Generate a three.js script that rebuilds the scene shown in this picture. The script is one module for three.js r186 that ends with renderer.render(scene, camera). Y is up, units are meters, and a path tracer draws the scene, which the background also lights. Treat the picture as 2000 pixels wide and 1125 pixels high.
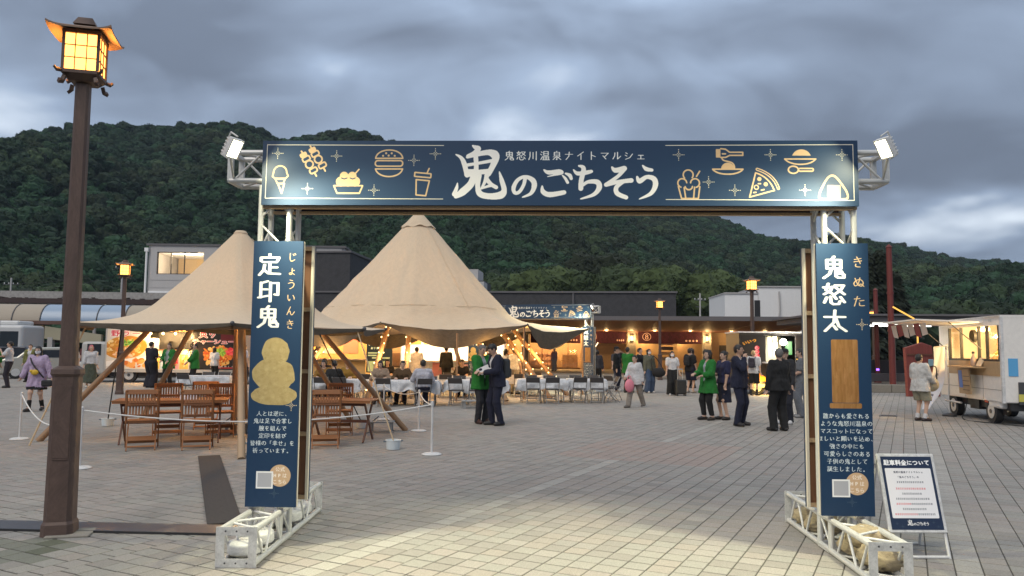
import * as THREE from 'three';
import { mergeGeometries } from 'three/addons/utils/BufferGeometryUtils.js';
import { RectAreaLightUniformsLib } from 'three/addons/lights/RectAreaLightUniformsLib.js';
import { RoundedBoxGeometry } from 'three/addons/geometries/RoundedBoxGeometry.js';
import { createNoise2D, createNoise3D } from 'simplex-noise';

// ---------------------------------------------------------------- camera, sky, light, exposure
const scene = new THREE.Scene();
const camera = new THREE.PerspectiveCamera(40.86, 16 / 9, 0.05, 4000);
camera.position.set(0, 1.6, 0);
camera.rotation.order = 'YXZ';
camera.rotation.set(0.07963, 0, 0.0087);
const renderer = new THREE.WebGLRenderer({ antialias: true });
renderer.toneMapping = THREE.LinearToneMapping;
renderer.toneMappingExposure = 1.68;
renderer.shadowMap.enabled = true;
RectAreaLightUniformsLib.init();

function rng(seed) { let s = seed | 0; return () => { s = (s + 0x6d2b79f5) | 0; let t = Math.imul(s ^ (s >>> 15), 1 | s); t = (t + Math.imul(t ^ (t >>> 7), 61 | t)) ^ t; return ((t ^ (t >>> 14)) >>> 0) / 4294967296; }; }
const n2 = createNoise2D(rng(11)), n3 = createNoise3D(rng(12));
const fbm2 = (x, y, o = 5) => { let a = 0.5, s = 0; for (let i = 0; i < o; i++) { s += a * n2(x, y); x *= 2.03; y *= 2.03; a *= 0.5; } return s; };
const sstep = (a, b, x) => { const t = Math.min(1, Math.max(0, (x - a) / (b - a))); return t * t * (3 - 2 * t); };
const lerp = (a, b, t) => a + (b - a) * t;

// dusk sky: a closed cloud deck, broken where the last light comes through
{
  const W = 2048, H = 1024, data = new Float32Array(W * H * 4);
  const gaps = [[-15.7, 19.7, 4.2, 1.3, 0.42], [-13.5, 18.9, 3.0, 0.9, 0.2], [-1.7, 16.6, 2.0, 1.4, 0.95], [0.6, 15.4, 3.4, 1.2, 0.8], [4.4, 15.6, 3.0, 1.3, 0.75], [3.9, 19.4, 4.0, 1.3, 0.55], [10.6, 24.4, 4.0, 1.2, 0.45], [16.5, 19.6, 4.6, 1.1, 0.45],
    [31, 8.0, 7.0, 1.8, 1.25], [24, 6.2, 4.0, 1.0, 0.5], [37, 9, 6, 2.0, 0.7], [-34.5, 14.4, 3.4, 1.5, 0.95], [-35, 19, 4, 2, 0.25], [-75, 14, 12, 4, 0.6], [70, 22, 14, 5, 0.5], [140, 18, 20, 5, 0.5], [-140, 25, 16, 6, 0.5]];
  const darks = [[-24, 21, 9, 4, 0.38], [-3, 22.5, 9, 1.6, 0.3], [26, 13.5, 8, 2.6, 0.55], [31, 10.6, 8, 1.3, 0.55], [12, 11.5, 9, 1.8, 0.4], [9.5, 18, 4, 1.0, 0.25], [27, 22, 7, 2.5, 0.25]];
  const dark = [0.112, 0.138, 0.186], mid = [0.24, 0.302, 0.405], bright = [0.53, 0.60, 0.69];
  for (let j = 0; j < H; j++) {
    const el = ((j + 0.5) / H - 0.5) * Math.PI, y = Math.sin(el), c = Math.cos(el), elD = el * 180 / Math.PI;
    for (let i = 0; i < W; i++) {
      const th = ((i + 0.5) / W - 0.5) * 2 * Math.PI, x = c * Math.cos(th), z = c * Math.sin(th);
      const k = 1 / (Math.max(y, 0) + 0.2), px = x * k, pz = z * k;
      const wx = fbm2(px * 0.5 + 7, pz * 0.5 + 3, 3), wz = fbm2(px * 0.5 - 5, pz * 0.5 + 9, 3);
      let v = 0.43 + 0.50 * fbm2(px * 0.7 + wx * 0.6, pz * 0.95 + wz * 0.6, 6) + 0.24 * fbm2(px * 2.2 + wx, pz * 2.8 + wz, 5);
      let az = Math.atan2(x, -z) * 180 / Math.PI;
      const jx = 2.6 * fbm2(px * 1.3 + 21, pz * 1.3, 4), jy = 1.6 * fbm2(px * 1.3, pz * 1.3 + 31, 4);
      let g = 0;
      for (const q of gaps) { const dx = (az - q[0] + jx) / q[2], dy = (elD - q[1] + jy) / q[3]; const e = dx * dx + dy * dy; if (e < 9) g += q[4] * Math.exp(-e); }
      for (const q of darks) { const dx = (az - q[0] + jx) / q[2], dy = (elD - q[1] + jy) / q[3]; const e = dx * dx + dy * dy; if (e < 9) v -= q[4] * Math.exp(-e); }
      v = 0.48 + (v - 0.5) * 0.95; v = Math.min(1.15, Math.max(0.0, v)) + g * (0.75 + 0.5 * fbm2(px * 3, pz * 3, 4));
      v = Math.min(1.75, Math.max(0.02, v));
      const deck = 0.62 * (1 + 2 * Math.max(0, y)) ;      // an overcast deck brightens towards the zenith
      const o = (j * W + i) * 4;
      for (let q = 0; q < 3; q++) {
        let s = v < 0.75 ? lerp(dark[q], mid[q], v / 0.75) : lerp(mid[q], bright[q], (v - 0.75) / 0.75);
        s *= deck * lerp(1, [1.16, 1.02, 0.84][q], sstep(0.42, 0.9, y));   // the deck overhead is greyer than the rim
        if (y < 0) s = lerp(s, 0.13, Math.min(1, -y * 12));
        data[o + q] = s;
      }
      data[o + 3] = 1;
    }
  }
  const t = new THREE.DataTexture(data, W, H, THREE.RGBAFormat, THREE.FloatType);
  t.mapping = THREE.EquirectangularReflectionMapping; t.magFilter = THREE.LinearFilter; t.minFilter = THREE.LinearFilter; t.needsUpdate = true;
  scene.background = t; scene.environment = t;
}
const sun = new THREE.DirectionalLight(new THREE.Color(1, 0.9, 0.77), 1.05);
sun.position.set(-30, 60, 25); sun.castShadow = true; sun.shadow.radius = 75;
sun.shadow.mapSize.set(2048, 2048);
Object.assign(sun.shadow.camera, { left: -60, right: 60, top: 60, bottom: -60, near: 1, far: 200 });
sun.target.position.set(0, 0, -25); scene.add(sun, sun.target);

// ---------------------------------------------------------------- helpers
const V = (x, y, z) => new THREE.Vector3(x, y, z);
const lin = (r, g, b) => new THREE.Color().setRGB(r, g, b);
const used = new Map();
function numbered(n) { const k = used.get(n) ?? 0; used.set(n, k + 1); return k ? n + '_' + String(k).padStart(3, '0') : n; }
function clean(g) {
  let o = g.index ? g.toNonIndexed() : g;
  for (const k of Object.keys(o.attributes)) if (!['position', 'normal', 'uv', 'color'].includes(k)) o.deleteAttribute(k);
  if (!o.attributes.uv) o.setAttribute('uv', new THREE.BufferAttribute(new Float32Array(o.attributes.position.count * 2), 2));
  if (!o.attributes.normal) o.computeVertexNormals();
  o.morphAttributes = {}; o.clearGroups();
  return o;
}
const merge = (list) => { list = list.flat(9).filter(Boolean); return list.length === 1 ? list[0] : mergeGeometries(list.map(clean)); };
const E3 = new THREE.Euler(), M4 = new THREE.Matrix4();
function place(g, x = 0, y = 0, z = 0, rx = 0, ry = 0, rz = 0) { E3.set(rx, ry, rz, 'YXZ'); g.applyMatrix4(M4.makeRotationFromEuler(E3)); g.translate(x, y, z); return g; }
// boxes carry uv in metres so that grain keeps its size
function box(w, h, d, x = 0, y = 0, z = 0, rx = 0, ry = 0, rz = 0) {
  const g = new THREE.BoxGeometry(w, h, d), p = g.attributes.position, n = g.attributes.normal, u = g.attributes.uv;
  for (let i = 0; i < p.count; i++) {
    const ax = Math.abs(n.getX(i)), ay = Math.abs(n.getY(i));
    u.setXY(i, ax > 0.5 ? p.getZ(i) : p.getX(i), ay > 0.5 ? p.getZ(i) : p.getY(i));
  }
  return place(g, x, y, z, rx, ry, rz);
}
function rbox(w, h, d, r, x = 0, y = 0, z = 0, rx = 0, ry = 0, rz = 0, seg = 2) { return place(new RoundedBoxGeometry(w, h, d, seg, Math.min(r, w * 0.49, h * 0.49, d * 0.49)), x, y, z, rx, ry, rz); }
const UP = V(0, 1, 0), Q = new THREE.Quaternion();
function rod(a, b, r0, r1 = r0, seg = 8, open = false) {
  const d = b.clone().sub(a), L = d.length(), g = new THREE.CylinderGeometry(r1, r0, L, seg, 1, open);
  Q.setFromUnitVectors(UP, d.normalize()); g.applyQuaternion(Q); g.translate((a.x + b.x) / 2, (a.y + b.y) / 2, (a.z + b.z) / 2); return g;
}
function beam(a, b, w, h) { // square bar between two points
  const d = b.clone().sub(a), L = d.length(), g = new THREE.BoxGeometry(w, L, h); Q.setFromUnitVectors(UP, d.normalize()); g.applyQuaternion(Q); g.translate((a.x + b.x) / 2, (a.y + b.y) / 2, (a.z + b.z) / 2); return g;
}
const cyl = (r0, r1, h, seg, x, y, z, rx = 0, ry = 0, rz = 0) => place(new THREE.CylinderGeometry(r1, r0, h, seg), x, y, z, rx, ry, rz);
const ball = (r, x, y, z, sx = 1, sy = 1, sz = 1, ws = 12, hs = 8) => { const g = new THREE.SphereGeometry(r, ws, hs); g.scale(sx, sy, sz); g.translate(x, y, z); return g; };
const lathe = (pts, seg, x = 0, y = 0, z = 0) => place(new THREE.LatheGeometry(pts.map((p) => new THREE.Vector2(p[0], p[1])), seg), x, y, z);
function tube(pts, r, seg = 6, n = 24, closed = false) { return new THREE.TubeGeometry(new THREE.CatmullRomCurve3(pts, closed), n, r, seg, closed); }
function quad(a, b, c, d) { // a b c d counter-clockwise, uv 0..1
  const g = new THREE.BufferGeometry();
  g.setAttribute('position', new THREE.BufferAttribute(new Float32Array([a, b, c, a, c, d].flatMap((p) => [p.x, p.y, p.z])), 3));
  g.setAttribute('uv', new THREE.BufferAttribute(new Float32Array([0, 0, 1, 0, 1, 1, 0, 0, 1, 1, 0, 1]), 2));
  g.computeVertexNormals(); return g;
}
function shadow(o) { o.castShadow = true; o.receiveShadow = true; return o; }
function part(parent, name, geo, mat, label) {
  const m = shadow(new THREE.Mesh(Array.isArray(geo) ? merge(geo) : geo, mat)); m.name = name; if (label) m.userData.label = label; parent.add(m); return m;
}
function tag(o, label, category, group) { o.userData.label = label; if (category) o.userData.category = category; if (group) o.userData.group = group; return o; }
function thing(name, label, category, pos = [0, 0, 0], turn = 0, group) {
  const o = new THREE.Group(); o.name = numbered(name); o.position.set(...pos); o.rotation.y = turn; tag(o, label, category, group); scene.add(o); return o;
}
function single(name, geo, mat, label, category, group, pos = [0, 0, 0], turn = 0) {
  const m = shadow(new THREE.Mesh(Array.isArray(geo) ? merge(geo) : geo, mat)); m.name = numbered(name); m.position.set(...pos); m.rotation.y = turn; tag(m, label, category, group); scene.add(m); return m;
}
function struct(name, geo, mat, label) { const m = shadow(new THREE.Mesh(Array.isArray(geo) ? merge(geo) : geo, mat)); m.name = numbered(name); m.userData.kind = 'structure'; if (label) m.userData.label = label; scene.add(m); return m; }
function copy(o, label, pos, turn) { const c = o.clone(); c.name = numbered(o.name.replace(/_\d{3}$/, '')); c.userData = { ...o.userData }; if (label) c.userData.label = label; if (pos) c.position.set(...pos); if (turn !== undefined) c.rotation.set(0, turn, 0); scene.add(c); return c; }

// ---------------------------------------------------------------- textures and materials
function noiseTex(size, f, opts = {}) { // grey noise map around 1, repeats without seams
  const d = new Uint8Array(size * size * 4);
  for (let j = 0; j < size; j++) for (let i = 0; i < size; i++) {
    const v = Math.max(0, Math.min(255, 255 * f(i / size, j / size))), o = (j * size + i) * 4; d[o] = d[o + 1] = d[o + 2] = v; d[o + 3] = 255;
  }
  const t = new THREE.DataTexture(d, size, size); t.wrapS = t.wrapT = THREE.RepeatWrapping; t.magFilter = THREE.LinearFilter; t.minFilter = THREE.LinearMipmapLinearFilter; t.generateMipmaps = true;
  if (opts.srgb) t.colorSpace = THREE.SRGBColorSpace; if (opts.repeat) t.repeat.set(opts.repeat, opts.repeat2 ?? opts.repeat); t.needsUpdate = true; return t;
}
const tor = (u, v, f, s) => { const a = u * 2 * Math.PI, b = v * 2 * Math.PI; return n3(Math.cos(a) * f + s, Math.sin(a) * f + Math.cos(b) * f * 0.7, Math.sin(b) * f); };
const grainTex = noiseTex(256, (u, v) => 0.80 + 0.10 * tor(u, v, 1.2, 1) + 0.09 * tor(u, v, 4, 5) + 0.09 * tor(u, v, 14, 9));
const speckTex = noiseTex(256, (u, v) => 0.72 + 0.10 * tor(u, v, 3, 2) + 0.14 * tor(u, v, 24, 7) + 0.12 * tor(u, v, 40, 3));
const woodTex = noiseTex(256, (u, v) => { const a = u * 6.2832; return 0.78 + 0.16 * n3(Math.cos(a) * 5, Math.sin(a) * 5, v * 0.9) + 0.09 * n3(Math.cos(a) * 16, Math.sin(a) * 16, v * 2); });
const weaveTex = noiseTex(256, (u, v) => 0.5 + 0.22 * Math.sin(u * 6.2832 * 64) * Math.cos(v * 6.2832 * 64) + 0.2 * tor(u, v, 2, 4));
const M = (color, rough = 0.7, metal = 0, extra = {}) => { const { map, bump, bs, rep, ...e } = extra; const m = new THREE.MeshStandardMaterial({ color, roughness: rough, metalness: metal, ...e }); if (map) { m.map = rep ? map.clone() : map; if (rep) m.map.repeat.set(...rep); } if (bump) { m.bumpMap = rep ? bump.clone() : bump; if (rep) m.bumpMap.repeat.set(...rep); m.bumpScale = bs ?? 0.002; } return m; };
const glow = (color, k = 1) => new THREE.MeshStandardMaterial({ color: 0x000000, emissive: color, emissiveIntensity: k, roughness: 1 });
function canvasTex(w, h, draw) { const c = document.createElement('canvas'); c.width = w; c.height = h; const x = c.getContext('2d'); draw(x, w, h); const t = new THREE.CanvasTexture(c); t.colorSpace = THREE.SRGBColorSpace; t.anisotropy = 4; t.magFilter = THREE.LinearFilter; return t; }
function point(parent, color, I, x, y, z, radius = 4) { const l = new THREE.PointLight(color, I); l.position.set(x, y, z); l.castShadow = true; l.shadow.radius = radius; l.name = 'light'; parent.add(l); return l; }

const alu = M(lin(0.70, 0.70, 0.68), 0.45, 0.25, { map: grainTex }), whitePaint = M(lin(0.74, 0.74, 0.73), 0.5, 0, { map: grainTex });
const brownPost = M(lin(0.125, 0.08, 0.064), 0.55, 0.15, { map: grainTex, bump: grainTex, bs: 0.0006 });
const wood = M(lin(0.36, 0.15, 0.055), 0.5, 0, { map: woodTex, rep: [6, 1] }), darkWood = M(lin(0.16, 0.055, 0.028), 0.5, 0, { map: woodTex, rep: [6, 1] });
const paleWood = M(lin(0.52, 0.36, 0.2), 0.6, 0, { map: woodTex, rep: [4, 1] }), bareWood = M(lin(0.40, 0.25, 0.14), 0.75, 0, { map: woodTex, rep: [5, 1] });
const steelDark = M(lin(0.10, 0.10, 0.105), 0.45, 0.6), rubber = M(lin(0.02, 0.02, 0.022), 0.8), black = M(lin(0.018, 0.018, 0.02), 0.6);
// ---------------------------------------------------------------- stroke lettering: each glyph is a list of strokes on a 100 x 100 grid
const KANA = 'のこごちそうじょいんきぬたとはに、。でしをびせっててますからもされるよなほめあつり';
const GEN = [[14, 8, 36, 8], [10, 20, 40, 20], [14, 34, 36, 34], [14, 48, 36, 48], [14, 62, 14, 92], [14, 62, 36, 62, 36, 92], [14, 88, 36, 88]];
const ITO = [[26, 6, 12, 30, 30, 40], [38, 18, 10, 54], [10, 54, 40, 50], [26, 54, 26, 94], [12, 66, 8, 82], [36, 64, 42, 78]];
const SHIN = [[14, 10, 24, 22], [8, 42, 22, 42, 22, 72], [4, 84, 22, 74, 50, 90, 96, 90]];
const GLYPH = {
  の: [[50, 22, 46, 48, 36, 70, 22, 74, 14, 58, 24, 34, 50, 20, 76, 28, 88, 50, 78, 74, 56, 86]], こ: [[26, 24, 50, 26, 72, 22], [22, 62, 24, 78, 46, 84, 80, 78]],
  ご: [[26, 24, 46, 26, 64, 22], [22, 62, 24, 78, 46, 84, 80, 78], [74, 12, 82, 26], [86, 8, 94, 22]], ち: [[20, 28, 80, 24], [48, 10, 38, 56, 60, 46, 80, 56, 80, 76, 58, 88, 36, 90]],
  そ: [[30, 16, 70, 14, 24, 48], [24, 48, 86, 42], [66, 44, 46, 60, 46, 78, 72, 90]], う: [[36, 12, 62, 18], [22, 44, 56, 36, 76, 50, 66, 78, 38, 94]],
  じ: [[34, 12, 32, 66, 46, 86, 76, 72], [60, 20, 68, 32], [76, 14, 84, 26]], ょ: [[54, 28, 54, 74, 40, 86, 28, 78, 44, 70, 78, 86], [54, 50, 76, 46]],
  い: [[22, 28, 24, 64, 36, 80, 42, 66], [70, 30, 80, 48, 82, 66]], ん: [[50, 12, 34, 48, 18, 86], [24, 72, 44, 52, 54, 80, 68, 86, 88, 58]],
  き: [[24, 30, 74, 22], [22, 48, 78, 40], [42, 10, 56, 36, 68, 62], [34, 66, 34, 84, 66, 88]], ぬ: [[26, 24, 40, 62, 52, 80], [62, 20, 48, 66, 26, 82, 16, 62, 40, 38, 70, 36, 86, 60, 72, 84, 56, 78, 68, 68, 90, 86]],
  た: [[16, 32, 58, 28], [40, 12, 16, 86], [58, 46, 88, 42], [54, 62, 58, 82, 90, 82]], と: [[34, 12, 44, 44], [78, 30, 30, 58, 30, 82, 80, 86]],
  は: [[22, 14, 18, 84], [42, 34, 88, 30], [66, 12, 66, 76, 50, 86, 42, 76, 56, 68, 88, 84]], に: [[22, 16, 18, 84], [46, 30, 84, 28], [44, 66, 48, 78, 86, 78]],
  '、': [[20, 72, 36, 88]], '。': [[28, 74, 36, 82, 28, 90, 20, 82, 28, 74]], '「': [[90, 8, 66, 8, 66, 60]], '」': [[34, 40, 34, 92, 10, 92]],
  で: [[16, 22, 86, 16], [86, 16, 50, 40, 44, 66, 74, 88], [70, 40, 76, 52], [84, 34, 90, 46]], し: [[34, 12, 32, 72, 50, 88, 82, 66]],
  を: [[24, 22, 74, 18], [46, 10, 24, 54, 50, 42, 56, 66], [80, 38, 44, 62, 40, 84, 80, 88]], び: [[18, 26, 44, 24, 26, 52, 34, 82, 58, 76, 62, 22], [62, 22, 74, 48, 86, 60], [80, 14, 86, 24], [90, 10, 96, 20]],
  せ: [[12, 42, 90, 34], [66, 12, 66, 60], [32, 16, 32, 76, 44, 86, 80, 84]], っ: [[24, 52, 60, 42, 80, 58, 66, 78, 40, 88]], て: [[14, 22, 86, 16], [86, 16, 48, 42, 44, 68, 74, 88]],
  ま: [[22, 26, 80, 22], [26, 46, 76, 42], [50, 10, 50, 76, 36, 86, 26, 76, 42, 68, 80, 86]], す: [[12, 26, 90, 22], [56, 10, 56, 56, 42, 64, 38, 48, 54, 44, 58, 66, 38, 92]],
  か: [[14, 34, 56, 28, 62, 46, 48, 84, 38, 76], [40, 12, 18, 86], [72, 26, 88, 54]], ら: [[38, 12, 60, 20], [28, 32, 24, 66, 56, 46, 80, 62, 64, 86, 36, 90]],
  も: [[44, 12, 36, 62, 42, 84, 68, 84, 78, 62], [22, 34, 66, 36], [18, 54, 64, 58]], さ: [[18, 32, 80, 24], [48, 10, 70, 56], [30, 62, 34, 84, 66, 88]],
  れ: [[30, 12, 30, 88], [12, 34, 42, 28], [42, 28, 14, 72], [14, 72, 50, 34, 66, 36, 64, 74, 74, 84, 92, 70]], る: [[28, 18, 72, 16], [72, 16, 22, 60], [22, 60, 56, 42, 80, 60, 66, 86, 42, 88, 38, 76, 54, 76, 64, 88]],
  よ: [[52, 12, 52, 76, 36, 88, 24, 78, 40, 68, 80, 86], [52, 36, 78, 32]], な: [[14, 30, 54, 24], [36, 10, 16, 64], [66, 26, 84, 40], [64, 44, 64, 76, 50, 88, 40, 78, 54, 68, 88, 86]],
  ほ: [[20, 14, 16, 84], [42, 24, 86, 22], [42, 44, 86, 42], [66, 24, 66, 76, 52, 86, 42, 76, 56, 68, 88, 84]], め: [[26, 24, 40, 62, 50, 78], [62, 18, 50, 64, 26, 82, 16, 60, 40, 36, 70, 36, 86, 58, 72, 82, 50, 90]],
  あ: [[20, 26, 78, 22], [44, 10, 42, 60, 48, 80], [66, 34, 46, 74, 22, 82, 18, 64, 46, 46, 76, 50, 82, 70, 60, 90]], つ: [[12, 38, 58, 26, 86, 48, 66, 76, 34, 84]], り: [[30, 14, 28, 50, 38, 46], [68, 10, 70, 54, 46, 90]],
  ナ: [[14, 36, 88, 36], [54, 12, 50, 56, 22, 90]], イ: [[76, 12, 18, 54], [52, 38, 52, 90]], ト: [[36, 10, 36, 90], [36, 42, 76, 60]], マ: [[14, 24, 86, 24, 46, 64], [32, 50, 62, 84]],
  ル: [[32, 20, 30, 52, 12, 84], [58, 14, 58, 84, 90, 54]], シ: [[20, 20, 36, 30], [14, 44, 32, 54], [18, 86, 60, 70, 88, 32]], ェ: [[26, 46, 76, 46], [51, 46, 51, 82], [18, 82, 84, 82]],
  ス: [[20, 22, 76, 22, 50, 58, 14, 86], [54, 56, 86, 84]], コ: [[18, 24, 80, 24, 80, 80], [14, 80, 86, 80]], ッ: [[22, 46, 30, 62], [44, 42, 50, 58], [78, 42, 70, 68, 44, 88]],
  チ: [[70, 14, 24, 24], [12, 46, 88, 46], [52, 20, 52, 56, 30, 90]], ャ: [[20, 56, 80, 46, 66, 64], [42, 40, 54, 90]], ー: [[10, 50, 90, 50]], ュ: [[28, 50, 68, 50, 66, 84], [16, 84, 84, 84]],
  ラ: [[24, 16, 76, 16], [16, 38, 82, 38, 74, 66, 36, 92]], メ: [[76, 12, 60, 54, 16, 90], [30, 36, 76, 74]], ン: [[16, 24, 34, 36], [20, 86, 62, 68, 88, 32]], プ: [[14, 26, 74, 26, 64, 60, 28, 90], [84, 8, 92, 16, 84, 24, 76, 16, 84, 8]], リ: [[28, 14, 28, 60], [72, 10, 72, 56, 44, 92]],
  鬼: [[52, 3, 42, 16], [22, 17, 22, 54], [22, 17, 80, 17, 80, 54], [22, 35, 80, 35], [22, 53, 80, 53], [51, 17, 51, 53], [40, 53, 34, 76, 8, 95], [59, 53, 59, 86, 68, 93, 92, 93, 93, 80], [78, 58, 69, 77], [69, 77, 86, 75], [82, 66, 90, 82]],
  怒: [[26, 5, 16, 32, 42, 48], [42, 18, 34, 36, 8, 50], [6, 21, 50, 19], [54, 12, 90, 12, 76, 34, 52, 50], [58, 22, 92, 50], [18, 64, 8, 86], [34, 60, 36, 86, 46, 93, 68, 92, 73, 80], [48, 56, 58, 70], [76, 62, 92, 84]],
  川: [[20, 12, 20, 58, 8, 92], [50, 16, 50, 82], [82, 8, 82, 95]],
  温: [[12, 10, 24, 20], [6, 34, 20, 44], [8, 90, 26, 58], [38, 8, 38, 46], [38, 8, 82, 8, 82, 46], [38, 27, 82, 27], [38, 46, 82, 46], [34, 60, 34, 90], [34, 60, 86, 60, 86, 90], [52, 60, 52, 90], [68, 60, 68, 90], [26, 92, 96, 92]],
  泉: [[50, 4, 42, 16], [24, 16, 24, 50], [24, 16, 76, 16, 76, 50], [24, 33, 76, 33], [24, 50, 76, 50], [50, 50, 50, 92, 42, 86], [14, 62, 40, 62, 12, 90], [82, 56, 60, 68], [56, 62, 90, 90]],
  定: [[50, 3, 50, 16], [12, 34, 12, 19], [12, 18, 90, 18, 84, 33], [20, 38, 80, 38], [51, 38, 51, 88], [51, 61, 82, 61], [28, 50, 25, 72, 6, 95], [25, 72, 46, 88, 95, 90]],
  印: [[44, 8, 15, 17], [15, 14, 15, 80], [15, 44, 44, 44], [6, 80, 46, 72], [57, 16, 90, 16], [57, 14, 57, 97], [90, 16, 90, 68, 77, 66]],
  太: [[8, 33, 92, 33], [51, 5, 46, 56, 8, 93], [53, 36, 66, 72, 96, 93], [44, 70, 56, 86]], 人: [[50, 8, 46, 50, 8, 92], [50, 40, 66, 72, 94, 92]],
  逆: [...SHIN, [46, 6, 52, 18], [80, 4, 72, 18], [34, 22, 94, 22], [44, 34, 44, 54, 84, 54, 84, 34], [64, 22, 62, 60, 44, 78]],
  足: [[28, 8, 28, 36], [28, 8, 74, 8, 74, 36], [28, 36, 74, 36], [52, 36, 52, 84], [52, 58, 82, 58], [32, 54, 28, 74, 10, 94], [30, 72, 50, 86, 94, 88]],
  合: [[50, 6, 8, 48], [50, 6, 92, 48], [32, 42, 68, 42], [26, 58, 26, 94], [26, 58, 74, 58, 74, 94], [26, 90, 74, 90]],
  掌: [[50, 4, 50, 16], [28, 6, 34, 16], [72, 4, 64, 16], [12, 30, 12, 18, 90, 18, 86, 30], [34, 28, 66, 28, 66, 42, 34, 42, 34, 28], [72, 48, 30, 54], [20, 64, 80, 64], [12, 78, 90, 78], [52, 52, 52, 96, 42, 92]],
  腕: [[14, 10, 14, 70, 6, 92], [14, 10, 36, 10, 36, 92, 30, 90], [14, 34, 36, 34], [14, 56, 36, 56], [68, 4, 68, 14], [44, 28, 44, 16, 94, 16, 92, 28], [56, 30, 44, 60], [54, 38, 68, 38, 56, 90, 42, 94], [52, 54, 60, 64], [74, 36, 90, 36, 88, 60, 80, 58], [74, 36, 74, 84, 80, 90, 94, 90, 94, 76]],
  組: [...ITO, [54, 12, 54, 90], [54, 12, 82, 12, 82, 90], [54, 38, 82, 38], [54, 62, 82, 62], [44, 90, 96, 90]], 結: [...ITO, [50, 26, 94, 26], [72, 8, 72, 46], [54, 46, 92, 46], [54, 60, 54, 92], [54, 60, 88, 60, 88, 92], [54, 88, 88, 88]],
  皆: [[22, 8, 22, 46], [22, 26, 42, 20], [18, 48, 44, 40], [60, 6, 60, 42, 90, 42, 90, 30], [60, 24, 84, 16], [50, 50, 42, 60], [26, 60, 26, 94], [26, 60, 76, 60, 76, 94], [26, 76, 76, 76], [26, 92, 76, 92]],
  様: [[6, 30, 42, 30], [24, 6, 24, 94], [24, 32, 6, 66], [24, 36, 40, 56], [54, 6, 60, 18], [82, 4, 76, 18], [48, 22, 94, 22], [52, 38, 90, 38], [46, 54, 96, 54], [70, 22, 70, 92, 62, 90], [50, 62, 64, 70], [64, 72, 46, 86], [88, 58, 76, 68], [72, 62, 94, 86]],
  幸: [[22, 18, 78, 18], [50, 4, 50, 32], [10, 32, 90, 32], [34, 40, 40, 50], [66, 38, 60, 50], [18, 54, 82, 54], [8, 72, 92, 72], [50, 54, 50, 96]],
  祈: [[20, 6, 30, 16], [8, 26, 38, 26, 8, 62], [24, 46, 24, 94], [30, 48, 42, 58], [86, 8, 54, 16], [56, 16, 54, 60, 44, 94], [56, 44, 96, 44], [78, 44, 78, 96]],
  公: [[36, 12, 28, 34, 8, 52], [62, 10, 72, 34, 94, 52], [46, 46, 24, 84], [22, 84, 78, 80], [66, 64, 84, 92]], 式: [[8, 28, 92, 28], [16, 52, 54, 52], [36, 52, 36, 82], [10, 88, 58, 80], [62, 6, 66, 50, 80, 86, 94, 90, 94, 72], [76, 8, 88, 18]],
  誰: [...GEN, [58, 6, 46, 36], [54, 28, 54, 96], [74, 8, 70, 26], [54, 28, 94, 28], [54, 48, 90, 48], [54, 68, 90, 68], [54, 90, 96, 90], [74, 28, 74, 90]],
  愛: [[80, 4, 24, 12], [26, 16, 32, 26], [48, 14, 52, 24], [74, 12, 66, 24], [12, 42, 12, 30, 90, 30, 86, 42], [30, 44, 24, 58], [40, 42, 44, 58, 64, 58], [50, 38, 56, 46], [70, 42, 80, 54], [40, 60, 12, 82], [38, 68, 74, 68, 52, 86, 14, 96], [40, 74, 90, 96]],
  願: [[8, 10, 54, 10], [12, 10, 12, 60, 4, 92], [34, 10, 28, 22], [20, 24, 48, 24, 48, 50, 20, 50, 20, 24], [20, 37, 48, 37], [34, 50, 34, 88], [24, 58, 16, 76], [44, 58, 52, 74], [58, 8, 96, 8], [76, 8, 72, 22], [62, 22, 92, 22, 92, 72, 62, 72, 62, 22], [62, 38, 92, 38], [62, 55, 92, 55], [70, 74, 56, 94], [82, 74, 96, 94]],
  込: [...SHIN, [60, 12, 66, 14, 64, 40, 36, 74], [64, 34, 90, 74]], 強: [[10, 12, 36, 12, 36, 32], [12, 32, 36, 32], [12, 32, 10, 52, 38, 52, 34, 90, 26, 88], [64, 8, 50, 30], [50, 30, 88, 28], [78, 18, 92, 36], [52, 42, 52, 64, 88, 64, 88, 42, 52, 42], [70, 30, 70, 86], [46, 90, 88, 84], [82, 76, 94, 94]],
  中: [[18, 26, 18, 64], [18, 26, 82, 26, 82, 64], [18, 62, 82, 62], [50, 6, 50, 96]], 可: [[8, 16, 92, 16], [20, 36, 20, 66, 54, 66, 54, 36, 20, 36], [76, 16, 76, 92, 62, 88]], 子: [[20, 12, 78, 12, 52, 36], [52, 36, 52, 92, 38, 88], [8, 48, 92, 48]],
  供: [[28, 6, 8, 46], [22, 28, 22, 96], [36, 30, 94, 30], [52, 8, 52, 58], [78, 8, 78, 58], [32, 58, 96, 58], [52, 66, 36, 92], [74, 66, 92, 90]],
  誕: [...GEN, [48, 12, 62, 12, 50, 40, 62, 40, 44, 84], [46, 56, 58, 78, 96, 90], [90, 8, 70, 14], [80, 12, 80, 70], [80, 40, 94, 40], [66, 34, 66, 72], [62, 72, 96, 72]],
  生: [[26, 10, 10, 46], [22, 30, 86, 30], [50, 6, 50, 90], [20, 58, 82, 58], [8, 90, 94, 90]],
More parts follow.
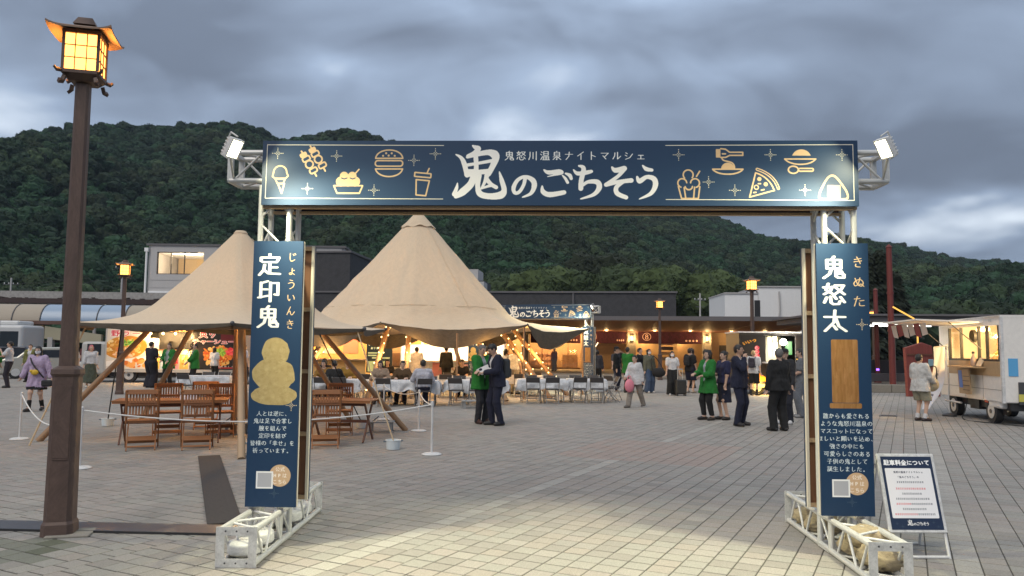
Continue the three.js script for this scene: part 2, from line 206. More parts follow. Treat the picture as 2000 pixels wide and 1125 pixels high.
  駐: [[14, 8, 14, 60], [14, 8, 44, 8], [30, 8, 30, 60], [14, 25, 42, 25], [14, 42, 42, 42], [14, 60, 46, 60, 42, 92, 34, 90], [8, 72, 4, 88], [18, 72, 18, 86], [28, 70, 30, 84], [70, 4, 76, 14], [54, 24, 94, 24], [74, 24, 74, 90], [58, 54, 92, 54], [50, 90, 98, 90]],
  車: [[10, 18, 90, 18], [22, 32, 22, 66, 78, 66, 78, 32, 22, 32], [22, 49, 78, 49], [8, 80, 92, 80], [50, 6, 50, 96]], 料: [[10, 16, 16, 32], [42, 14, 36, 32], [6, 42, 48, 42], [27, 6, 27, 96], [27, 44, 8, 76], [28, 46, 46, 68], [60, 14, 72, 26], [56, 36, 68, 48], [52, 68, 96, 58], [82, 6, 82, 96]],
  金: [[50, 6, 6, 48], [50, 6, 94, 48], [30, 42, 70, 42], [18, 62, 82, 62], [50, 42, 50, 90], [28, 68, 34, 82], [72, 68, 64, 82], [10, 92, 90, 92]],
  野: [[8, 10, 44, 10, 44, 50, 8, 50, 8, 10], [8, 30, 44, 30], [26, 10, 26, 84], [10, 68, 44, 68], [4, 90, 50, 82], [58, 10, 90, 10, 72, 28], [60, 24, 76, 38], [52, 44, 96, 44, 86, 62], [74, 44, 74, 92, 62, 88]],
  炙: [[28, 8, 24, 50], [28, 8, 70, 8, 70, 46], [28, 22, 70, 22], [28, 34, 70, 34], [50, 46, 46, 70, 10, 94], [54, 64, 90, 94], [26, 56, 30, 68], [78, 52, 68, 66]], 丼: [[10, 36, 90, 36], [10, 64, 90, 64], [34, 14, 30, 70, 14, 92], [66, 14, 66, 92], [48, 46, 54, 54]],
};
function spline(p, n = 8) { // Catmull-Rom through flat xy pairs
  const q = [], k = p.length / 2, P = (i) => { i = Math.max(0, Math.min(k - 1, i)); return [p[i * 2], p[i * 2 + 1]]; };
  for (let i = 0; i < k - 1; i++) { const [a, b, c, d] = [P(i - 1), P(i), P(i + 1), P(i + 2)]; for (let j = 0; j < n; j++) { const t = j / n, t2 = t * t, t3 = t2 * t; q.push(...[0, 1].map((m) => 0.5 * (2 * b[m] + (c[m] - a[m]) * t + (2 * a[m] - 5 * b[m] + 4 * c[m] - d[m]) * t2 + (3 * b[m] - a[m] - 3 * c[m] + d[m]) * t3))); } }
  q.push(...P(k - 1)); return q;
}
// a broad pen: thick uprights and thin level strokes, as in Mincho type
function glyph(x, ch, ox, oy, size, wv, wh) {
  const s = size / 100;
  if (!GLYPH[ch]) { x.font = `bold ${size * 0.95}px sans-serif`; x.fillText(ch, ox + size * 0.1, oy + size * 0.85); return; }
  for (let st of GLYPH[ch]) {
    if (KANA.includes(ch)) st = spline(st);
    const rx = wv * size / 2, ry = wh * size / 2;
    for (let i = 0; i + 3 < st.length; i += 2) {
      const ax = ox + st[i] * s, ay = oy + st[i + 1] * s, bx = ox + st[i + 2] * s, by = oy + st[i + 3] * s, L = Math.hypot(bx - ax, by - ay), n = Math.max(1, Math.ceil(L / Math.max(0.6, ry * 0.6)));
      for (let k = 0; k <= n; k++) { x.beginPath(); x.ellipse(lerp(ax, bx, k / n), lerp(ay, by, k / n), rx, ry, 0, 0, 7); x.fill(); }
    }
  }
}
function textRow(x, str, cx, oy, size, pitch, wv = 0.1, wh = 0.06) { const c = [...str], w = pitch * (c.length - 1) + size; c.forEach((ch, i) => glyph(x, ch, cx - w / 2 + i * pitch, oy, size, wv, wh)); }
function brush(x, pts, k, ox, oy) { // x y width triples
  for (let i = 0; i + 5 < pts.length; i += 3) {
    const [ax, ay, aw, bx, by, bw] = pts.slice(i, i + 6), n = Math.max(2, Math.ceil(Math.hypot(bx - ax, by - ay) / 2));
    for (let j = 0; j <= n; j++) { const t = j / n; x.beginPath(); x.arc((lerp(ax, bx, t) - ox) * k, (lerp(ay, by, t) - oy) * k, lerp(aw, bw, t) * k / 2, 0, 7); x.fill(); }
  }
}
const brushPath = (p) => { const xy = [], w = []; for (let i = 0; i < p.length; i += 3) { xy.push(p[i], p[i + 1]); w.push(p[i + 2]); } const s = spline(xy, 10), o = []; for (let i = 0; i < s.length / 2; i++) { const t = i / 10, a = Math.min(w.length - 1, Math.floor(t)), b = Math.min(w.length - 1, a + 1); o.push(s[i * 2], s[i * 2 + 1], lerp(w[a], w[b], t - a)); } return o; };
// the title in brush lettering, on a 2000 x 636 sheet that spans 440 x 140 units
const TITLE = [
  [270, 76, 8, 296, 92, 36, 322, 106, 50, 290, 140, 36, 222, 166, 10], [122, 156, 8, 168, 184, 30, 198, 236, 44, 226, 344, 42], [226, 180, 26, 310, 156, 40, 410, 138, 48, 466, 156, 74, 478, 190, 64, 452, 262, 50, 416, 330, 48],
  [300, 160, 42, 306, 250, 40, 306, 340, 44], [214, 254, 30, 310, 238, 26, 440, 214, 30], [226, 336, 52, 320, 318, 44, 420, 308, 44], [222, 300, 20, 300, 296, 16],
  [290, 334, 56, 262, 420, 62, 190, 492, 66, 128, 534, 36], [142, 412, 6, 134, 460, 30, 114, 514, 40], [330, 346, 52, 322, 440, 42, 344, 510, 54, 430, 532, 52, 528, 520, 66, 556, 474, 46, 534, 390, 40, 512, 310, 6],
  [402, 346, 44, 386, 400, 30, 356, 462, 18], [400, 380, 40, 440, 424, 34, 486, 452, 34], [356, 462, 16, 420, 440, 24, 450, 436, 24],
  [742, 364, 34, 728, 430, 30, 690, 492, 30, 650, 500, 30, 640, 452, 38, 676, 386, 32, 742, 356, 28, 808, 388, 46, 822, 440, 46, 792, 506, 30, 718, 540, 10],
  [906, 294, 10, 946, 318, 36, 1040, 310, 40, 1062, 322, 30, 1000, 340, 16, 938, 356, 6], [1070, 344, 10, 1096, 372, 24, 1116, 408, 26], [1096, 326, 12, 1134, 344, 34, 1148, 374, 26], [892, 438, 10, 900, 490, 42, 960, 516, 46, 1086, 496, 38],
  [1166, 292, 8, 1200, 326, 34, 1262, 322, 40, 1326, 308, 28], [1214, 258, 14, 1256, 282, 40, 1236, 390, 42, 1232, 462, 42], [1240, 440, 24, 1296, 402, 30, 1376, 404, 46, 1394, 452, 48, 1346, 514, 32, 1230, 554, 10],
  [1504, 268, 10, 1536, 298, 44, 1614, 282, 48], [1614, 286, 40, 1560, 350, 30, 1452, 428, 34], [1456, 426, 38, 1560, 402, 34, 1676, 388, 40], [1612, 402, 18, 1546, 448, 38, 1552, 504, 42, 1630, 540, 36],
  [1774, 254, 10, 1806, 286, 36, 1856, 296, 28], [1726, 356, 16, 1748, 394, 44, 1810, 358, 34, 1872, 374, 46, 1886, 430, 46, 1846, 504, 34, 1744, 554, 8]];
function title(x, px, py, k) { for (const s of TITLE) brush(x, brushPath(s), k, -px / k, -py / k); }
function motif(x, cx, cy, r, col) { // the small diamond of dots
  x.fillStyle = col; const d = (a, b, q = 0.085) => { x.beginPath(); x.arc(cx + a * r, cy + b * r, q * r, 0, 7); x.fill(); };
  for (let i = -1; i <= 1; i++) for (let j = -1; j <= 1; j++) d((i - j) * 0.2, (i + j) * 0.2);
  for (const s of [0.62, 0.9]) { d(s, 0); d(-s, 0); d(0, s); d(0, -s); }
  for (const [a, b] of [[0.2, 0], [-0.2, 0], [0, 0.2], [0, -0.2]]) d(a, b, 0.05);
}
// ---------------------------------------------------------------- ground and paving
struct('ground', new THREE.CircleGeometry(2600, 96).rotateX(-Math.PI / 2).translate(0, -0.05, -600), M(lin(0.14, 0.14, 0.135), 0.95, 0, { map: grainTex, rep: [300, 300] }), 'wide dark ground around the square');
const CELL = 0.184, TA = 27 * Math.PI / 180, AX = [Math.sin(TA), -Math.cos(TA)], BX = [Math.cos(TA), Math.sin(TA)];
{
  const plaza = new THREE.Group(); plaza.name = numbered('plaza_paving'); plaza.userData.kind = 'structure'; plaza.userData.label = 'square paved with small concrete stones in grey and pink tones'; scene.add(plaza);
  const bedGeo = new THREE.PlaneGeometry(110, 70).rotateX(-Math.PI / 2).translate(0, -0.0045, -32);
  part(plaza, 'joint_bed', bedGeo, M(lin(0.095, 0.088, 0.074), 0.95, 0, { map: speckTex, rep: [90, 60] }));
  const sx = (CELL - 0.010) / 2, sz = (CELL - 0.016) / 2, variants = [];
  for (let k = 0; k < 6; k++) {
    const r = rng(70 + k), ring = (o, y) => { const c = []; for (const [a, b] of [[-1, -1], [1, -1], [1, 1], [-1, 1]]) c.push([a * (sx - o), y, b * (sz - o)]); return c; };
    const t0 = ring(0, -0.03), t1 = ring(0, -0.002), t2 = ring(0.003, 0), pos = [], uv = [], ou = r() * 5, ov = r() * 5;
    const tri = (...q) => { for (const v of q) { pos.push(...v); uv.push((v[0] + ou) * 3.2, (v[2] + ov) * 3.2); } };
    for (let i = 0; i < 4; i++) { const j = (i + 1) % 4; tri(t0[i], t1[i], t1[j]); tri(t0[i], t1[j], t0[j]); tri(t1[i], t2[i], t2[j]); tri(t1[i], t2[j], t1[j]); }
    tri(t2[0], t2[3], t2[2]); tri(t2[0], t2[2], t2[1]);
    const g = new THREE.BufferGeometry(); g.setAttribute('position', new THREE.BufferAttribute(new Float32Array(pos), 3)); g.setAttribute('uv', new THREE.BufferAttribute(new Float32Array(uv), 2)); g.computeVertexNormals(); variants.push(g);
  }
  const tones = [[0.373, 0.347, 0.318], [0.389, 0.357, 0.328], [0.355, 0.333, 0.305], [0.39, 0.35, 0.32], [0.377, 0.357, 0.323], [0.342, 0.32, 0.293], [0.4, 0.371, 0.339], [0.383, 0.345, 0.308], [0.365, 0.35, 0.318], [0.329, 0.306, 0.279], [0.441, 0.42, 0.382], [0.462, 0.438, 0.401], [0.412, 0.333, 0.292], [0.397, 0.329, 0.29], [0.144, 0.152, 0.107], [0.234, 0.237, 0.197]];
  const mats = tones.map((c) => M(lin(...c), 0.78, 0, { map: speckTex, bump: speckTex, bs: 0.0012 }));
  const r = rng(5), list = [];
  const inRed = (x, z) => { const u = x * AX[0] + z * AX[1], v = x * BX[0] + z * BX[1]; return u > 11.0 && u < 13.6 && v > -4.9 && v < -2.55; };
  const paleRows = new Set([Math.round((-0.91 * BX[0] - 6.72 * BX[1]) / CELL), Math.round((3.45 * BX[0] - 6.07 * BX[1]) / CELL)]);
  for (let j = -330; j < 330; j++) {
    const off = (Math.abs(j * 7919) % 11 === 3 ? 0.34 : 0) + (r() - 0.5) * 0.05;
    for (let i = -40; i < 330; i++) {
      const u = (i + off) * CELL, v = j * CELL, x = u * AX[0] + v * BX[0], z = u * AX[1] + v * BX[1];
      if (z > -4.6 || z < -47.5 || Math.abs(x) > -z * 0.74 + 2.2) { continue; }
      const q = r(), p = fbm2(x * 0.35, z * 0.35, 3), w = fbm2(x * 1.1 + 9, z * 1.1, 2);
      let k = Math.floor(q * 10);
      if (p > 0.12 && q < 0.6) k = [3, 7, 1, 3][Math.floor(q * 6.6)]; else if (p < -0.14 && q < 0.6) k = [4, 8, 0, 4][Math.floor(q * 6.6)];
      if (w < -0.32 && q < 0.55) k = q < 0.3 ? 9 : 5;
      if (paleRows.has(j)) k = q < 0.5 ? 10 : q < 0.85 ? 11 : 6;
      if (inRed(x, z)) k = q < 0.55 ? 12 : q < 0.85 ? 13 : 7;
      const ml = Math.hypot(x + 3.82, (z + 6.36) * 1.3); if (ml < 0.3 && z > -6.62) k = q < 0.6 ? 14 : 15; else if (ml < 0.75 && z > -6.6 && q < 0.35) k = 15;
      list.push([x, z, k, Math.hypot(x, z, 1.6) + (Math.abs(x) > -z * 0.665 ? 50 : 0) + (z > -5.52 ? 50 : 0), (r() - 0.5) * 0.0035, (r() - 0.5) * 0.008, (r() - 0.5) * 0.008]);
    }
  }
  list.sort((a, b) => a[3] - b[3]);
  const pose = (o, e) => { o.position.set(e[0], e[4] * 0.6, e[1]); o.rotation.set(e[5], -TA, e[6], 'YXZ'); };
  list.slice(0, 300).forEach((e, i) => { const m = shadow(new THREE.Mesh(variants[i % 6], mats[e[2]])); m.name = i ? 'paving_stone_' + String(i).padStart(3, '0') : 'paving_stone'; pose(m, e); plaza.add(m); });
  const rest = list.slice(300), im = new THREE.InstancedMesh(variants[0], M(0xffffff, 0.78, 0, { map: speckTex, bump: speckTex, bs: 0.0012 }), rest.length), o = new THREE.Object3D(), c = new THREE.Color();
  rest.forEach((e, i) => { pose(o, e); o.updateMatrix(); im.setMatrixAt(i, o.matrix); const t = tones[e[2]], f = 0.95 + 0.1 * ((i * 7919 % 97) / 97); im.setColorAt(i, c.setRGB(t[0] * f, t[1] * f, t[2] * f)); });
  im.name = 'paving_stones'; im.userData.kind = 'stuff'; shadow(im); plaza.add(im);
  struct('forecourt', new THREE.PlaneGeometry(150, 34).rotateX(-Math.PI / 2).translate(0, -0.004, -64.4), M(lin(0.30, 0.285, 0.26), 0.85, 0, { map: grainTex, rep: [60, 14] }), 'pale paved forecourt before the station');
  struct('bus_road', new THREE.PlaneGeometry(60, 46).rotateX(-Math.PI / 2).translate(-62, 0.004, -44), M(lin(0.075, 0.075, 0.078), 0.9, 0, { map: grainTex, rep: [30, 24] }), 'dark asphalt road of the bus bay');
}
// cable covers laid over the stones
{
  const matMetal = M(lin(0.095, 0.09, 0.10), 0.3, 0.0, { map: grainTex, rep: [3, 3], bump: grainTex, bs: 0.0008 }), matBrown = M(lin(0.06, 0.051, 0.048), 0.9, 0, { map: grainTex, rep: [3, 3], bump: speckTex, bs: 0.001 });
  const strip = (a, b, w, h) => { const d = V(b[0] - a[0], 0, b[1] - a[1]), L = d.length(); return box(w, h, L, (a[0] + b[0]) / 2, h / 2 + 0.001, (a[1] + b[1]) / 2, 0, Math.atan2(d.x, d.z), 0); };
  const c1 = thing('cable_cover', 'long glossy grey cable cover lying level past the lamp post base', 'cable cover');
  part(c1, 'top_plate', strip([-6.6, -7.12], [-2.35, -6.90], 0.31, 0.016), matMetal); part(c1, 'edge', strip([-6.6, -6.95], [-2.37, -6.73], 0.012, 0.018), black);
  const c2 = thing('cable_cover', 'matt brown cable cover running from the gate foot towards the tent', 'cable cover');
  part(c2, 'top_plate', strip([-2.58, -7.15], [-4.42, -11.5], 0.30, 0.016), matBrown);
  const slab = thing('lamp_footing', 'pale concrete footing slab under the tall brown lamp post', 'footing');
  part(slab, 'slab', rbox(0.34, 0.02, 0.30, 0.008, -3.74, 0.008, -6.74, 0, 0.26), M(lin(0.36, 0.33, 0.28), 0.9, 0, { map: speckTex }));
}
{ const d = thing('drain_cover', 'small square drain cover in the paving before the person in shorts', 'drain cover', [9.62, 0.004, -19.9], -0.47); part(d, 'frame', [box(0.42, 0.012, 0.04, 0, 0, 0.19), box(0.42, 0.012, 0.04, 0, 0, -0.19), box(0.04, 0.012, 0.34, 0.19, 0, 0), box(0.04, 0.012, 0.34, -0.19, 0, 0)], steelDark); for (let k = 0; k < 5; k++) part(d, 'bar', box(0.34, 0.01, 0.03, 0, -0.001, -0.13 + k * 0.065), steelDark); }
// ---------------------------------------------------------------- wooded hills
const CREST = [-80, 9, -60, 10, -45, 10, -37.08, 11.3, -35.6, 11.99, -34.06, 12.63, -32.47, 13.41, -30.51, 13.92, -28.47, 14.38, -25.4, 14.79, -22.16, 15.27, -20.48, 15.52, -19.11, 15.49, -18.05, 15.07, -17.15, 14.6, -16.62, 14.7, -15.2, 15.17, -12.29, 15.59, -10.8, 15.54, -9.67, 15.13, -5.86, 14.3, -0.08, 13.13, 5.69, 12.19, 11.32, 10.89, 14.23, 9.88, 14.95, 9.57, 16.71, 8.6, 17.75, 8.02, 19.12, 7.79, 20.47, 7.56, 21.81, 7.68, 23.12, 7.9, 25.03, 7.43, 26.88, 7.09, 28.07, 6.63, 29.52, 6.18, 30.94, 5.88, 32.33, 5.75, 33.66, 5.52, 35.72, 5.16, 38.61, 4.55, 50, 4.5, 80, 6];
const crestEl = (az) => { let i = 0; while (i < CREST.length - 4 && CREST[i + 2] < az) i += 2; return lerp(CREST[i + 1], CREST[i + 3], Math.min(1, Math.max(0, (az - CREST[i]) / (CREST[i + 2] - CREST[i])))); };
const crestD = (az) => 470 + 150 * sstep(-20, -14, az) + 60 * sstep(12, 24, az);
const D0 = 118;
function hillHeight(az, d) {
  const D1 = crestD(az), top = Math.tan(crestEl(az) * Math.PI / 180) * D1 + 1.6 - 5.5, t = (d - D0) / (D1 - D0);
  if (t <= 0) return -0.3;
  const x = d * Math.sin(az * Math.PI / 180), z = d * Math.cos(az * Math.PI / 180);
  const spur = fbm2(x * 0.006 + 3, z * 0.003, 3) * 26 * Math.sin(Math.PI * Math.min(1, t));
  if (t > 1) return top - (d - D1) * 0.25;
  return Math.max(-0.3, Math.min(top * (0.25 * t + 0.75 * Math.pow(t, 1.12)) + spur, top * d / D1 - 4 * (1 - t)));
}
{
  const NA = 150, ND = 60, pos = [], idx = [], uv = [];
  for (let i = 0; i <= NA; i++) for (let j = 0; j <= ND; j++) { const az = lerp(-62, 62, i / NA), d = lerp(D0 - 4, crestD(az) + 120, j / ND), a = az * Math.PI / 180; pos.push(d * Math.sin(a), hillHeight(az, d), -d * Math.cos(a)); uv.push(i, j); }
  for (let i = 0; i < NA; i++) for (let j = 0; j < ND; j++) { const a = i * (ND + 1) + j, b = a + ND + 1; idx.push(a, b, a + 1, b, b + 1, a + 1); }
  const g = new THREE.BufferGeometry(); g.setAttribute('position', new THREE.BufferAttribute(new Float32Array(pos), 3)); g.setAttribute('uv', new THREE.BufferAttribute(new Float32Array(uv), 2)); g.setIndex(idx); g.computeVertexNormals();
  struct('hills', g, M(lin(0.022, 0.03, 0.014), 1, 0, { map: grainTex }), 'steep dark hills behind the station');
}
// a crown: lumpy clumps with leaf sprays that break the outline
function crownGeo(seed, lumps, leaf, nLeaf, flat = 0.8) {
  const r = rng(seed), geos = [], spots = [];
  for (let k = 0; k < lumps; k++) {
    const a = r() * 6.28, q = Math.sqrt(r()) * 0.62, y = (r() - 0.35) * 0.9 * flat, R = 0.34 + r() * 0.26;
    const g = new THREE.IcosahedronGeometry(R, 2), p = g.attributes.position, o = r() * 90;
    for (let i = 0; i < p.count; i++) { const x = p.getX(i), yy = p.getY(i), z = p.getZ(i), n = 1 + 0.24 * n3(x * 6 + o, yy * 6, z * 6) + 0.16 * n3(x * 15 + o, yy * 15, z * 15); p.setXYZ(i, x * n, yy * n * 0.82, z * n); }
    g.translate(Math.cos(a) * q, y, Math.sin(a) * q); spots.push([Math.cos(a) * q, y, Math.sin(a) * q, R]); g.computeVertexNormals(); geos.push(clean(g));
  }
  const pos = [];
  for (let k = 0; k < nLeaf; k++) {
    const a = r() * 6.28, u = r() * 2 - 1, c = Math.sqrt(1 - u * u), L = spots[Math.floor(r() * spots.length)], R = L[3] * (0.92 + r() * 0.26), ctr = V(L[0] + Math.cos(a) * c * R, L[1] + u * R * 0.82, L[2] + Math.sin(a) * c * R), s = leaf * (0.6 + r());
    const d1 = V(r() - 0.5, r() - 0.5, r() - 0.5).normalize().multiplyScalar(s), d2 = V(r() - 0.5, r() - 0.5, r() - 0.5).normalize().multiplyScalar(s * 0.8);
    for (const q of [ctr.clone().add(d1), ctr.clone().add(d2), ctr.clone().sub(d1)]) pos.push(q.x, q.y, q.z);
  }
  const lg = new THREE.BufferGeometry(); lg.setAttribute('position', new THREE.BufferAttribute(new Float32Array(pos), 3)); lg.computeVertexNormals(); geos.push(clean(lg));
  return merge(geos);
}
{
  const r = rng(21), o = new THREE.Object3D(), c = new THREE.Color(), spots = [[], [], []];
  for (let d = D0 + 2; d < 700;) {
    const step = 3.3 + d * 0.0022;
    for (let az = -41; az < 41; az += step / d * 57.3) {
      const A = az + (r() - 0.5) * step / d * 57.3, D = d + (r() - 0.5) * step; if (D > crestD(A) + 14) continue;
      spots[Math.floor(r() * 3)].push([A, D, r(), r(), r()]);
    }
    d += step * 0.9;
  }
  const wood_ = new THREE.Group(); wood_.name = 'forest'; wood_.userData.kind = 'stuff'; wood_.userData.label = 'dense dark green forest covering the hills'; scene.add(wood_);
  spots.forEach((sp, k) => {
    const im = new THREE.InstancedMesh(crownGeo(31 + k, 9, 0.10, 900, 0.9), new THREE.MeshStandardMaterial({ color: 0xffffff, roughness: 1, side: THREE.DoubleSide }), sp.length); im.name = 'tree_crowns'; im.userData.kind = 'stuff'; shadow(im);
    sp.forEach((e, i) => {
      const a = e[0] * Math.PI / 180, s = 2.2 + e[2] * 2.0, tall = 0.85 + e[3] * 0.5;
      o.position.set(e[1] * Math.sin(a), hillHeight(e[0], e[1]) + s * 0.75, -e[1] * Math.cos(a)); o.rotation.set((e[4] - 0.5) * 0.3, e[3] * 6.28, (e[2] - 0.5) * 0.3); o.scale.set(s, s * tall, s); o.updateMatrix(); im.setMatrixAt(i, o.matrix);
      const n = fbm2(o.position.x * 0.012, o.position.z * 0.012, 3), w = 0.62 + 1.15 * Math.pow(e[4], 2.2), br = sstep(0.05, 0.4, n + (e[3] - 0.5) * 0.4);
      im.setColorAt(i, c.setRGB((0.013 + 0.012 * br) * w, (0.037 + 0.004 * br) * w, (0.016 + 0.001 * br) * w));
    });
    wood_.add(im);
  });
}
// single trees that stand out behind the station
function trunkGeo(h, r0, seed) { const r = rng(seed), g = []; let a = V(0, 0, 0); for (let k = 0; k < 4; k++) { const b = V((r() - 0.5) * 0.3, h * (k + 1) / 4, (r() - 0.5) * 0.3); g.push(rod(a, b, r0 * (1 - k * 0.2), r0 * (0.8 - k * 0.2), 7)); a = b; } for (let k = 0; k < 5; k++) { const y = h * (0.45 + 0.1 * k), t = r() * 6.28; g.push(rod(V(0, y, 0), V(Math.cos(t) * h * 0.28, y + h * 0.22, Math.sin(t) * h * 0.28), r0 * 0.4, r0 * 0.12, 5)); } return g; }
const barkMat = M(lin(0.07, 0.05, 0.035), 0.95, 0, { map: woodTex }), leafMats = [lin(0.055, 0.08, 0.028), lin(0.036, 0.056, 0.022), lin(0.016, 0.023, 0.012)].map((c) => new THREE.MeshStandardMaterial({ color: c, roughness: 1, side: THREE.DoubleSide }));
const treeCrowns = [crownGeo(301, 24, 0.05, 14000), crownGeo(302, 24, 0.05, 14000)];
function tree(x, z, h, rad, k, label, group) {
  const t = thing('broadleaf_tree', label, 'tree', [x, -0.03, z], k, group);
  part(t, 'trunk', trunkGeo(h * 0.7, h * 0.022, 40 + k * 7 + Math.round(x)), barkMat);
  const c = part(t, 'crown', treeCrowns[Math.abs(Math.round(x)) % 2], leafMats[k]); c.position.y = h - rad * 0.75; c.scale.set(rad, rad * 0.9, rad);
}
const G_TREE = 'broadleaf trees behind the station roof';
[[3.5, -96, 11.5, 4.2, 0], [9, -100, 11.8, 4.6, 1], [14, -98, 12.2, 4.4, 1], [18, -94, 11.6, 3.6, 0], [24, -97, 11.3, 4.4, 0], [-2, -99, 10.5, 4.0, 1], [30, -101, 10.8, 4.4, 1], [12, -105, 14.5, 4.6, 2], [37, -98, 9, 4, 1]].forEach(([x, z, h, q, k]) => tree(x, z, h, q, k, 'leafy green tree rising behind the long station roof', G_TREE));
function conifer(x, z, h, rad, label, group) {
  const t = thing('conifer_tree', label, 'tree', [x, -0.03, z], x, group), r = rng(Math.round(x * 31 + z)), pos = [];
  part(t, 'trunk', rod(V(0, 0, 0), V(0, h * 0.96, 0), h * 0.02, 0.03, 7), barkMat);
  for (let k = 0; k < 2600; k++) {
    const y = 0.1 + 0.9 * Math.pow(r(), 0.8), R = rad * (1 - y) * (0.45 + 0.6 * r()) * (0.8 + 0.3 * Math.sin(y * 46)) + 0.08, a = r() * 6.28, c = V(Math.cos(a) * R, h * y - R * 0.35, Math.sin(a) * R), s = 0.34 + r() * 0.3;
    const d1 = V(Math.cos(a), -0.5 - r() * 0.4, Math.sin(a)).multiplyScalar(s), d2 = V(-Math.sin(a), (r() - 0.5) * 0.6, Math.cos(a)).multiplyScalar(s * 0.5);
    for (const q of [c.clone().add(d1), c.clone().add(d2), c.clone().sub(d2)]) pos.push(q.x, q.y, q.z);
  }
  const g = new THREE.BufferGeometry(); g.setAttribute('position', new THREE.BufferAttribute(new Float32Array(pos), 3)); g.computeVertexNormals();
  part(t, 'crown', g, leafMats[2]);
}
[[28.6, -62, 9.6, 2.6], [30.6, -64, 10.2, 2.9], [32.8, -66, 8.6, 2.9], [27.0, -66, 9.4, 2.6]].forEach(([x, z, h, q]) => conifer(x, z, h, q, 'tall dark conifer in the clump behind the red posts', 'dark conifers behind the red posts'));
// ---------------------------------------------------------------- printed boards of the market gate
const NAVY = '#0d3050', GOLD = '#c9a981', CREAM = '#e8e6e2';
const bannerTex = canvasTex(2048, 226, (x, W, H) => {
  x.fillStyle = NAVY; x.fillRect(0, 0, W, H);
  const k = W / 1157, X = (p) => (p - 515) * k, Y = (p) => (p - 277) * k * 1.005;   // laid out in the units of the board's own drawing, 1157 x 127
  x.lineJoin = 'round'; x.lineCap = 'round';
  const P = (pts, close, fill) => { x.beginPath(); pts.forEach((p, i) => (i ? x.lineTo(X(p[0]), Y(p[1])) : x.moveTo(X(p[0]), Y(p[1])))); if (close) x.closePath(); if (fill) x.fill(); else x.stroke(); };
  const C = (cx, cy, r, fill, a0 = 0, a1 = 6.2832) => { x.beginPath(); x.arc(X(cx), Y(cy), r * k, a0, a1); if (fill) x.fill(); else x.stroke(); };
  const B = (cx, cy, w, h, rot, rr = 2, fill) => { x.save(); x.translate(X(cx), Y(cy)); x.rotate(rot); x.beginPath(); x.roundRect(-w * k / 2, -h * k / 2, w * k, h * k, rr * k); if (fill) x.fill(); else x.stroke(); x.restore(); };
  x.strokeStyle = x.fillStyle = '#e6d9c2'; x.lineWidth = 1.4 * k;
  P([[873, 286.5], [524, 285], [523, 391], [873, 392]]); P([[1305, 286.5], [1663, 285], [1663, 393], [1305, 392]]);
  x.strokeStyle = x.fillStyle = GOLD; x.lineWidth = 3.2 * k;
  // ice cream
  C(551, 340, 13, false, Math.PI, 0); P([[538, 340], [536, 348], [541, 352], [562, 352], [567, 347], [564, 340]]); P([[542, 353], [561, 353], [558, 362], [546, 362]], true); P([[547, 362], [555, 381], [560, 362]]);
  // skewers
  for (const [ox, oy] of [[0, 0], [17.5, -10]]) { const c = [[596 + ox, 305 + oy], [602 + ox, 313 + oy], [608.5 + ox, 324 + oy], [617 + ox, 336 + oy]]; B(c[0][0], c[0][1], 15, 9, -0.5, 3, true); x.lineWidth = 3.4 * k; B(c[1][0], c[1][1], 15, 9, -0.5, 3); C(c[2][0], c[2][1], 7.5); B(c[3][0], c[3][1], 15, 9, -0.5, 3); P([[592 + ox, 298 + oy], [594 + ox, 301 + oy]]); P([[620 + ox, 342 + oy], [623 + ox, 347 + oy]]); }
  x.lineWidth = 3 * k;
  // boat of dumplings
  P([[658, 366], [715, 366], [709, 381], [665, 381]], true); C(678, 347, 8.5, true); C(694, 347, 8.5, true); C(672, 358, 10, true); C(686, 358, 10, true); C(700, 358, 10, true); B(686, 360, 40, 8, 0, 2, true); P([[700, 342], [707, 334]]); x.strokeStyle = NAVY; x.lineWidth = 2 * k; P([[673, 351], [678, 353], [684, 351]]); P([[690, 351], [695, 353], [700, 351]]); x.strokeStyle = GOLD; x.lineWidth = 3 * k;
  // burger
  x.beginPath(); x.moveTo(X(739.5), Y(312)); x.bezierCurveTo(X(742), Y(290), X(790), Y(290), X(793), Y(312)); x.closePath(); x.stroke(); B(766, 322, 54, 11, 0, 5); x.beginPath(); x.moveTo(X(739.5), Y(333)); x.bezierCurveTo(X(745), Y(353), X(788), Y(353), X(793), Y(333)); x.closePath(); x.stroke(); for (const [a, b] of [[754, 307], [765, 306.5], [777, 307], [760, 302], [771, 302]]) C(a, b, 2.1, true);
  // cup with a straw
  x.save(); x.translate(X(833), Y(345)); x.rotate(0.09); x.translate(-X(833), -Y(345)); B(833, 345, 32, 8, 0, 1); P([[821, 355], [847, 355], [843, 385], [824, 385]], true); P([[841, 340], [844, 331]]); x.restore();
  // shaved ice
  P([[1329, 367], [1335, 390], [1367, 390], [1370, 367]]); P([[1340, 369], [1343, 390]]); P([[1360, 368], [1358, 390]]); C(1336.5, 360, 8.5, false, 1.9, 6.2); C(1361, 360, 8.5, false, 3.2, 7.6); C(1348, 344, 9.5, false, 2.4, 6.9); C(1349, 366, 7, false, 0.1, 3.0); P([[1364, 347], [1370, 337]]);
  // pasta and fork
  B(1406, 302, 9, 17, 0, 1, true); P([[1411, 293], [1420, 294], [1428, 300], [1453, 300], [1453, 306], [1428, 306], [1420, 310], [1411, 310]]); P([[1414, 303], [1420, 303]]); x.beginPath(); x.moveTo(X(1413), Y(311)); x.bezierCurveTo(X(1414), Y(322), X(1438), Y(312), X(1437), Y(332)); x.stroke(); C(1424, 333, 13, true, Math.PI, 0); x.beginPath(); x.moveTo(X(1395), Y(333)); x.lineTo(X(1453), Y(333)); x.bezierCurveTo(X(1444), Y(346), X(1404), Y(346), X(1395), Y(333)); x.stroke();
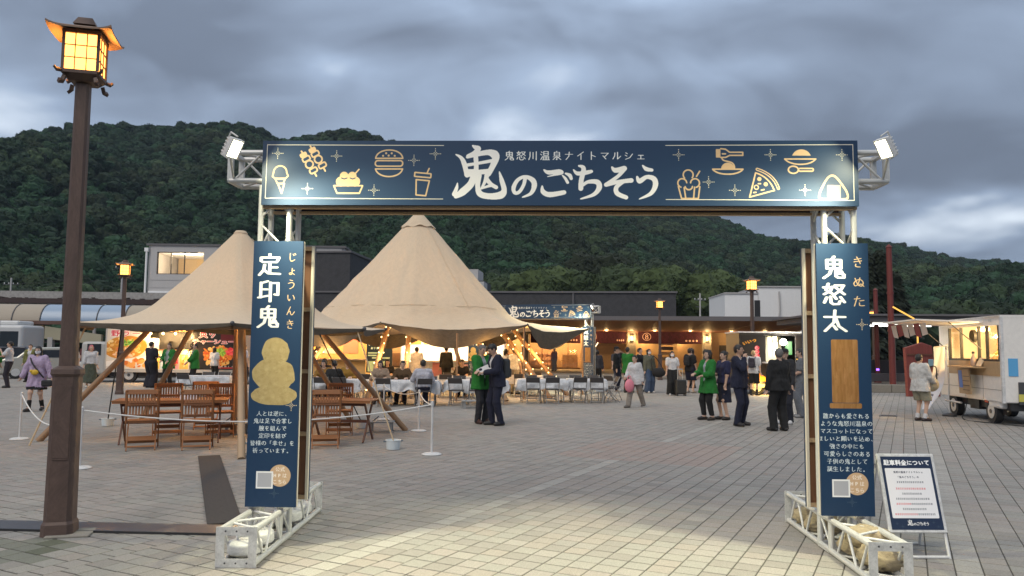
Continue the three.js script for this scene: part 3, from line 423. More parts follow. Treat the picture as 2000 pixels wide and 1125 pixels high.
  // pizza
  P([[1477, 340], [1465, 387], [1512, 374]]); x.beginPath(); x.moveTo(X(1477), Y(340)); x.quadraticCurveTo(X(1503), Y(348), X(1512), Y(374)); x.stroke(); x.lineWidth = 6 * k; x.beginPath(); x.moveTo(X(1480), Y(333)); x.quadraticCurveTo(X(1512), Y(343), X(1520), Y(370)); x.stroke(); x.strokeStyle = NAVY; x.lineWidth = 1.8 * k; x.beginPath(); x.moveTo(X(1480), Y(333)); x.quadraticCurveTo(X(1512), Y(343), X(1520), Y(370)); x.stroke(); x.strokeStyle = GOLD; x.lineWidth = 2.4 * k; C(1484, 352, 4.2, true); C(1496, 362, 4.2, true); C(1478, 368, 4); B(1484, 361, 7, 3, 0, 1, true); B(1490, 373, 8, 3, -0.2, 1, true); B(1475, 378, 7, 3, -0.1, 1, true);
  // rice and spoon
  x.lineWidth = 3 * k; C(1565, 313, 19, true, Math.PI + 0.35, -0.35); x.beginPath(); x.moveTo(X(1533), Y(313)); x.lineTo(X(1592), Y(313)); x.bezierCurveTo(X(1582), Y(327), X(1544), Y(327), X(1533), Y(313)); x.stroke(); x.beginPath(); x.ellipse(X(1549), Y(334), 9.5 * k, 7 * k, 0, 0, 7); x.stroke(); B(1573, 334, 28, 5.5, 0, 2.5);
  // rice ball
  x.lineWidth = 4 * k; x.beginPath(); x.moveTo(X(1617), Y(347)); x.bezierCurveTo(X(1627), Y(340), X(1634), Y(352), X(1648), Y(374)); x.bezierCurveTo(X(1655), Y(390), X(1650), Y(391), X(1640), Y(391)); x.lineTo(X(1610), Y(391)); x.bezierCurveTo(X(1596), Y(391), X(1594), Y(388), X(1600), Y(374)); x.bezierCurveTo(X(1606), Y(362), X(1612), Y(350), X(1617), Y(347)); x.stroke(); B(1625, 377, 25, 27, 0, 1, true);
  for (const [a, b] of [[545, 302], [662, 307.5], [606, 372], [815, 316], [737.5, 375], [857, 303], [1330, 305], [1387, 358], [1437, 374], [1506, 305], [1570.5, 373.5], [1642, 305]]) motif(x, X(a), Y(b), 11.5 * k, '#d8c7aa');
  x.fillStyle = CREAM; title(x, X(870), Y(270), k / 4.545);
  const s = 19.5; [...'鬼怒川温泉ナイトマルシェ'].forEach((ch, i) => glyph(x, ch, X(992 + i * 23.2), Y(297), s * k, 0.1, 0.055));
});
const panelTex = (big, small, lines, standIn) => canvasTex(388, 2048, (x, W, H) => {
  x.fillStyle = NAVY; x.fillRect(0, 0, W, H);
  const k = W / 98, X = (p) => p * k, Y = (p) => p * k * (2048 / 388) / (518 / 98);
  x.fillStyle = CREAM; [...big].forEach((ch, i) => glyph(x, ch, X(10), Y(25 + i * 51.5), 45 * k, 0.145, 0.085));
  x.fillStyle = GOLD; const n = [...small].length, p = n > 4 ? 26.5 : 38; [...small].forEach((ch, i) => glyph(x, ch, X(66), Y((n > 4 ? 22 : 24) + i * p), (n > 4 ? 21 : 25) * k, 0.085, 0.065));
  standIn(x, X, Y, k);
  x.fillStyle = '#cfd6da'; lines.forEach((t, i) => textRow(x, t, X(49), Y((lines.length > 6 ? 326 : 334) + i * 14.2), 10.6 * k, 10.9 * k, 0.1, 0.07));
  x.fillStyle = '#c6a684'; x.beginPath(); x.arc(X(66), Y(458), 21 * k, 0, 7); x.fill();
  x.fillStyle = '#efe6da'; ['公式', 'HPは', 'こちら'].forEach((t, i) => textRow(x, t, X(66), Y(441 + i * 12), 9.5 * k, 9.2 * k, 0.1, 0.08));
  x.fillStyle = '#e4e4e4'; x.fillRect(X(20), Y(450), 33 * k, 33 * k); x.fillStyle = '#a9aab0'; x.fillRect(X(23), Y(453), 27 * k, 27 * k);
  motif(x, X(n > 4 ? 84 : 83), Y(n > 4 ? 323 : 157), 11 * k, '#cdb695'); motif(x, X(56), Y(492), 9 * k, '#4a5a68');
});
// a plain boulder and a plain carved wood block, printed where the boards show pictures
const stonePrint = (c0, blobs, seed, grain) => (x, X, Y, k) => {
  for (const [a, b, rx, ry] of blobs) { x.save(); x.beginPath(); if (grain) x.roundRect(X(a - rx), Y(b - ry), 2 * rx * k, 2 * ry * k, 3 * k); else { for (let q = 0; q <= 40; q++) { const th = q / 40 * 6.2832, n = 1 + 0.05 * n2(Math.cos(th) * 1.3 + a + b, Math.sin(th) * 1.3); x.lineTo(X(a) + Math.cos(th) * Math.pow(Math.abs(Math.cos(th)), -0.15) * rx * k * n, Y(b) + Math.sin(th) * ry * k * n); } } x.clip();
  const r = rng(seed + b); x.fillStyle = `rgb(${c0})`; x.fillRect(0, 0, X(98), Y(518));
  for (let i = 0; i < 900; i++) { const d = (r() - 0.5) * 60, c = c0.map((v) => Math.max(0, Math.min(255, Math.round(v + d)))); x.fillStyle = `rgba(${c},0.25)`; x.beginPath(); const u = r() * 98, v = 150 + r() * 190; x.ellipse(X(u), Y(v), (1 + r() * (grain ? 1.5 : 5)) * k, (1 + r() * (grain ? 22 : 4)) * k, grain ? 0.02 : r() * 3, 0, 7); x.fill(); }
  x.restore(); }
};
const panelL = panelTex('定印鬼', 'じょういんき', ['人とは逆に、', '鬼は足で合掌し', '腕を組んで', '定印を結び', '皆様の「幸せ」を', '祈っています。'], stonePrint([168, 148, 100], [[50, 219, 27, 27], [48, 264, 42, 31], [49, 304, 45, 19]], 8, false));
const panelR = panelTex('鬼怒太', 'きぬた', ['誰からも愛される', 'ような鬼怒川温泉の', 'マスコットになって', 'ほしいと願いを込め、', '強さの中にも', '可愛らしさのある', '子供の鬼として', '誕生しました。'], stonePrint([140, 98, 52], [[49, 246, 25, 60], [49, 312, 30, 5]], 9, true));

const printMat = (t) => new THREE.MeshStandardMaterial({ map: t, roughness: 0.5 });
const navyEdge = M(NAVY, 0.5), plyBack = M(lin(0.20, 0.088, 0.042), 0.7, 0, { map: woodTex, rep: [4, 1] }), batten = M(lin(0.46, 0.32, 0.19), 0.7, 0, { map: woodTex, rep: [4, 1] });
const frontQuad = (x0, x1, y0, y1, z) => quad(V(x0, y0, z), V(x1, y0, z), V(x1, y1, z), V(x0, y1, z)), backQuad = (x0, x1, y0, y1, z) => quad(V(x1, y0, z), V(x0, y0, z), V(x0, y1, z), V(x1, y1, z));
const lampWhite = lin(1, 0.95, 0.62);
// box truss: chords along an axis with zigzag braces, chords and braces as sub-parts
function truss(parent, name, a, b, w, up, bays) {
  const dir = b.clone().sub(a), L = dir.length(); dir.normalize(); const s = up.clone().cross(dir).normalize(), h = w / 2 - 0.024, P = (i, j, t) => a.clone().addScaledVector(s, i * h).addScaledVector(up, j * h).addScaledVector(dir, t);
  const ring = (t) => [0, 1, 2, 3].map((e) => { const q = [[-1, -1], [1, -1], [1, 1], [-1, 1]]; return beam(P(...q[e], t), P(...q[(e + 1) % 4], t), 0.046, 0.03); });
  const t = part(parent, name, ring(0.004), alu); part(t, 'end_ring', ring(L - 0.004), alu);
  for (const [i, j] of [[-1, -1], [1, -1], [1, 1], [-1, 1]]) part(t, 'chord', rod(P(i, j, 0), P(i, j, L), 0.0235, 0.0235, 10), alu);
  const n = bays, st = L / n;
  for (let f = 0; f < 4; f++) { const q = [[-1, -1], [1, -1], [1, 1], [-1, 1]], A = q[f], B = q[(f + 1) % 4]; for (let k = 0; k < n; k++) { const u = k % 2 ? A : B, v = k % 2 ? B : A; part(t, 'brace', rod(P(...u, k * st + 0.03), P(...v, (k + 1) * st - 0.03), 0.0105, 0.0105, 7), alu); } }
  return t;
}
function endFrame(parent, x, z) { // flat square plate frame at the end of a base truss
  const g = [box(0.30, 0.062, 0.008, x, 0.262, z), box(0.30, 0.062, 0.008, x, 0.034, z), box(0.062, 0.166, 0.008, x - 0.119, 0.148, z), box(0.062, 0.166, 0.008, x + 0.119, 0.148, z)];
  const f = part(parent, 'end_frame', g, alu); const b = []; for (const u of [-0.08, 0, 0.08]) for (const y of [0.034, 0.262]) b.push(cyl(0.007, 0.007, 0.004, 8, x + u, y, z + 0.005, Math.PI / 2)); part(f, 'bolts', b, steelDark).userData.kind = 'stuff'; return f;
}
function floodlight(parent, x, y, z, sx) { // on an outrigger at the beam end, turned inwards and down along the board
  const g = new THREE.Group(); const body = part(parent, 'floodlight', [rbox(0.20, 0.145, 0.045, 0.01, 0, 0, -0.03), ...[-0.07, -0.035, 0, 0.035, 0.07].map((u) => box(0.008, 0.13, 0.04, u, 0, -0.07))], whitePaint);
  body.position.set(x, y, z); body.rotation.order = 'YXZ'; body.lookAt(body.position.clone()); body.rotation.set(0.55, -sx * 1.12, 0);
  body.rotation.z = -sx * 0.0; body.rotateZ(Math.PI / 2);
  part(body, 'lens', box(0.17, 0.115, 0.006, 0, 0, -0.004), glow(lampWhite, 14)); part(body, 'bezel', [box(0.2, 0.014, 0.02, 0, 0.066, 0), box(0.2, 0.014, 0.02, 0, -0.066, 0), box(0.014, 0.118, 0.02, 0.093, 0, 0), box(0.014, 0.118, 0.02, -0.093, 0, 0)], whitePaint);
  part(body, 'bracket', [rod(V(-0.12, 0, -0.03), V(-0.12, 0.0, -0.14), 0.008), rod(V(0.12, 0, -0.03), V(0.12, 0, -0.14), 0.008), rod(V(-0.12, 0, -0.14), V(0.12, 0, -0.14), 0.008)], alu);
  const l = new THREE.RectAreaLight(lampWhite, GATE_LIGHT, 0.14, 0.095); l.position.set(0, 0, 0.012); l.rotation.y = Math.PI; l.name = 'light'; body.add(l);
  const b = new THREE.SpotLight(lampWhite, GATE_BEAM, 0, 0.98, 1); b.position.set(x - sx * 0.03, y - 0.04, z + 0.02); b.target.position.set(sx * -0.45, 0, 1.25); b.castShadow = true; b.shadow.radius = 4; b.name = 'light'; parent.add(b, b.target);   // the reflector throws its beam down and inwards
  return body;
}
const GATE_LIGHT = 240, GATE_BEAM = 34;
function makeGate(label) {
  const g = thing('market_gate', label, 'gate', [0.345, 0, -6.5], -0.034);
  const LX = [-2.345, 2.345], bz = [-0.16, -0.03];
  LX.forEach((x, i) => {
    truss(g, 'truss_leg', V(x, 0.02, 0), V(x, 2.96, 0), 0.29, V(0, 0, 1), 10);
    const c = bz[i], turn = i ? -0.02 : 0.034, sub = part(g, 'base_frame', [box(0.02, 0.02, 0.02, 0, 0.01, 0)], alu); sub.position.set(x, 0, c); sub.rotation.y = turn;
    const L = 1.93; for (const sx of [-1, 1]) for (const y of [0.026, 0.268]) part(sub, 'rail', rod(V(sx * 0.121, y, -L / 2), V(sx * 0.121, y, L / 2), 0.0235, 0.0235, 10), alu);
    const P = (a, b, z) => V(a * 0.121, b > 0 ? 0.268 : 0.026, z);
    for (const [z0, z1] of [[0.26, 0.93], [-0.93, -0.26]]) for (let k = 0; k < 3; k++) { const za = lerp(z0, z1, k / 3), zb = lerp(z0, z1, (k + 1) / 3); for (const s of [-1, 1]) part(sub, 'brace', rod(P(s, k % 2 ? 1 : -1, za + 0.03), P(s, k % 2 ? -1 : 1, zb - 0.03), 0.0105, 0.0105, 7), whitePaint); part(sub, 'brace', rod(P(k % 2 ? 1 : -1, 1, za + 0.02), P(k % 2 ? -1 : 1, 1, zb - 0.02), 0.0105, 0.0105, 7), whitePaint); part(sub, 'brace', rod(P(k % 2 ? 1 : -1, -1, za + 0.02), P(k % 2 ? -1 : 1, -1, zb - 0.02), 0.0105, 0.0105, 7), whitePaint); }
    endFrame(sub, 0, L / 2 + 0.006); endFrame(sub, 0, -L / 2 - 0.012);
  });
  truss(g, 'truss_beam', V(-2.745, 3.13, 0), V(2.745, 3.13, 0), 0.29, V(0, 1, 0), 18);
  // cross board and side boards, each printed outside and battened inside, front and rear
  for (const s of [1, -1]) {
    const z = s * 0.178, zf = s * 0.195, zb = s * 0.164, x0 = -2.445, x1 = 2.485, y0 = 2.79, y1 = 3.335;
    const b = part(g, s > 0 ? 'cross_board' : 'cross_board', box(x1 - x0, y1 - y0, 0.026, (x0 + x1) / 2, (y0 + y1) / 2, z), navyEdge); part(b, 'print', s > 0 ? frontQuad(x0, x1, y0, y1, zf - s * 0.002) : backQuad(x0, x1, y0, y1, zf - s * 0.002), printMat(bannerTex));
    part(b, 'backing', box(x1 - x0 - 0.01, 0.02, 0.06, 0.02, y0 - 0.012, zb - s * 0.03), batten); part(b, 'backing', [box(x1 - x0 - 0.02, y1 - y0 - 0.04, 0.006, 0.02, (y0 + y1) / 2, zb - s * 0.002), ...[-2, -1, 0, 1, 2].map((k) => box(0.03, 0.4, 0.02, k * 0.9, 3.05, zb - s * 0.014))], plyBack);
    [[-2.285, panelL], [2.338, panelR]].forEach(([cx, tex]) => {
      const w = 0.415, p0 = 0.312, p1 = 2.485, q = part(g, 'side_board', box(w, p1 - p0, 0.024, cx, (p0 + p1) / 2, z), navyEdge); part(q, 'print', s > 0 ? frontQuad(cx - w / 2, cx + w / 2, p0, p1, zf - s * 0.004) : backQuad(cx - w / 2, cx + w / 2, p0, p1, zf - s * 0.004), printMat(tex));
      part(q, 'backing', box(w - 0.03, p1 - p0 - 0.02, 0.006, cx, (p0 + p1) / 2, zb - s * 0.002), plyBack);
      const bt = [box(0.022, p1 - p0, 0.03, cx - w / 2 + 0.012, (p0 + p1) / 2, zb - s * 0.018), box(0.022, p1 - p0, 0.03, cx + w / 2 - 0.012, (p0 + p1) / 2, zb - s * 0.018)];
      part(q, 'batten', bt, M(lin(0.6, 0.55, 0.46), 0.6)); for (let k = 0; k < 5; k++) part(q, 'batten', box(w - 0.046, 0.035, 0.026, cx, p0 + 0.02 + k * (p1 - p0 - 0.04) / 4, zb - s * 0.016), batten);
    });
  }
  for (const s of [-1, 1]) { const a = part(g, 'lamp_arm', [rod(V(s * 2.72, 3.25, 0.1), V(s * 2.61, 3.20, 0.44), 0.014), rod(V(s * 2.72, 3.02, 0.1), V(s * 2.62, 3.15, 0.44), 0.010)], alu); floodlight(g, s * 2.57, 3.19, 0.48, s).scale.setScalar(0.82); }
  return g;
}
const gate = makeGate('wide navy market gate with white title board on white truss legs');
const gate2 = copy(gate, 'small distant navy market gate beyond the large tent', [0.706, 0, -29.85], -0.35);
gate2.children.filter((o) => o.isSpotLight).forEach((o) => { const t = new THREE.Object3D(); t.name = 'aim'; t.position.set(o.position.x > 0 ? -0.45 : 0.45, 0, 1.25); gate2.add(t); o.target = t; });
// ballast in the truss feet
{
  const discGeo = [lathe([[0, 0], [0.115, 0], [0.128, 0.02], [0.128, 0.07], [0.118, 0.095], [0.05, 0.1], [0, 0.1]], 24), tube([V(-0.06, 0.095, 0), V(-0.05, 0.125, 0), V(0.05, 0.125, 0), V(0.06, 0.095, 0)], 0.009, 6, 12)];
  const g = 'white moulded weights inside the truss foot', w0 = single('ballast_weight', discGeo, whitePaint, 'round white moulded weight resting inside the open truss foot', 'weight', g, [-2.0, 0.05, -5.98]);
  copy(w0, null, [-2.01, 0.05, -6.30]); copy(w0, null, [-2.0, 0.05, -7.1]); copy(w0, null, [-2.0, 0.05, -7.42]);
  const bag = (seed) => { const s = new THREE.SphereGeometry(1, 22, 14), p = s.attributes.position; for (let i = 0; i < p.count; i++) { const x = p.getX(i), y = p.getY(i), z = p.getZ(i), n = 1 + 0.16 * n3(x * 2.5 + seed, y * 2.5, z * 2.5) + 0.05 * n3(x * 8, y * 8 + seed, z * 8); p.setXYZ(i, Math.sign(x) * Math.pow(Math.abs(x), 0.7) * 0.115 * n, Math.max(-0.75, y) * 0.085 * n, Math.sign(z) * Math.pow(Math.abs(z), 0.75) * 0.17 * n); } s.computeVertexNormals(); return s; };
  const sack = M(lin(0.42, 0.34, 0.22), 0.95, 0, { map: grainTex, bump: grainTex, bs: 0.006 });
  [[2.70, 0.11, -5.78, 1], [2.72, 0.11, -6.12, 2], [2.73, 0.20, -6.0, 3], [2.76, 0.11, -6.9, 4], [2.77, 0.11, -7.2, 5]].forEach(([x, y, z, k]) => single('sandbag', bag(k * 3.1), sack, 'slumped beige sandbag weighing down the truss foot beside the notice board', 'sandbag', 'beige sandbags inside the truss foot', [x, y, z], k * 0.3));
}
// ---------------------------------------------------------------- lantern lamp posts
function makeLamp(label) {
  const t = thing('lantern_lamp_post', label, 'street lamp', [0, 0, 0], 0, 'brown lantern lamp posts');
  const oct = (w0, w1, y0, y1) => { const g = new THREE.CylinderGeometry(1, 1, 1, 8, 1); const p = g.attributes.position, c = 0.72; for (let i = 0; i < p.count; i++) { const top = p.getY(i) > 0, a = Math.atan2(p.getX(i), p.getZ(i)), k = Math.round((a / (Math.PI / 4))), w = (top ? w1 : w0) / 2, cx = [0.68, 1, 1, 0.68, -0.68, -1, -1, -0.68][((k % 8) + 8) % 8], cz = [1, 0.68, -0.68, -1, -1, -0.68, 0.68, 1][((k % 8) + 8) % 8]; if (Math.hypot(p.getX(i), p.getZ(i)) > 0.5) p.setXYZ(i, cx * w, top ? y1 : y0, cz * w); else p.setY(i, top ? y1 : y0); } return g.toNonIndexed(); };
  const solid = (g) => { g.computeVertexNormals(); return g; };
  part(t, 'foot', [solid(oct(0.31, 0.30, 0.0, 0.10)), solid(oct(0.30, 0.27, 0.10, 0.125))], brownPost);
  part(t, 'pedestal', [solid(oct(0.268, 0.245, 0.125, 1.37)), box(0.15, 0.62, 0.012, 0, 0.98, 0.126, -0.009), box(0.15, 0.012, 0.02, 0, 0.66, 0.13)], brownPost); part(t, 'emblem', [1.22, 0.42].flatMap((y) => [beam(V(-0.03, y, 0.127 - y * 0.003), V(0, y + 0.025, 0.128 - y * 0.003), 0.008, 0.008), beam(V(0.03, y, 0.127 - y * 0.003), V(0, y + 0.025, 0.128 - y * 0.003), 0.008, 0.008), box(0.07, 0.007, 0.008, 0, y - 0.012, 0.128 - y * 0.003)]), brownPost).userData.kind = 'stuff';
  part(t, 'collar', [solid(oct(0.25, 0.285, 1.37, 1.395)), solid(oct(0.285, 0.275, 1.395, 1.435)), solid(oct(0.27, 0.17, 1.435, 1.465))], brownPost);
  part(t, 'post', solid(oct(0.158, 0.138, 1.465, 4.02)), brownPost);
  const dish = part(t, 'lantern_base', [place(new THREE.CylinderGeometry(0.25, 0.16, 0.06, 4, 1), 0, 4.06, 0, 0, Math.PI / 4), box(0.37, 0.03, 0.37, 0, 4.10, 0)], brownPost);
  for (const [a, b] of [[-1, -1], [1, -1], [1, 1], [-1, 1]]) { part(dish, 'bracket_foot', [beam(V(a * 0.15, 4.055, b * 0.15), V(a * 0.165, 4.005, b * 0.165), 0.035, 0.035), beam(V(a * 0.155, 4.008, b * 0.155), V(a * 0.195, 3.998, b * 0.195), 0.04, 0.03)], brownPost); part(dish, 'corner_horn', [beam(V(a * 0.18, 4.10, b * 0.18), V(a * 0.215, 4.095, b * 0.215), 0.03, 0.026), beam(V(a * 0.21, 4.092, b * 0.21), V(a * 0.232, 4.118, b * 0.232), 0.022, 0.022)], brownPost); }
  const fr = [], y0 = 4.115, y1 = 4.455, h = 0.168; for (const [a, b] of [[-1, -1], [1, -1], [1, 1], [-1, 1]]) fr.push(box(0.028, y1 - y0, 0.028, a * h, (y0 + y1) / 2, b * h)); fr.push(box(0.37, 0.03, 0.37, 0, y1 + 0.012, 0));
  const body = part(t, 'lantern_frame', fr, brownPost), paneM = glow(lin(1, 0.37, 0.075), 3.3);
  for (let f = 0; f < 4; f++) {
    const gp = new THREE.Matrix4().makeRotationY(f * Math.PI / 2), cs = (y1 - y0) / 3, cw = 2 * h / 3;
    for (let i = 0; i < 3; i++) for (let j = 0; j < 3; j++) part(body, 'pane', box(cw - 0.012, cs - 0.012, 0.004, (i - 1) * cw, y0 + (j + 0.5) * cs, h - 0.006).applyMatrix4(gp), paneM);
    part(body, 'muntin', [box(0.008, y1 - y0, 0.012, -cw / 2, (y0 + y1) / 2, h), box(0.008, y1 - y0, 0.012, cw / 2, (y0 + y1) / 2, h), box(2 * h, 0.008, 0.011, 0, y0 + cs, h + 0.001), box(2 * h, 0.008, 0.011, 0, y0 + 2 * cs, h + 0.001)].map((q) => q.applyMatrix4(gp)), brownPost);
  }
  // hipped roof with upturned eaves
  const N = 16, pos = [], idx = [], R = 0.315, ry = (u, v) => { const m = Math.max(Math.abs(u), Math.abs(v)), e = Math.min(Math.abs(u), Math.abs(v)); return 4.475 + 0.105 * Math.pow(1 - m, 0.9) + 0.04 * Math.pow(m, 3) * Math.pow(e, 4); };
  for (const lay of [0, 1]) for (let i = 0; i <= N; i++) for (let j = 0; j <= N; j++) { const u = i / N * 2 - 1, v = j / N * 2 - 1; pos.push(u * R, ry(u, v) - lay * 0.016, v * R); }
  const W1 = N + 1, off = W1 * W1; for (let i = 0; i < N; i++) for (let j = 0; j < N; j++) { const a = i * W1 + j; idx.push(a, a + 1, a + W1, a + 1, a + W1 + 1, a + W1, off + a, off + a + W1, off + a + 1, off + a + 1, off + a + W1, off + a + W1 + 1); }
  const rim = []; for (let i = 0; i < N; i++) rim.push([i * W1, (i + 1) * W1], [(i + 1) * W1 + N, i * W1 + N], [i + 1, i], [N * W1 + i, N * W1 + i + 1]); for (const [a, b] of rim) idx.push(a, b, off + a, b, off + b, off + a);
  const rg = new THREE.BufferGeometry(); rg.setAttribute('position', new THREE.BufferAttribute(new Float32Array(pos), 3)); rg.setIndex(idx); const rg2 = rg.toNonIndexed(); rg2.computeVertexNormals();
  part(t, 'roof', rg2, M(lin(0.22, 0.14, 0.095), 0.6, 0, { side: THREE.DoubleSide })); part(t, 'roof_cap', place(new THREE.CylinderGeometry(0.10, 0.155, 0.07, 4), 0, 4.60, 0, 0, Math.PI / 4), brownPost);
  for (let f = 0; f < 4; f++) { const a = f * Math.PI / 2, l = new THREE.RectAreaLight(lin(1, 0.40, 0.07), 9, 0.32, 0.32); l.position.set(Math.sin(a) * 0.19, 4.285, Math.cos(a) * 0.19); l.rotation.y = a + Math.PI; l.name = 'light'; t.add(l); }
  return t;
}
const lamp = makeLamp('near tall brown lantern lamp post standing on a mossy footing by the cable cover');
lamp.position.set(-3.84, 0, -6.74); lamp.rotation.y = 0.26; lamp.scale.set(0.82, 0.975, 0.82);
copy(lamp, 'brown lantern lamp post in front of the noodle food truck', [-13.12, 0, -26.1], 0.3);
copy(lamp, 'brown lantern lamp post rising behind the black food truck', [9.3, 0, -29.9], 0.2);
copy(lamp, 'brown lantern lamp post among the people before the maroon door curtains', [8.23, 0, -43], 0.1);
copy(lamp, 'brown lantern lamp post beside the tall red posts', [24.3, 0, -52], 0.1);
// ---------------------------------------------------------------- tipi tents
const fabricTex = noiseTex(256, (u, v) => 0.93 + 0.035 * tor(u, v, 1.2, 1) + 0.02 * tor(u, v, 4, 5) + 0.03 * tor(u, v, 24, 9));
const canvasMat = new THREE.MeshPhysicalMaterial({ color: lin(0.70, 0.55, 0.385), roughness: 0.95, transmission: 0.06, thickness: 0, map: fabricTex, bumpMap: weaveTex, bumpScale: 0.0015, side: THREE.DoubleSide });
const shadedValanceMat = M(lin(0.15, 0.125, 0.095), 0.95, 0, { map: grainTex, side: THREE.DoubleSide });  // darker than the canvas: shade under the eaves is put into the colour
const poleMat = M(lin(0.37, 0.215, 0.11), 0.6, 0, { map: woodTex, rep: [3, 0.6] }), bareMat = M(lin(0.52, 0.36, 0.22), 0.65, 0, { map: woodTex, rep: [3, 0.6] });
const bulbMat = glow(lin(1, 0.62, 0.22), 5);
function makeTent(label, c, apexH, sh, corners, poles, poleR, droop, wrinkle) {
  // corners: [degrees from +z towards +x, radius, height]; sh: [shoulder radius, shoulder height]
  const t = thing('tipi_tent', label, 'tent', [c[0], 0, c[1]], 0), rad = Math.PI / 180, n = corners.length;
  const edge = (deg) => { // straight sagging edge between neighbouring corners
    let i = 0; const d = ((deg % 360) + 360) % 360; const cs = corners.map((q) => [((q[0] % 360) + 360) % 360, q[1], q[2]]).sort((a, b) => a[0] - b[0]);
    for (i = 0; i < n; i++) { const a = cs[i], b = cs[(i + 1) % n]; let b0 = b[0]; if (i === n - 1) b0 += 360; let dd = d; if (i === n - 1 && d < a[0]) dd += 360; if (dd >= a[0] && dd <= b0) {
      const f = (dd - a[0]) / (b0 - a[0]), ax = Math.sin(a[0] * rad) * a[1], az = Math.cos(a[0] * rad) * a[1], bx = Math.sin(b0 * rad) * b[1], bz = Math.cos(b0 * rad) * b[1];
      const da = (dd) * rad, sx = Math.sin(da), sz = Math.cos(da), den = sx * (bz - az) - sz * (bx - ax), s = (ax * (bz - az) - az * (bx - ax)) / den, tt = Math.abs(bx - ax) > Math.abs(bz - az) ? (sx * s - ax) / (bx - ax) : (sz * s - az) / (bz - az);
      return { r: s * (1 - 0.05 * Math.sin(Math.PI * tt)), h: lerp(a[2], b[2], tt), f: Math.max(0, Math.min(1, tt)) }; } }
  };
  const NT = 180, NR = 26, pos = [], uv = [], idx = [], val = [];
  const facet = (deg) => { // canvas is tight over the poles and flat between them
    const as = poles.map((p) => ((p[0] % 360) + 360) % 360).sort((a, b) => a - b); const d = ((deg % 360) + 360) % 360; let lo = as[as.length - 1] - 360, hi = as[0]; for (let i = 0; i < as.length; i++) { if (as[i] <= d) { lo = as[i]; hi = i + 1 < as.length ? as[i + 1] : as[0] + 360; } } const half = Math.min(30, (hi - lo) / 2) * rad, m = Math.min(Math.abs(d - lo), Math.abs(hi - d)) * rad; return lerp(1, Math.cos(half) / Math.cos(Math.max(0, half - m)), 0.8); };
  for (let i = 0; i <= NT; i++) {
    const deg = i / NT * 360, e = edge(deg), fx = facet(deg), sx = Math.sin(deg * rad), sz = Math.cos(deg * rad), slope = (apexH - sh[1]) / (sh[0] - 0.1);
    const S = [sh[0], sh[1]], C = [sh[0] + (sh[1] - e.h) * 0.85 / slope, e.h + 0.06], Eg = [Math.max(e.r, C[0] + 0.1), e.h];
    for (let j = 0; j <= NR; j++) {
      let r, h; const v = j / NR;
      if (v < 0.5) { const q = v / 0.5; r = lerp(0.1, S[0], q); h = lerp(apexH, S[1], q) - 0.03 * Math.sin(Math.PI * q); r *= lerp(1, fx, Math.min(1, q * 3)); } else { const q = (v - 0.5) / 0.5, a = (1 - q) * (1 - q), b = 2 * q * (1 - q), d = q * q; r = a * S[0] * fx + b * C[0] * fx + d * Eg[0]; h = a * S[1] + b * C[1] + d * Eg[1] - droop * 0.35 * q * Math.sin(Math.PI * e.f); }
      const w = wrinkle * (n3(sx * r * 1.1 + c[0], h * 0.7, sz * r * 1.1) * 0.6 + n3(sx * r * 3.5, h * 1.1 + c[1], sz * r * 3.5) * 0.3) * Math.min(1, v * 3);
      pos.push(sx * (r + w), h + w * 0.6, sz * (r + w)); uv.push(i / NT * 12, v * 6);
    }
    const o = pos.slice(-3), q = 0.05 + droop * Math.pow(Math.sin(Math.PI * e.f), 1.4); val.push([o, q, e]);
  }
  for (let i = 0; i < NT; i++) for (let j = 0; j < NR; j++) { const a = i * (NR + 1) + j, b = a + NR + 1; idx.push(a, a + 1, b, b, a + 1, b + 1); }
  const g = new THREE.BufferGeometry(); g.setAttribute('position', new THREE.BufferAttribute(new Float32Array(pos), 3)); g.setAttribute('uv', new THREE.BufferAttribute(new Float32Array(uv), 2)); g.setIndex(idx); g.computeVertexNormals();
  const can = part(t, 'canopy', g, canvasMat);
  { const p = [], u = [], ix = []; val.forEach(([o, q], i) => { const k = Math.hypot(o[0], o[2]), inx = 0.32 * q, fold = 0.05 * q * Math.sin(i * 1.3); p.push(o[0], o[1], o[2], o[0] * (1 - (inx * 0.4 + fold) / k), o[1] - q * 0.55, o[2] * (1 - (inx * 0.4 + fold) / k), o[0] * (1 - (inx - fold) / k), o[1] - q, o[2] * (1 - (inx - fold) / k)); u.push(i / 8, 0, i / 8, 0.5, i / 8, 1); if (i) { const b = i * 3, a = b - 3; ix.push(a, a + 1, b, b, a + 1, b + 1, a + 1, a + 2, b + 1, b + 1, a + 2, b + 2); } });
    const vg = new THREE.BufferGeometry(); vg.setAttribute('position', new THREE.BufferAttribute(new Float32Array(p), 3)); vg.setAttribute('uv', new THREE.BufferAttribute(new Float32Array(u), 2)); vg.setIndex(ix); vg.computeVertexNormals(); part(can, 'valance', vg, shadedValanceMat); }
  if (apexH > 5) { const L = apexH * 0.085, sl = (sh[0] - 0.1) / (apexH - sh[1]), g = new THREE.CylinderGeometry(0.13, 0.13 + L * sl + 0.004, L, 40, 3, true), p = g.attributes.position; for (let i = 0; i < p.count; i++) if (p.getY(i) < -L / 2 + 0.01) { const a = Math.atan2(p.getX(i), p.getZ(i)); p.setY(i, p.getY(i) + 0.035 * Math.sin(a * 8) + 0.02 * Math.sin(a * 3)); p.setX(i, p.getX(i) * (1 + 0.03 * Math.sin(a * 11))); } g.computeVertexNormals(); part(can, 'apex_flap', g.translate(0, apexH - L / 2 + 0.015, 0), canvasMat); }
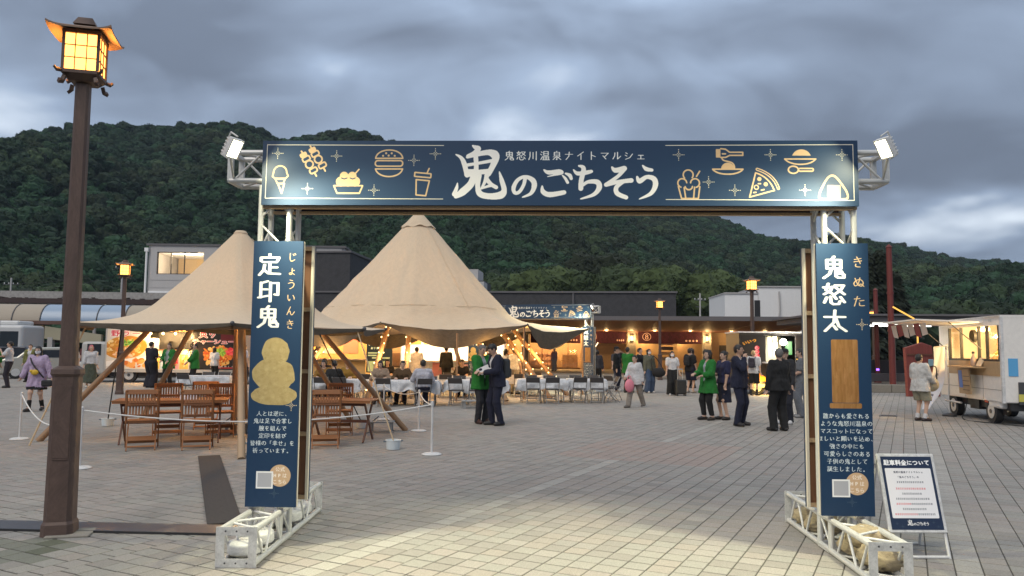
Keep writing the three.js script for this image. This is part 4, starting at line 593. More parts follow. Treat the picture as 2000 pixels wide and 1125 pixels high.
  if (apexH > 5) { const pts = []; for (let i = 0; i < 90; i++) { const a = i * 4, f = facet(a); pts.push(V(Math.sin(a * rad) * (sh[0] * 0.985 * f + 0.012), sh[1] + 0.05 + 0.015 * Math.sin(i * 0.7), Math.cos(a * rad) * (sh[0] * 0.985 * f + 0.012))); } part(can, 'hem_seam', tube(pts, 0.008, 5, 180, true), canvasMat); }
  part(can, 'apex_cap', [cyl(0.13, 0.09, 0.05, 14, 0, apexH + 0.01, 0)], canvasMat);
  part(can, 'seam', poles.filter((q, i) => i % 3 === 2).map(([deg]) => { const s = [Math.sin(deg * rad), Math.cos(deg * rad)]; const f = facet(deg); return rod(V(s[0] * 0.2, apexH - 0.1, s[1] * 0.2), V(s[0] * (sh[0] * f + 0.012), sh[1] + 0.01, s[1] * (sh[0] * f + 0.012)), 0.006, 0.008, 5); }), canvasMat).userData.kind = 'stuff';
  for (const [deg, r, mat] of poles) { const s = [Math.sin(deg * rad), Math.cos(deg * rad)]; part(t, 'pole', rod(V(s[0] * r, 0, s[1] * r), V(s[0] * 0.05, apexH - 0.16, s[1] * 0.05), poleR, poleR * 0.72, 10), mat ? bareMat : poleMat); }
  for (const [deg, r, h] of corners) { const s = [Math.sin(deg * rad), Math.cos(deg * rad)]; part(t, 'corner_ring', [ball(0.035, s[0] * r, h, s[1] * r)], steelDark); }
  t.userData.edge = undefined; return t;
}
const T1 = [-5.14, -14.5], T2 = [-3.5, -28.5];
const tent1 = makeTent('smaller tan tipi tent over the wooden chairs and tables', T1, 3.76, [1.36, 2.43], [[-98, 2.95, 2.05], [-58, 2.75, 2.0], [18, 2.75, 1.97], [62, 3.0, 1.93], [118, 2.9, 2.0], [172, 2.9, 2.0], [222, 2.9, 2.0]], [[-63.8, 3.1], [21.5, 3.49, 1], [105, 3.2], [150, 3.2], [195, 3.2], [235, 3.2], [-25, 0.4]].slice(0, 6), 0.055, 0.07, 0.012);
part(tent1, 'centre_pole', rod(V(0, 0, 0), V(0, 3.6, 0), 0.06, 0.05, 10), poleMat);
{ const rad = Math.PI / 180, q = (d, r, h) => V(Math.sin(d * rad) * r, h, Math.cos(d * rad) * r); part(tent1, 'edge_beam', rod(q(-60, 2.55, 1.95), q(18, 2.6, 1.92), 0.045, 0.045, 8), poleMat); part(tent1, 'edge_beam', rod(q(18, 2.6, 1.92), q(62, 2.8, 1.89), 0.04, 0.04, 8), poleMat); }
const tent2 = makeTent('large tan tipi tent with drooping eaves over the white tables', T2, 6.62, [3.35, 2.98], [[-62, 5.6, 2.35], [-7, 4.6, 2.40], [50, 5.25, 2.42], [86, 6.35, 2.40], [128, 5.8, 2.4], [176, 5.6, 2.4], [228, 5.6, 2.4], [262, 5.8, 2.4]], [[-10, 5.0], [3, 5.1], [38, 5.45, 1], [60, 5.55], [80, 5.6], [122, 5.6], [164, 5.6], [206, 5.6], [250, 5.6], [-70, 5.6], [-40, 5.5]], 0.085, 0.55, 0.045);
// prop poles under the big tent's eaves
for (const [deg, r] of [[50, 5.1], [86, 6.1], [-62, 5.3], [22, 4.85]]) { const a = deg * Math.PI / 180; part(tent2, 'prop_pole', rod(V(Math.sin(a) * r, 0, Math.cos(a) * r), V(Math.sin(a) * r, deg === 22 ? 2.1 : 2.36, Math.cos(a) * r), 0.03, 0.03, 8), poleMat); }
// fairy lights wound round the poles: wire and bulbs
function fairy(tent, T, apexH, deg, r, f0, f1, turns, label) {
  const a = deg * Math.PI / 180, A = V(Math.sin(a) * r, 0, Math.cos(a) * r), B = V(Math.sin(a) * 0.05, apexH - 0.16, Math.cos(a) * 0.05), t = thing('fairy_lights', label, 'fairy lights', [T[0], 0, T[1]], 0, 'fairy lights wound round the tent poles');
  const d = B.clone().sub(A).normalize(), u = V(0, 1, 0).cross(d).normalize(), w = d.clone().cross(u), pts = [], bulbs = [], L = B.distanceTo(A);
  for (let k = 0; k <= turns * 8; k++) { const s = lerp(f0, f1, k / (turns * 8)), ph = k / 8 * 6.2832, p = A.clone().addScaledVector(d, s * L).addScaledVector(u, Math.cos(ph) * 0.105).addScaledVector(w, Math.sin(ph) * 0.105); pts.push(p); if (k % 3 === 1) bulbs.push(ball(0.022, p.x, p.y, p.z, 1, 1, 1, 6, 5)); }
  part(t, 'wire', tube(pts, 0.005, 4, turns * 14), rubber); part(t, 'bulbs', bulbs, bulbMat).userData.kind = 'stuff';
  const m = A.clone().lerp(B, (f0 + f1) / 2); point(t, lin(1, 0.55, 0.18), 2.6, m.x + 0.2, m.y, m.z + 0.3, 6);
}
for (const [d, r] of [[-10, 5.0], [3, 5.1], [60, 5.55], [80, 5.6], [38, 5.45], [-40, 5.5]]) fairy(tent2, T2, 6.62, d, r, 0.04, 0.42, 9, 'warm fairy lights wound round a leaning pole of the large tent');
// bulbs added under the tent tops so that the insides glow warm
function addedBulb(x, y, z, I, label, top) { const t = thing('added_bulb', label, 'lamp', [x, y, z], 0, 'bulbs added inside the tents for warm light'); part(t, 'bulb', ball(0.05, 0, 0, 0), glow(lin(1, 0.6, 0.22), 6)); part(t, 'flex', rod(V(0, 0.04, 0), V(0, top - y, 0), 0.006, 0.006, 5), rubber); point(t, lin(1, 0.58, 0.22), I, 0, -0.08, 0, 4); }
addedBulb(T1[0] + 0.35, 2.35, T1[1], 6, 'added warm bulb under the smaller tent top', 3.2); addedBulb(T2[0] - 1.2, 3.2, T2[1], 12, 'added warm bulb under the large tent top', 5.0); addedBulb(T2[0] + 1.4, 3.2, T2[1] + 0.6, 12, 'added warm bulb under the large tent top', 4.8);
// guy ropes, tubs and pole stands
const ropeMat = M(lin(0.5, 0.38, 0.24), 0.9), blackRope = M(lin(0.02, 0.02, 0.02), 0.8), whiteRope = M(lin(0.72, 0.71, 0.68), 0.8);
const G_ROPE = 'guy ropes of the tents';
const guy = (a, b, m, r, label) => single('guy_rope', rod(V(...a), V(...b), r, r, 6), m, label, 'rope', G_ROPE);
guy([-1.86, 0.12, -12.47], [-2.62, 1.92, -13.1], ropeMat, 0.012, 'tan guy rope running from the smaller tent corner to the tub by the stanchions');
guy([-8.11, 0.12, -15.73], [-7.55, 1.98, -15.0], blackRope, 0.012, 'black guy rope anchored in the tub behind the wooden table');
guy([-7.62, 0.02, -12.4], [-7.3, 1.98, -13.3], ropeMat, 0.014, 'tan guy rope crossing the leaning pole behind the tall lamp post');
guy([-3.0, 0.12, -15.7], [-3.5, 1.95, -13.9], blackRope, 0.011, 'black guy rope beside the wooden chair behind the gate board');
function tub(x, z, label) {
  const t = thing('water_tub', label, 'tub', [x, 0, z], 0.4, 'pale tubs that anchor the guy ropes'); part(t, 'body', lathe([[0, 0.004], [0.098, 0.004], [0.104, 0.01], [0.118, 0.14], [0.126, 0.145], [0.126, 0.155], [0.114, 0.152], [0.1, 0.02], [0, 0.02]], 24), M(lin(0.62, 0.68, 0.70), 0.45)); part(t, 'water', cyl(0.108, 0.108, 0.002, 20, 0, 0.115, 0), M(lin(0.15, 0.2, 0.22), 0.08));
  part(t, 'handle', [rbox(0.05, 0.02, 0.03, 0.006, 0.135, 0.135, 0), rbox(0.05, 0.02, 0.03, 0.006, -0.135, 0.135, 0)], M(lin(0.12, 0.16, 0.2), 0.5));
}
tub(-1.87, -12.47, 'pale blue water tub anchoring a tan guy rope near the stanchions'); tub(-8.11, -15.73, 'pale water tub anchoring a black guy rope behind the wooden table'); tub(-3.0, -15.7, 'pale water tub on the paving behind the pole stand');
function stand(x, z, label, turn = 0) {
  const t = thing('pole_stand', label, 'stand', [x, 0, z], turn, 'low grey stands round the tent poles'), m = M(lin(0.36, 0.37, 0.37), 0.6, 0.2, { map: grainTex });
  part(t, 'top_ring', [rbox(0.5, 0.03, 0.16, 0.01, 0, 0.2, 0.15), rbox(0.5, 0.03, 0.16, 0.01, 0, 0.2, -0.15), rbox(0.16, 0.03, 0.14, 0.01, 0.17, 0.2, 0), rbox(0.16, 0.03, 0.14, 0.01, -0.17, 0.2, 0)], m);
  for (const [a, b] of [[-1, -1], [1, -1], [1, 1], [-1, 1]]) part(t, 'leg', [rbox(0.055, 0.19, 0.055, 0.008, a * 0.19, 0.095, b * 0.17), rbox(0.09, 0.02, 0.09, 0.006, a * 0.2, 0.01, b * 0.17)], m);
  part(t, 'brace_rod', [rod(V(-0.16, 0.21, 0.1), V(-0.05, 0.3, 0.03), 0.01), rod(V(0.16, 0.21, 0.1), V(0.05, 0.3, 0.03), 0.01)], steelDark);
}
stand(-5.14, -14.5, 'low grey stand round the centre pole of the smaller tent'); stand(-3.72, -11.75, 'low grey stand half hidden behind the bare front tent pole', 0.3); stand(-2.5, -15.1, 'low grey stand beside the leaning pole foot and the tub', 0.1); stand(-1.1, -21.3, 'low grey stand beside the two men reading papers', 0.2);
// ---------------------------------------------------------------- rope barrier
const S = [[-1.2, -11.91, 'white stanchion at the open corner of the rope barrier'], [-1.8, -15.27, 'white stanchion beside the leaning tent pole foot'], [-2.87, -17.6, 'white stanchion in front of the white clothed table'], [-8.4, -13.39, 'white stanchion left of the tall lamp post, out on open paving'.replace('left of', 'across from')], [-5.65, -10.29, 'white stanchion half hidden behind the tall lamp post'], [-7.4, -18.2, 'white stanchion beyond the wooden tables']];
function stanchion(x, z, label) {
  const t = thing('stanchion', label, 'stanchion', [x, 0, z], 0, 'white stanchions of the rope barrier');
  part(t, 'base', lathe([[0, 0], [0.15, 0], [0.152, 0.012], [0.12, 0.026], [0.03, 0.036], [0, 0.036]], 28), whitePaint); part(t, 'post', cyl(0.017, 0.017, 0.74, 10, 0, 0.40, 0), whitePaint); part(t, 'cap', [ball(0.022, 0, 0.785, 0), cyl(0.024, 0.024, 0.04, 10, 0, 0.755, 0)], whitePaint);
}
S.forEach((s) => stanchion(...s));
const G_BAR = 'white ropes of the barrier';
function sag(i, j, d, label) { const a = V(S[i][0], 0.755, S[i][1]), b = V(S[j][0], 0.755, S[j][1]), pts = []; for (let k = 0; k <= 10; k++) { const t = k / 10, p = a.clone().lerp(b, t); p.y -= d * 4 * t * (1 - t); pts.push(p); } single('barrier_rope', tube(pts, 0.0095, 6, 30), whiteRope, label, 'rope', G_BAR); }
sag(4, 0, 0.20, 'long white barrier rope crossing in front of the wooden chairs'); sag(0, 1, 0.06, 'short taut white barrier rope beside the tub'); sag(1, 2, 0.1, 'white barrier rope before the white clothed table'); sag(3, 4, 0.34, 'slack white barrier rope hanging behind the tall lamp post'); sag(2, 5, 0.22, 'white barrier rope running behind the wooden chairs');
// ---------------------------------------------------------------- tables and chairs
function woodenChair(label, x, z, turn) { // folding teak chair, facing +z
  if (!woodenChair.proto) {
    const t = thing('wooden_folding_chair', label, 'chair', [x, 0, z], turn, 'teak folding chairs'); woodenChair.proto = t;
    const lean = 0.22, B = (px, y) => V(px, y, -0.20 - (y - 0.44) * Math.tan(lean));
    const back = part(t, 'backrest', [rod(B(-0.22, 0.42), B(-0.22, 0.93), 0.017), rod(B(0.22, 0.42), B(0.22, 0.93), 0.017), ...[0.90, 0.71, 0.53].map((y) => { const p = B(0, y); return rbox(0.44, y > 0.8 ? 0.075 : 0.045, 0.022, 0.006, 0, y, p.z, lean); })], wood);
    const sl = []; for (let r = 0; r < 2; r++) for (let k = 0; k < 9; k++) { const y = r ? 0.80 : 0.62, p = B(0, y); sl.push(box(0.026, r ? 0.14 : 0.16, 0.012, -0.17 + k * 0.0425, y, p.z, lean)); } part(back, 'slats', sl, wood).userData.kind = 'stuff';
    const seat = part(t, 'seat', [box(0.02, 0.03, 0.42, -0.21, 0.43, 0.01), box(0.02, 0.03, 0.42, 0.21, 0.43, 0.01), box(0.43, 0.026, 0.02, 0, 0.43, 0.19), box(0.43, 0.026, 0.02, 0, 0.43, -0.17)], wood); const ss = []; for (let k = 0; k < 8; k++) ss.push(rbox(0.4, 0.014, 0.042, 0.004, 0, 0.446, -0.17 + k * 0.052)); part(seat, 'slats', ss, wood).userData.kind = 'stuff';
    for (const s of [-1, 1]) { part(t, 'leg', beam(V(s * 0.235, 0, 0.22), V(s * 0.235, 0.92, -0.30), 0.018, 0.036), wood); part(t, 'leg', beam(V(s * 0.20, 0, -0.27), V(s * 0.20, 0.44, 0.19), 0.018, 0.036), wood); }
    part(t, 'stretcher', rbox(0.46, 0.06, 0.016, 0.004, 0, 0.10, 0.165, -0.5), wood); part(t, 'stretcher', rbox(0.4, 0.09, 0.014, 0.004, 0, 0.17, -0.10, 0.8), wood); part(t, 'stretcher', rbox(0.4, 0.03, 0.014, 0.004, 0, 0.06, -0.215, 0.8), wood);
    return t;
  }
  return copy(woodenChair.proto, label, [x, 0, z], turn);
}
function woodenTable(x, z, turn, w, label) {
  const t = thing('wooden_table', label, 'table', [x, 0, z], turn, 'teak slatted tables'), top = part(t, 'tabletop', [box(w, 0.03, 0.03, 0, 0.685, 0.335), box(w, 0.03, 0.03, 0, 0.685, -0.335)], wood);
  for (let k = 0; k < 8; k++) part(top, 'slat', rbox(w + 0.02, 0.02, 0.082, 0.004, 0, 0.71, -0.315 + k * 0.09), wood);
  for (const sx of [-1, 1]) for (const sz of [-1, 1]) part(t, 'leg', beam(V(sx * (w / 2 - 0.12), 0, sz * 0.3), V(sx * (w / 2 - 0.12), 0.69, -sz * 0.26), 0.022, 0.05), darkWood);
  part(t, 'stretcher', box(w - 0.26, 0.05, 0.02, 0, 0.34, 0), darkWood); part(t, 'apron', box(w - 0.26, 0.05, 0.02, 0, 0.64, 0.2), darkWood);
}
woodenTable(-5.72, -13.2, 0.3, 1.75, 'long teak table with a white card behind two folding chairs');
woodenTable(-2.95, -13.6, -0.1, 1.2, 'teak table half hidden behind the gate side board');
woodenChair('teak folding chair at the long table, on the tall lamp post side', -5.80, -12.30, 3.55);
woodenChair('teak folding chair at the long table, beside the bare tent pole', -4.98, -12.42, 3.5);
woodenChair('teak folding chair across the long table, facing the tall lamp post side', -6.15, -14.0, 0.42); woodenChair('teak folding chair across the long table, beside the centre pole', -5.25, -14.1, 0.36);
woodenChair('dark teak folding chair standing alone towards the noodle truck', -6.0, -15.4, 3.4); woodenChair('teak folding chair just behind the gate side board', -3.02, -12.72, 3.4); woodenChair('teak folding chair tucked at the table behind the gate side board', -3.2, -14.6, 0.2);
{ const c = thing('table_card', 'small white card standing on the long teak table', 'sign', [-5.42, 0.722, -13.1], 0.3); part(c, 'card', [box(0.26, 0.075, 0.004, 0, 0.036, 0.012, -0.3), box(0.26, 0.075, 0.004, 0, 0.036, -0.012, 0.3)], M(lin(0.7, 0.66, 0.68), 0.7)); }
function foldingChair(label, x, z, turn) { // steel tube chair with dark pads, facing +z
  if (!foldingChair.proto) {
    const t = thing('steel_folding_chair', label, 'chair', [x, 0, z], turn, 'grey steel folding chairs'); foldingChair.proto = t; const tubeM = M(lin(0.30, 0.29, 0.28), 0.4, 0.6), padM = M(lin(0.05, 0.045, 0.045), 0.7);
    for (const s of [-1, 1]) { part(t, 'leg', rod(V(s * 0.2, 0, 0.2), V(s * 0.2, 0.80, -0.24), 0.012, 0.012, 7), tubeM); part(t, 'leg', rod(V(s * 0.18, 0, -0.24), V(s * 0.18, 0.44, 0.15), 0.012, 0.012, 7), tubeM); }
    part(t, 'seat', rbox(0.37, 0.035, 0.36, 0.015, 0, 0.435, 0.0), padM); part(t, 'backrest', rbox(0.40, 0.17, 0.03, 0.014, 0, 0.71, -0.205, 0.5 * -0.6), padM); part(t, 'stretcher', rod(V(-0.2, 0.14, 0.13), V(0.2, 0.14, 0.13), 0.009, 0.009, 6), tubeM); part(t, 'stretcher', rod(V(-0.18, 0.06, -0.19), V(0.18, 0.06, -0.19), 0.009, 0.009, 6), tubeM); return t;
  }
  return copy(foldingChair.proto, label, [x, 0, z], turn);
}
const clothMat = M(lin(0.66, 0.68, 0.71), 0.85, 0, { map: grainTex, side: THREE.DoubleSide }), tableSteel = M(lin(0.28, 0.28, 0.28), 0.4, 0.6);
function clothTable(x, z, turn, w, d, seed, label, clothLabel) {
  const t = thing('folding_table', label, 'table', [x, 0, z], turn, 'long folding tables under white sheets'); part(t, 'tabletop', rbox(w, 0.025, d, 0.006, 0, 0.69, 0), M(lin(0.34, 0.24, 0.15), 0.6));
  for (const sx of [-1, 1]) { for (const sz of [-1, 1]) part(t, 'leg', rod(V(sx * (w / 2 - 0.12), 0, sz * (d / 2 - 0.04)), V(sx * (w / 2 - 0.12), 0.68, sz * (d / 2 - 0.08)), 0.014, 0.014, 7), tableSteel); part(t, 'stretcher', rod(V(sx * (w / 2 - 0.12), 0.12, -d / 2 + 0.05), V(sx * (w / 2 - 0.12), 0.12, d / 2 - 0.05), 0.01, 0.01, 6), tableSteel); }
  // a plastic sheet that drapes over the top with uneven folds
  const r = rng(seed), nu = 44, nv = 26, pos = [], uv = [], idx = [], ov = 0.26 + r() * 0.1, ow = 0.22 + r() * 0.18;
  for (let i = 0; i <= nu; i++) for (let j = 0; j <= nv; j++) {
    const u = (i / nu - 0.5) * (w + 2 * ow), v = (j / nv - 0.5) * (d + 2 * ov), ex = Math.max(0, Math.abs(u) - w / 2), ez = Math.max(0, Math.abs(v) - d / 2), out = 0.02 + 0.05 * n3(u * 3 + seed, v * 3, seed) * Math.min(1, (ex + ez) * 6);
    const hem = 1 + 0.25 * n2(u * 2.2 + seed * 3, v * 2.2), drop = Math.max(ex, ez) * hem;
    pos.push(Math.sign(u) * (Math.min(Math.abs(u), w / 2) + (ex > 0 ? out + ex * 0.1 : 0)), 0.708 - drop + 0.004 * n3(u * 6, v * 6, seed), Math.sign(v) * (Math.min(Math.abs(v), d / 2) + (ez > 0 ? out + 0.02 * Math.sin(u * 17 + seed) * Math.min(1, ez * 5) + ez * 0.08 : 0))); uv.push(u, v);
  }
  for (let i = 0; i < nu; i++) for (let j = 0; j < nv; j++) { const a = i * (nv + 1) + j, b = a + nv + 1; idx.push(a, a + 1, b, b, a + 1, b + 1); }
  const g = new THREE.BufferGeometry(); g.setAttribute('position', new THREE.BufferAttribute(new Float32Array(pos), 3)); g.setAttribute('uv', new THREE.BufferAttribute(new Float32Array(uv), 2)); g.setIndex(idx); g.computeVertexNormals();
  single('tablecloth', g, clothMat, clothLabel, 'tablecloth', 'white sheets draped over the folding tables', [x, 0, z], turn);
}
const TB = [[-2.95, -22.2, 0.05, 1.8, 'where the seated man in white eats'], [-1.0, -22.9, 0.0, 1.8, 'behind the two men reading papers'], [0.95, -24.0, 0.05, 1.5, 'beside the lit leaning poles'], [2.35, -24.4, -0.05, 1.2, 'at the open end of the big tent'], [-5.3, -22.6, 0.1, 1.8, 'between the gate board and the seated diners'], [-4.0, -25.6, 0.0, 1.8, 'in the middle of the big tent'], [-1.6, -26.0, 0.0, 1.8, 'under the lit poles of the big tent'], [0.6, -27.2, 0.0, 1.5, 'under the far eave of the big tent'], [-6.6, -26.0, 0.2, 1.8, 'deep inside the big tent'], [-9.6, -24.4, 0.2, 1.5, 'in the open between the two tents']];
TB.forEach(([x, z, a, w, s], i) => clothTable(x, z, a, w, 0.75, 11 + i * 5, 'long folding table ' + s, 'white plastic sheet over the folding table ' + s));
const near = 'grey steel folding chair at the folding table ';
{ const r = rng(77); const add = (x, z, t, s) => foldingChair(near + s, x, z, t + (r() - 0.5) * 0.5); TB.forEach(([x, z, a, w, s], i) => { const n = w > 1.6 ? 3 : 2; for (let k = 0; k < n; k++) { const u = (k - (n - 1) / 2) * 0.55; if (!(i < 2 && k !== 0 && !(i && k === 1)) && !(i > 4 && k === 1)) add(x + u, z + 0.72, Math.PI, s); add(x + u, z - 0.72, 0, s); } }); foldingChair('grey steel folding chair standing apart past the end of the last white table', 3.3, -25.2, 2.2); foldingChair('grey steel folding chair with its back to the lamp post, past the last white table', 3.1, -24.2, -1.4); }
const seatChair = foldingChair('grey steel folding chair that the man in white sits on', -2.42, -21.5, Math.PI + 0.3);
// ---------------------------------------------------------------- station and other buildings
const wallDark = M(lin(0.055, 0.055, 0.06), 0.8, 0, { map: grainTex, rep: [0.3, 0.3] }), wallGrey = M(lin(0.46, 0.445, 0.44), 0.85, 0, { map: fabricTex }), wallWhite = M(lin(0.80, 0.80, 0.80), 0.8, 0, { map: fabricTex }), stoneMat = M(lin(0.33, 0.30, 0.25), 0.85, 0, { map: speckTex }), soffitWood = M(lin(0.22, 0.075, 0.028), 0.6, 0, { map: woodTex, rep: [1.2, 0.3] }), roofGrey = M(lin(0.12, 0.115, 0.12), 0.7);
const glass = new THREE.MeshPhysicalMaterial({ color: 0xffffff, transmission: 1, thickness: 0, roughness: 0.03, ior: 1.45 });
const warmLight = lin(1, 0.62, 0.25);
function downlight(parent, x, y, z, I) { part(parent, 'downlight', cyl(0.07, 0.07, 0.03, 12, x, y - 0.012, z), glow(lin(1, 0.72, 0.36), 4)); point(parent, warmLight, I, x, y - 0.14, z, 5); }
{
  const st = thing('station_building', 'long low station building with wood soffit, maroon door curtains and dark upper storey', 'building', [9, 0, -57], -0.1);
  // local frame: x along the front, z towards the square
  part(st, 'floor', box(46, 0.12, 22, -6, 0.06, 2), M(lin(0.34, 0.30, 0.25), 0.8, 0, { map: speckTex, rep: [0.5, 0.5] }));
  const SO = (z) => 3.44 - (10 - z) * 0.0315; part(st, 'soffit', box(40, 0.06, 16.7, -8.2, SO(1.6) + 0.03, 1.6, -0.0315), soffitWood); for (let k = 0; k < 13; k++) part(st, 'soffit_board', box(0.06, 0.02, 16.4, -27 + k * 3.1, SO(1.6) - 0.008, 1.6, -0.0315), darkWood);
  part(st, 'fascia', box(40.3, 0.26, 0.2, -8.2, 3.57, 10.02), roofGrey); part(st, 'fascia', box(0.2, 0.26, 16.8, 12.02, 3.57, 1.5), roofGrey); part(st, 'roof', box(40.0, 0.1, 16.6, -8.2, 3.66, 1.7), roofGrey);
  const up = part(st, 'upper_storey', box(36, 1.95, 8, -15.2, 4.7, -1.5), wallDark); part(up, 'parapet', box(36.2, 0.12, 8.2, -15.2, 5.73, -1.5), roofGrey); part(up, 'downpipe', cyl(0.07, 0.07, 1.9, 8, -4.4, 4.7, 2.58), roofGrey); part(up, 'vent_strip', box(20, 0.14, 0.05, -8.4, 4.0, 2.53), black);
  const hi = part(st, 'tower_block', box(8.5, 5.0, 9, -25.2, 6.2, -2.5), wallDark); part(hi, 'parapet', box(8.7, 0.14, 9.2, -25.2, 8.76, -2.5), roofGrey); part(hi, 'downpipe', cyl(0.08, 0.08, 4.6, 8, -26.4, 6.2, 2.1), roofGrey); part(hi, 'ladder', [box(0.05, 4.2, 0.05, -28.6, 6.0, 2.1), box(0.05, 4.2, 0.05, -28.2, 6.0, 2.1), ...Array.from({ length: 10 }, (_, k) => box(0.4, 0.03, 0.03, -28.4, 4.2 + k * 0.4, 2.1))], steelDark);
  part(st, 'plant_room', [box(2.3, 1.2, 3, -13.0, 7.2, -3), box(1.5, 0.5, 2, -12.0, 6.5, -1.5)], wallGrey); part(st, 'plant_plinth', box(3.4, 1.3, 3.6, -13.0, 6.25, -3.2), wallDark);
  // front wall with openings: columns, wood bays, glazed shop bays
  part(st, 'rear_wall', box(40, 3.4, 0.2, -8.2, 1.75, -6.4), paleWood); part(st, 'end_wall', box(0.2, 3.3, 5.8, 11.9, 1.75, -3.4), paleWood);
  const cols = [-22.4, -17.6, -12.8, -8.2, -3.6, -0.05, 5.6, 11.4];
  cols.forEach((x, i) => { const c = part(st, 'column', box(i === 5 || i === 6 ? 0.62 : 0.5, 3.3, 0.5, x, 1.77, -2.4), stoneMat); if (i > 3 && i < 7) { const l = part(c, 'wall_lamp', [rbox(0.16, 0.34, 0.09, 0.02, x, 2.55, -2.08)], glow(lin(1, 0.66, 0.22), 3.6)); part(c, 'lamp_cap', [box(0.2, 0.03, 0.12, x, 2.735, -2.09), box(0.2, 0.03, 0.12, x, 2.365, -2.09)], brownPost); point(st, warmLight, 4, x, 2.55, -1.9, 4); } });
  // wood wall right of the last column and bays between
  const planks = (x0, x1, y0, y1, z, m, n) => { for (let k = 0; k < n; k++) part(st, 'cladding_board', box(x1 - x0, (y1 - y0) / n - 0.014, 0.04, (x0 + x1) / 2, lerp(y0, y1, (k + 0.5) / n), z + (k % 2) * 0.004), m); };
  planks(-3.3, -0.4, 0.15, 2.5, -3.6, paleWood, 7); planks(5.95, 11.8, 0.15, 3.4, -2.8, paleWood, 9); planks(0.3, 1.8, 0.15, 2.4, -4.6, paleWood, 6); planks(3.6, 5.3, 0.15, 2.4, -4.4, paleWood, 6);
  part(st, 'notice_board', box(2.6, 1.15, 0.06, 7.9, 1.5, -2.72), M(lin(0.05, 0.045, 0.04), 0.6)); for (let k = 0; k < 4; k++) part(st, 'menu_card', box(0.95, 0.26, 0.03, 2.75, 1.0 + k * 0.4, -3.6), M(k % 2 ? lin(0.5, 0.42, 0.28) : lin(0.12, 0.1, 0.09), 0.7)); part(st, 'light_tube', rod(V(-3.35, 0.6, -2.0), V(-3.1, 1.4, -2.0), 0.03), glow(lin(1, 0.72, 0.4), 2.4)); part(st, 'light_tube', rod(V(-3.1, 1.4, -2.0), V(-2.6, 2.2, -2.0), 0.03), glow(lin(1, 0.72, 0.4), 2.4));
  for (const [x0, x1] of [[-22.1, -17.9], [-17.3, -13.1], [-12.5, -8.5], [-7.9, -3.9]]) { // glazed shop bays
    const n = 4, w = (x1 - x0) / n; for (let k = 0; k < n; k++) { const f = part(st, 'shop_window', [box(0.06, 2.7, 0.08, x0 + k * w, 1.5, -2.6), box(w - 0.06, 0.07, 0.08, x0 + (k + 0.5) * w, 2.85, -2.6), box(w - 0.06, 0.12, 0.08, x0 + (k + 0.5) * w, 0.2, -2.6)], bareWood); part(f, 'pane', box(w - 0.07, 2.56, 0.012, x0 + (k + 0.5) * w, 1.54, -2.6), glass); }
    const sh = part(st, 'shelf_unit', [box(1.6, 1.5, 0.4, (x0 + x1) / 2 - 0.9, 0.9, -5.2), box(1.2, 1.1, 0.4, (x0 + x1) / 2 + 1.1, 0.7, -4.6)], bareWood); part(sh, 'goods', Array.from({ length: 18 }, (_, k) => box(0.18, 0.2, 0.12, (x0 + x1) / 2 - 1.6 + (k % 6) * 0.26, 0.5 + Math.floor(k / 6) * 0.42, -4.95)), M(lin(0.5, 0.3, 0.18), 0.6)).userData.kind = 'stuff';
    downlight(st, (x0 + x1) / 2 - 1, SO(-4.2), -4.2, 20); downlight(st, (x0 + x1) / 2 + 1, SO(-4.2), -4.2, 20); part(st, 'partition', box(0.12, 3.2, 3.6, x1 + 0.25, 1.7, -4.6), paleWood);
  }
  for (const x of [-2, 1.6, 4.2, 7.2, 9.6]) downlight(st, x, SO(-1.0), -1.0, x > 6 ? 2 : 3);
  for (const x of [0.9, 3.6]) downlight(st, x, SO(-3.9), -3.9, 11);
  // maroon door curtains with a seal and lozenge print
  const curtain = canvasTex(512, 112, (x, W, H) => { x.fillStyle = '#340b1b'; x.fillRect(0, 0, W, H); x.strokeStyle = '#571e38'; x.lineWidth = 2; for (let i = 0; i < 24; i++) for (let j = 0; j < 5; j++) if ((i * 7 + j * 3) % 5 < 3) { const cx = i * 24 + (j % 2) * 12, cy = 8 + j * 22; x.beginPath(); for (let q = 0; q <= 6; q++) x.lineTo(cx + 9 * Math.cos(q * 1.047), cy + 9 * Math.sin(q * 1.047)); x.stroke(); } x.fillStyle = '#340b1b'; x.beginPath(); x.arc(70, 50, 38, 0, 7); x.fill(); x.strokeStyle = '#d9b7a6'; x.lineWidth = 5; x.beginPath(); x.arc(70, 50, 33, 0, 7); x.stroke(); x.lineWidth = 6; x.beginPath(); x.arc(70, 40, 9, 0, 7); x.stroke(); x.beginPath(); x.arc(70, 60, 11, 0, 7); x.stroke(); x.fillStyle = '#d9b7a6'; for (let k = 0; k < 4; k++) { x.beginPath(); x.arc(390 + k * 28, 84, 9, 0, 7); x.fill(); } });
  const drape = (x0, x1) => { const g = new THREE.PlaneGeometry(x1 - x0, 0.95, 40, 2), p = g.attributes.position; for (let i = 0; i < p.count; i++) p.setZ(i, 0.03 * Math.sin(p.getX(i) * 9)); g.translate((x0 + x1) / 2, 2.62, -2.25); const c = part(st, 'door_curtain', g, new THREE.MeshStandardMaterial({ map: curtain, roughness: 0.9, side: THREE.DoubleSide })); part(c, 'rail', rod(V(x0 - 0.05, 3.1, -2.25), V(x1 + 0.05, 3.1, -2.25), 0.025), bareWood); };
  drape(-3.3, -0.45); drape(0.45, 5.2); drape(-7.8, -3.95);
}
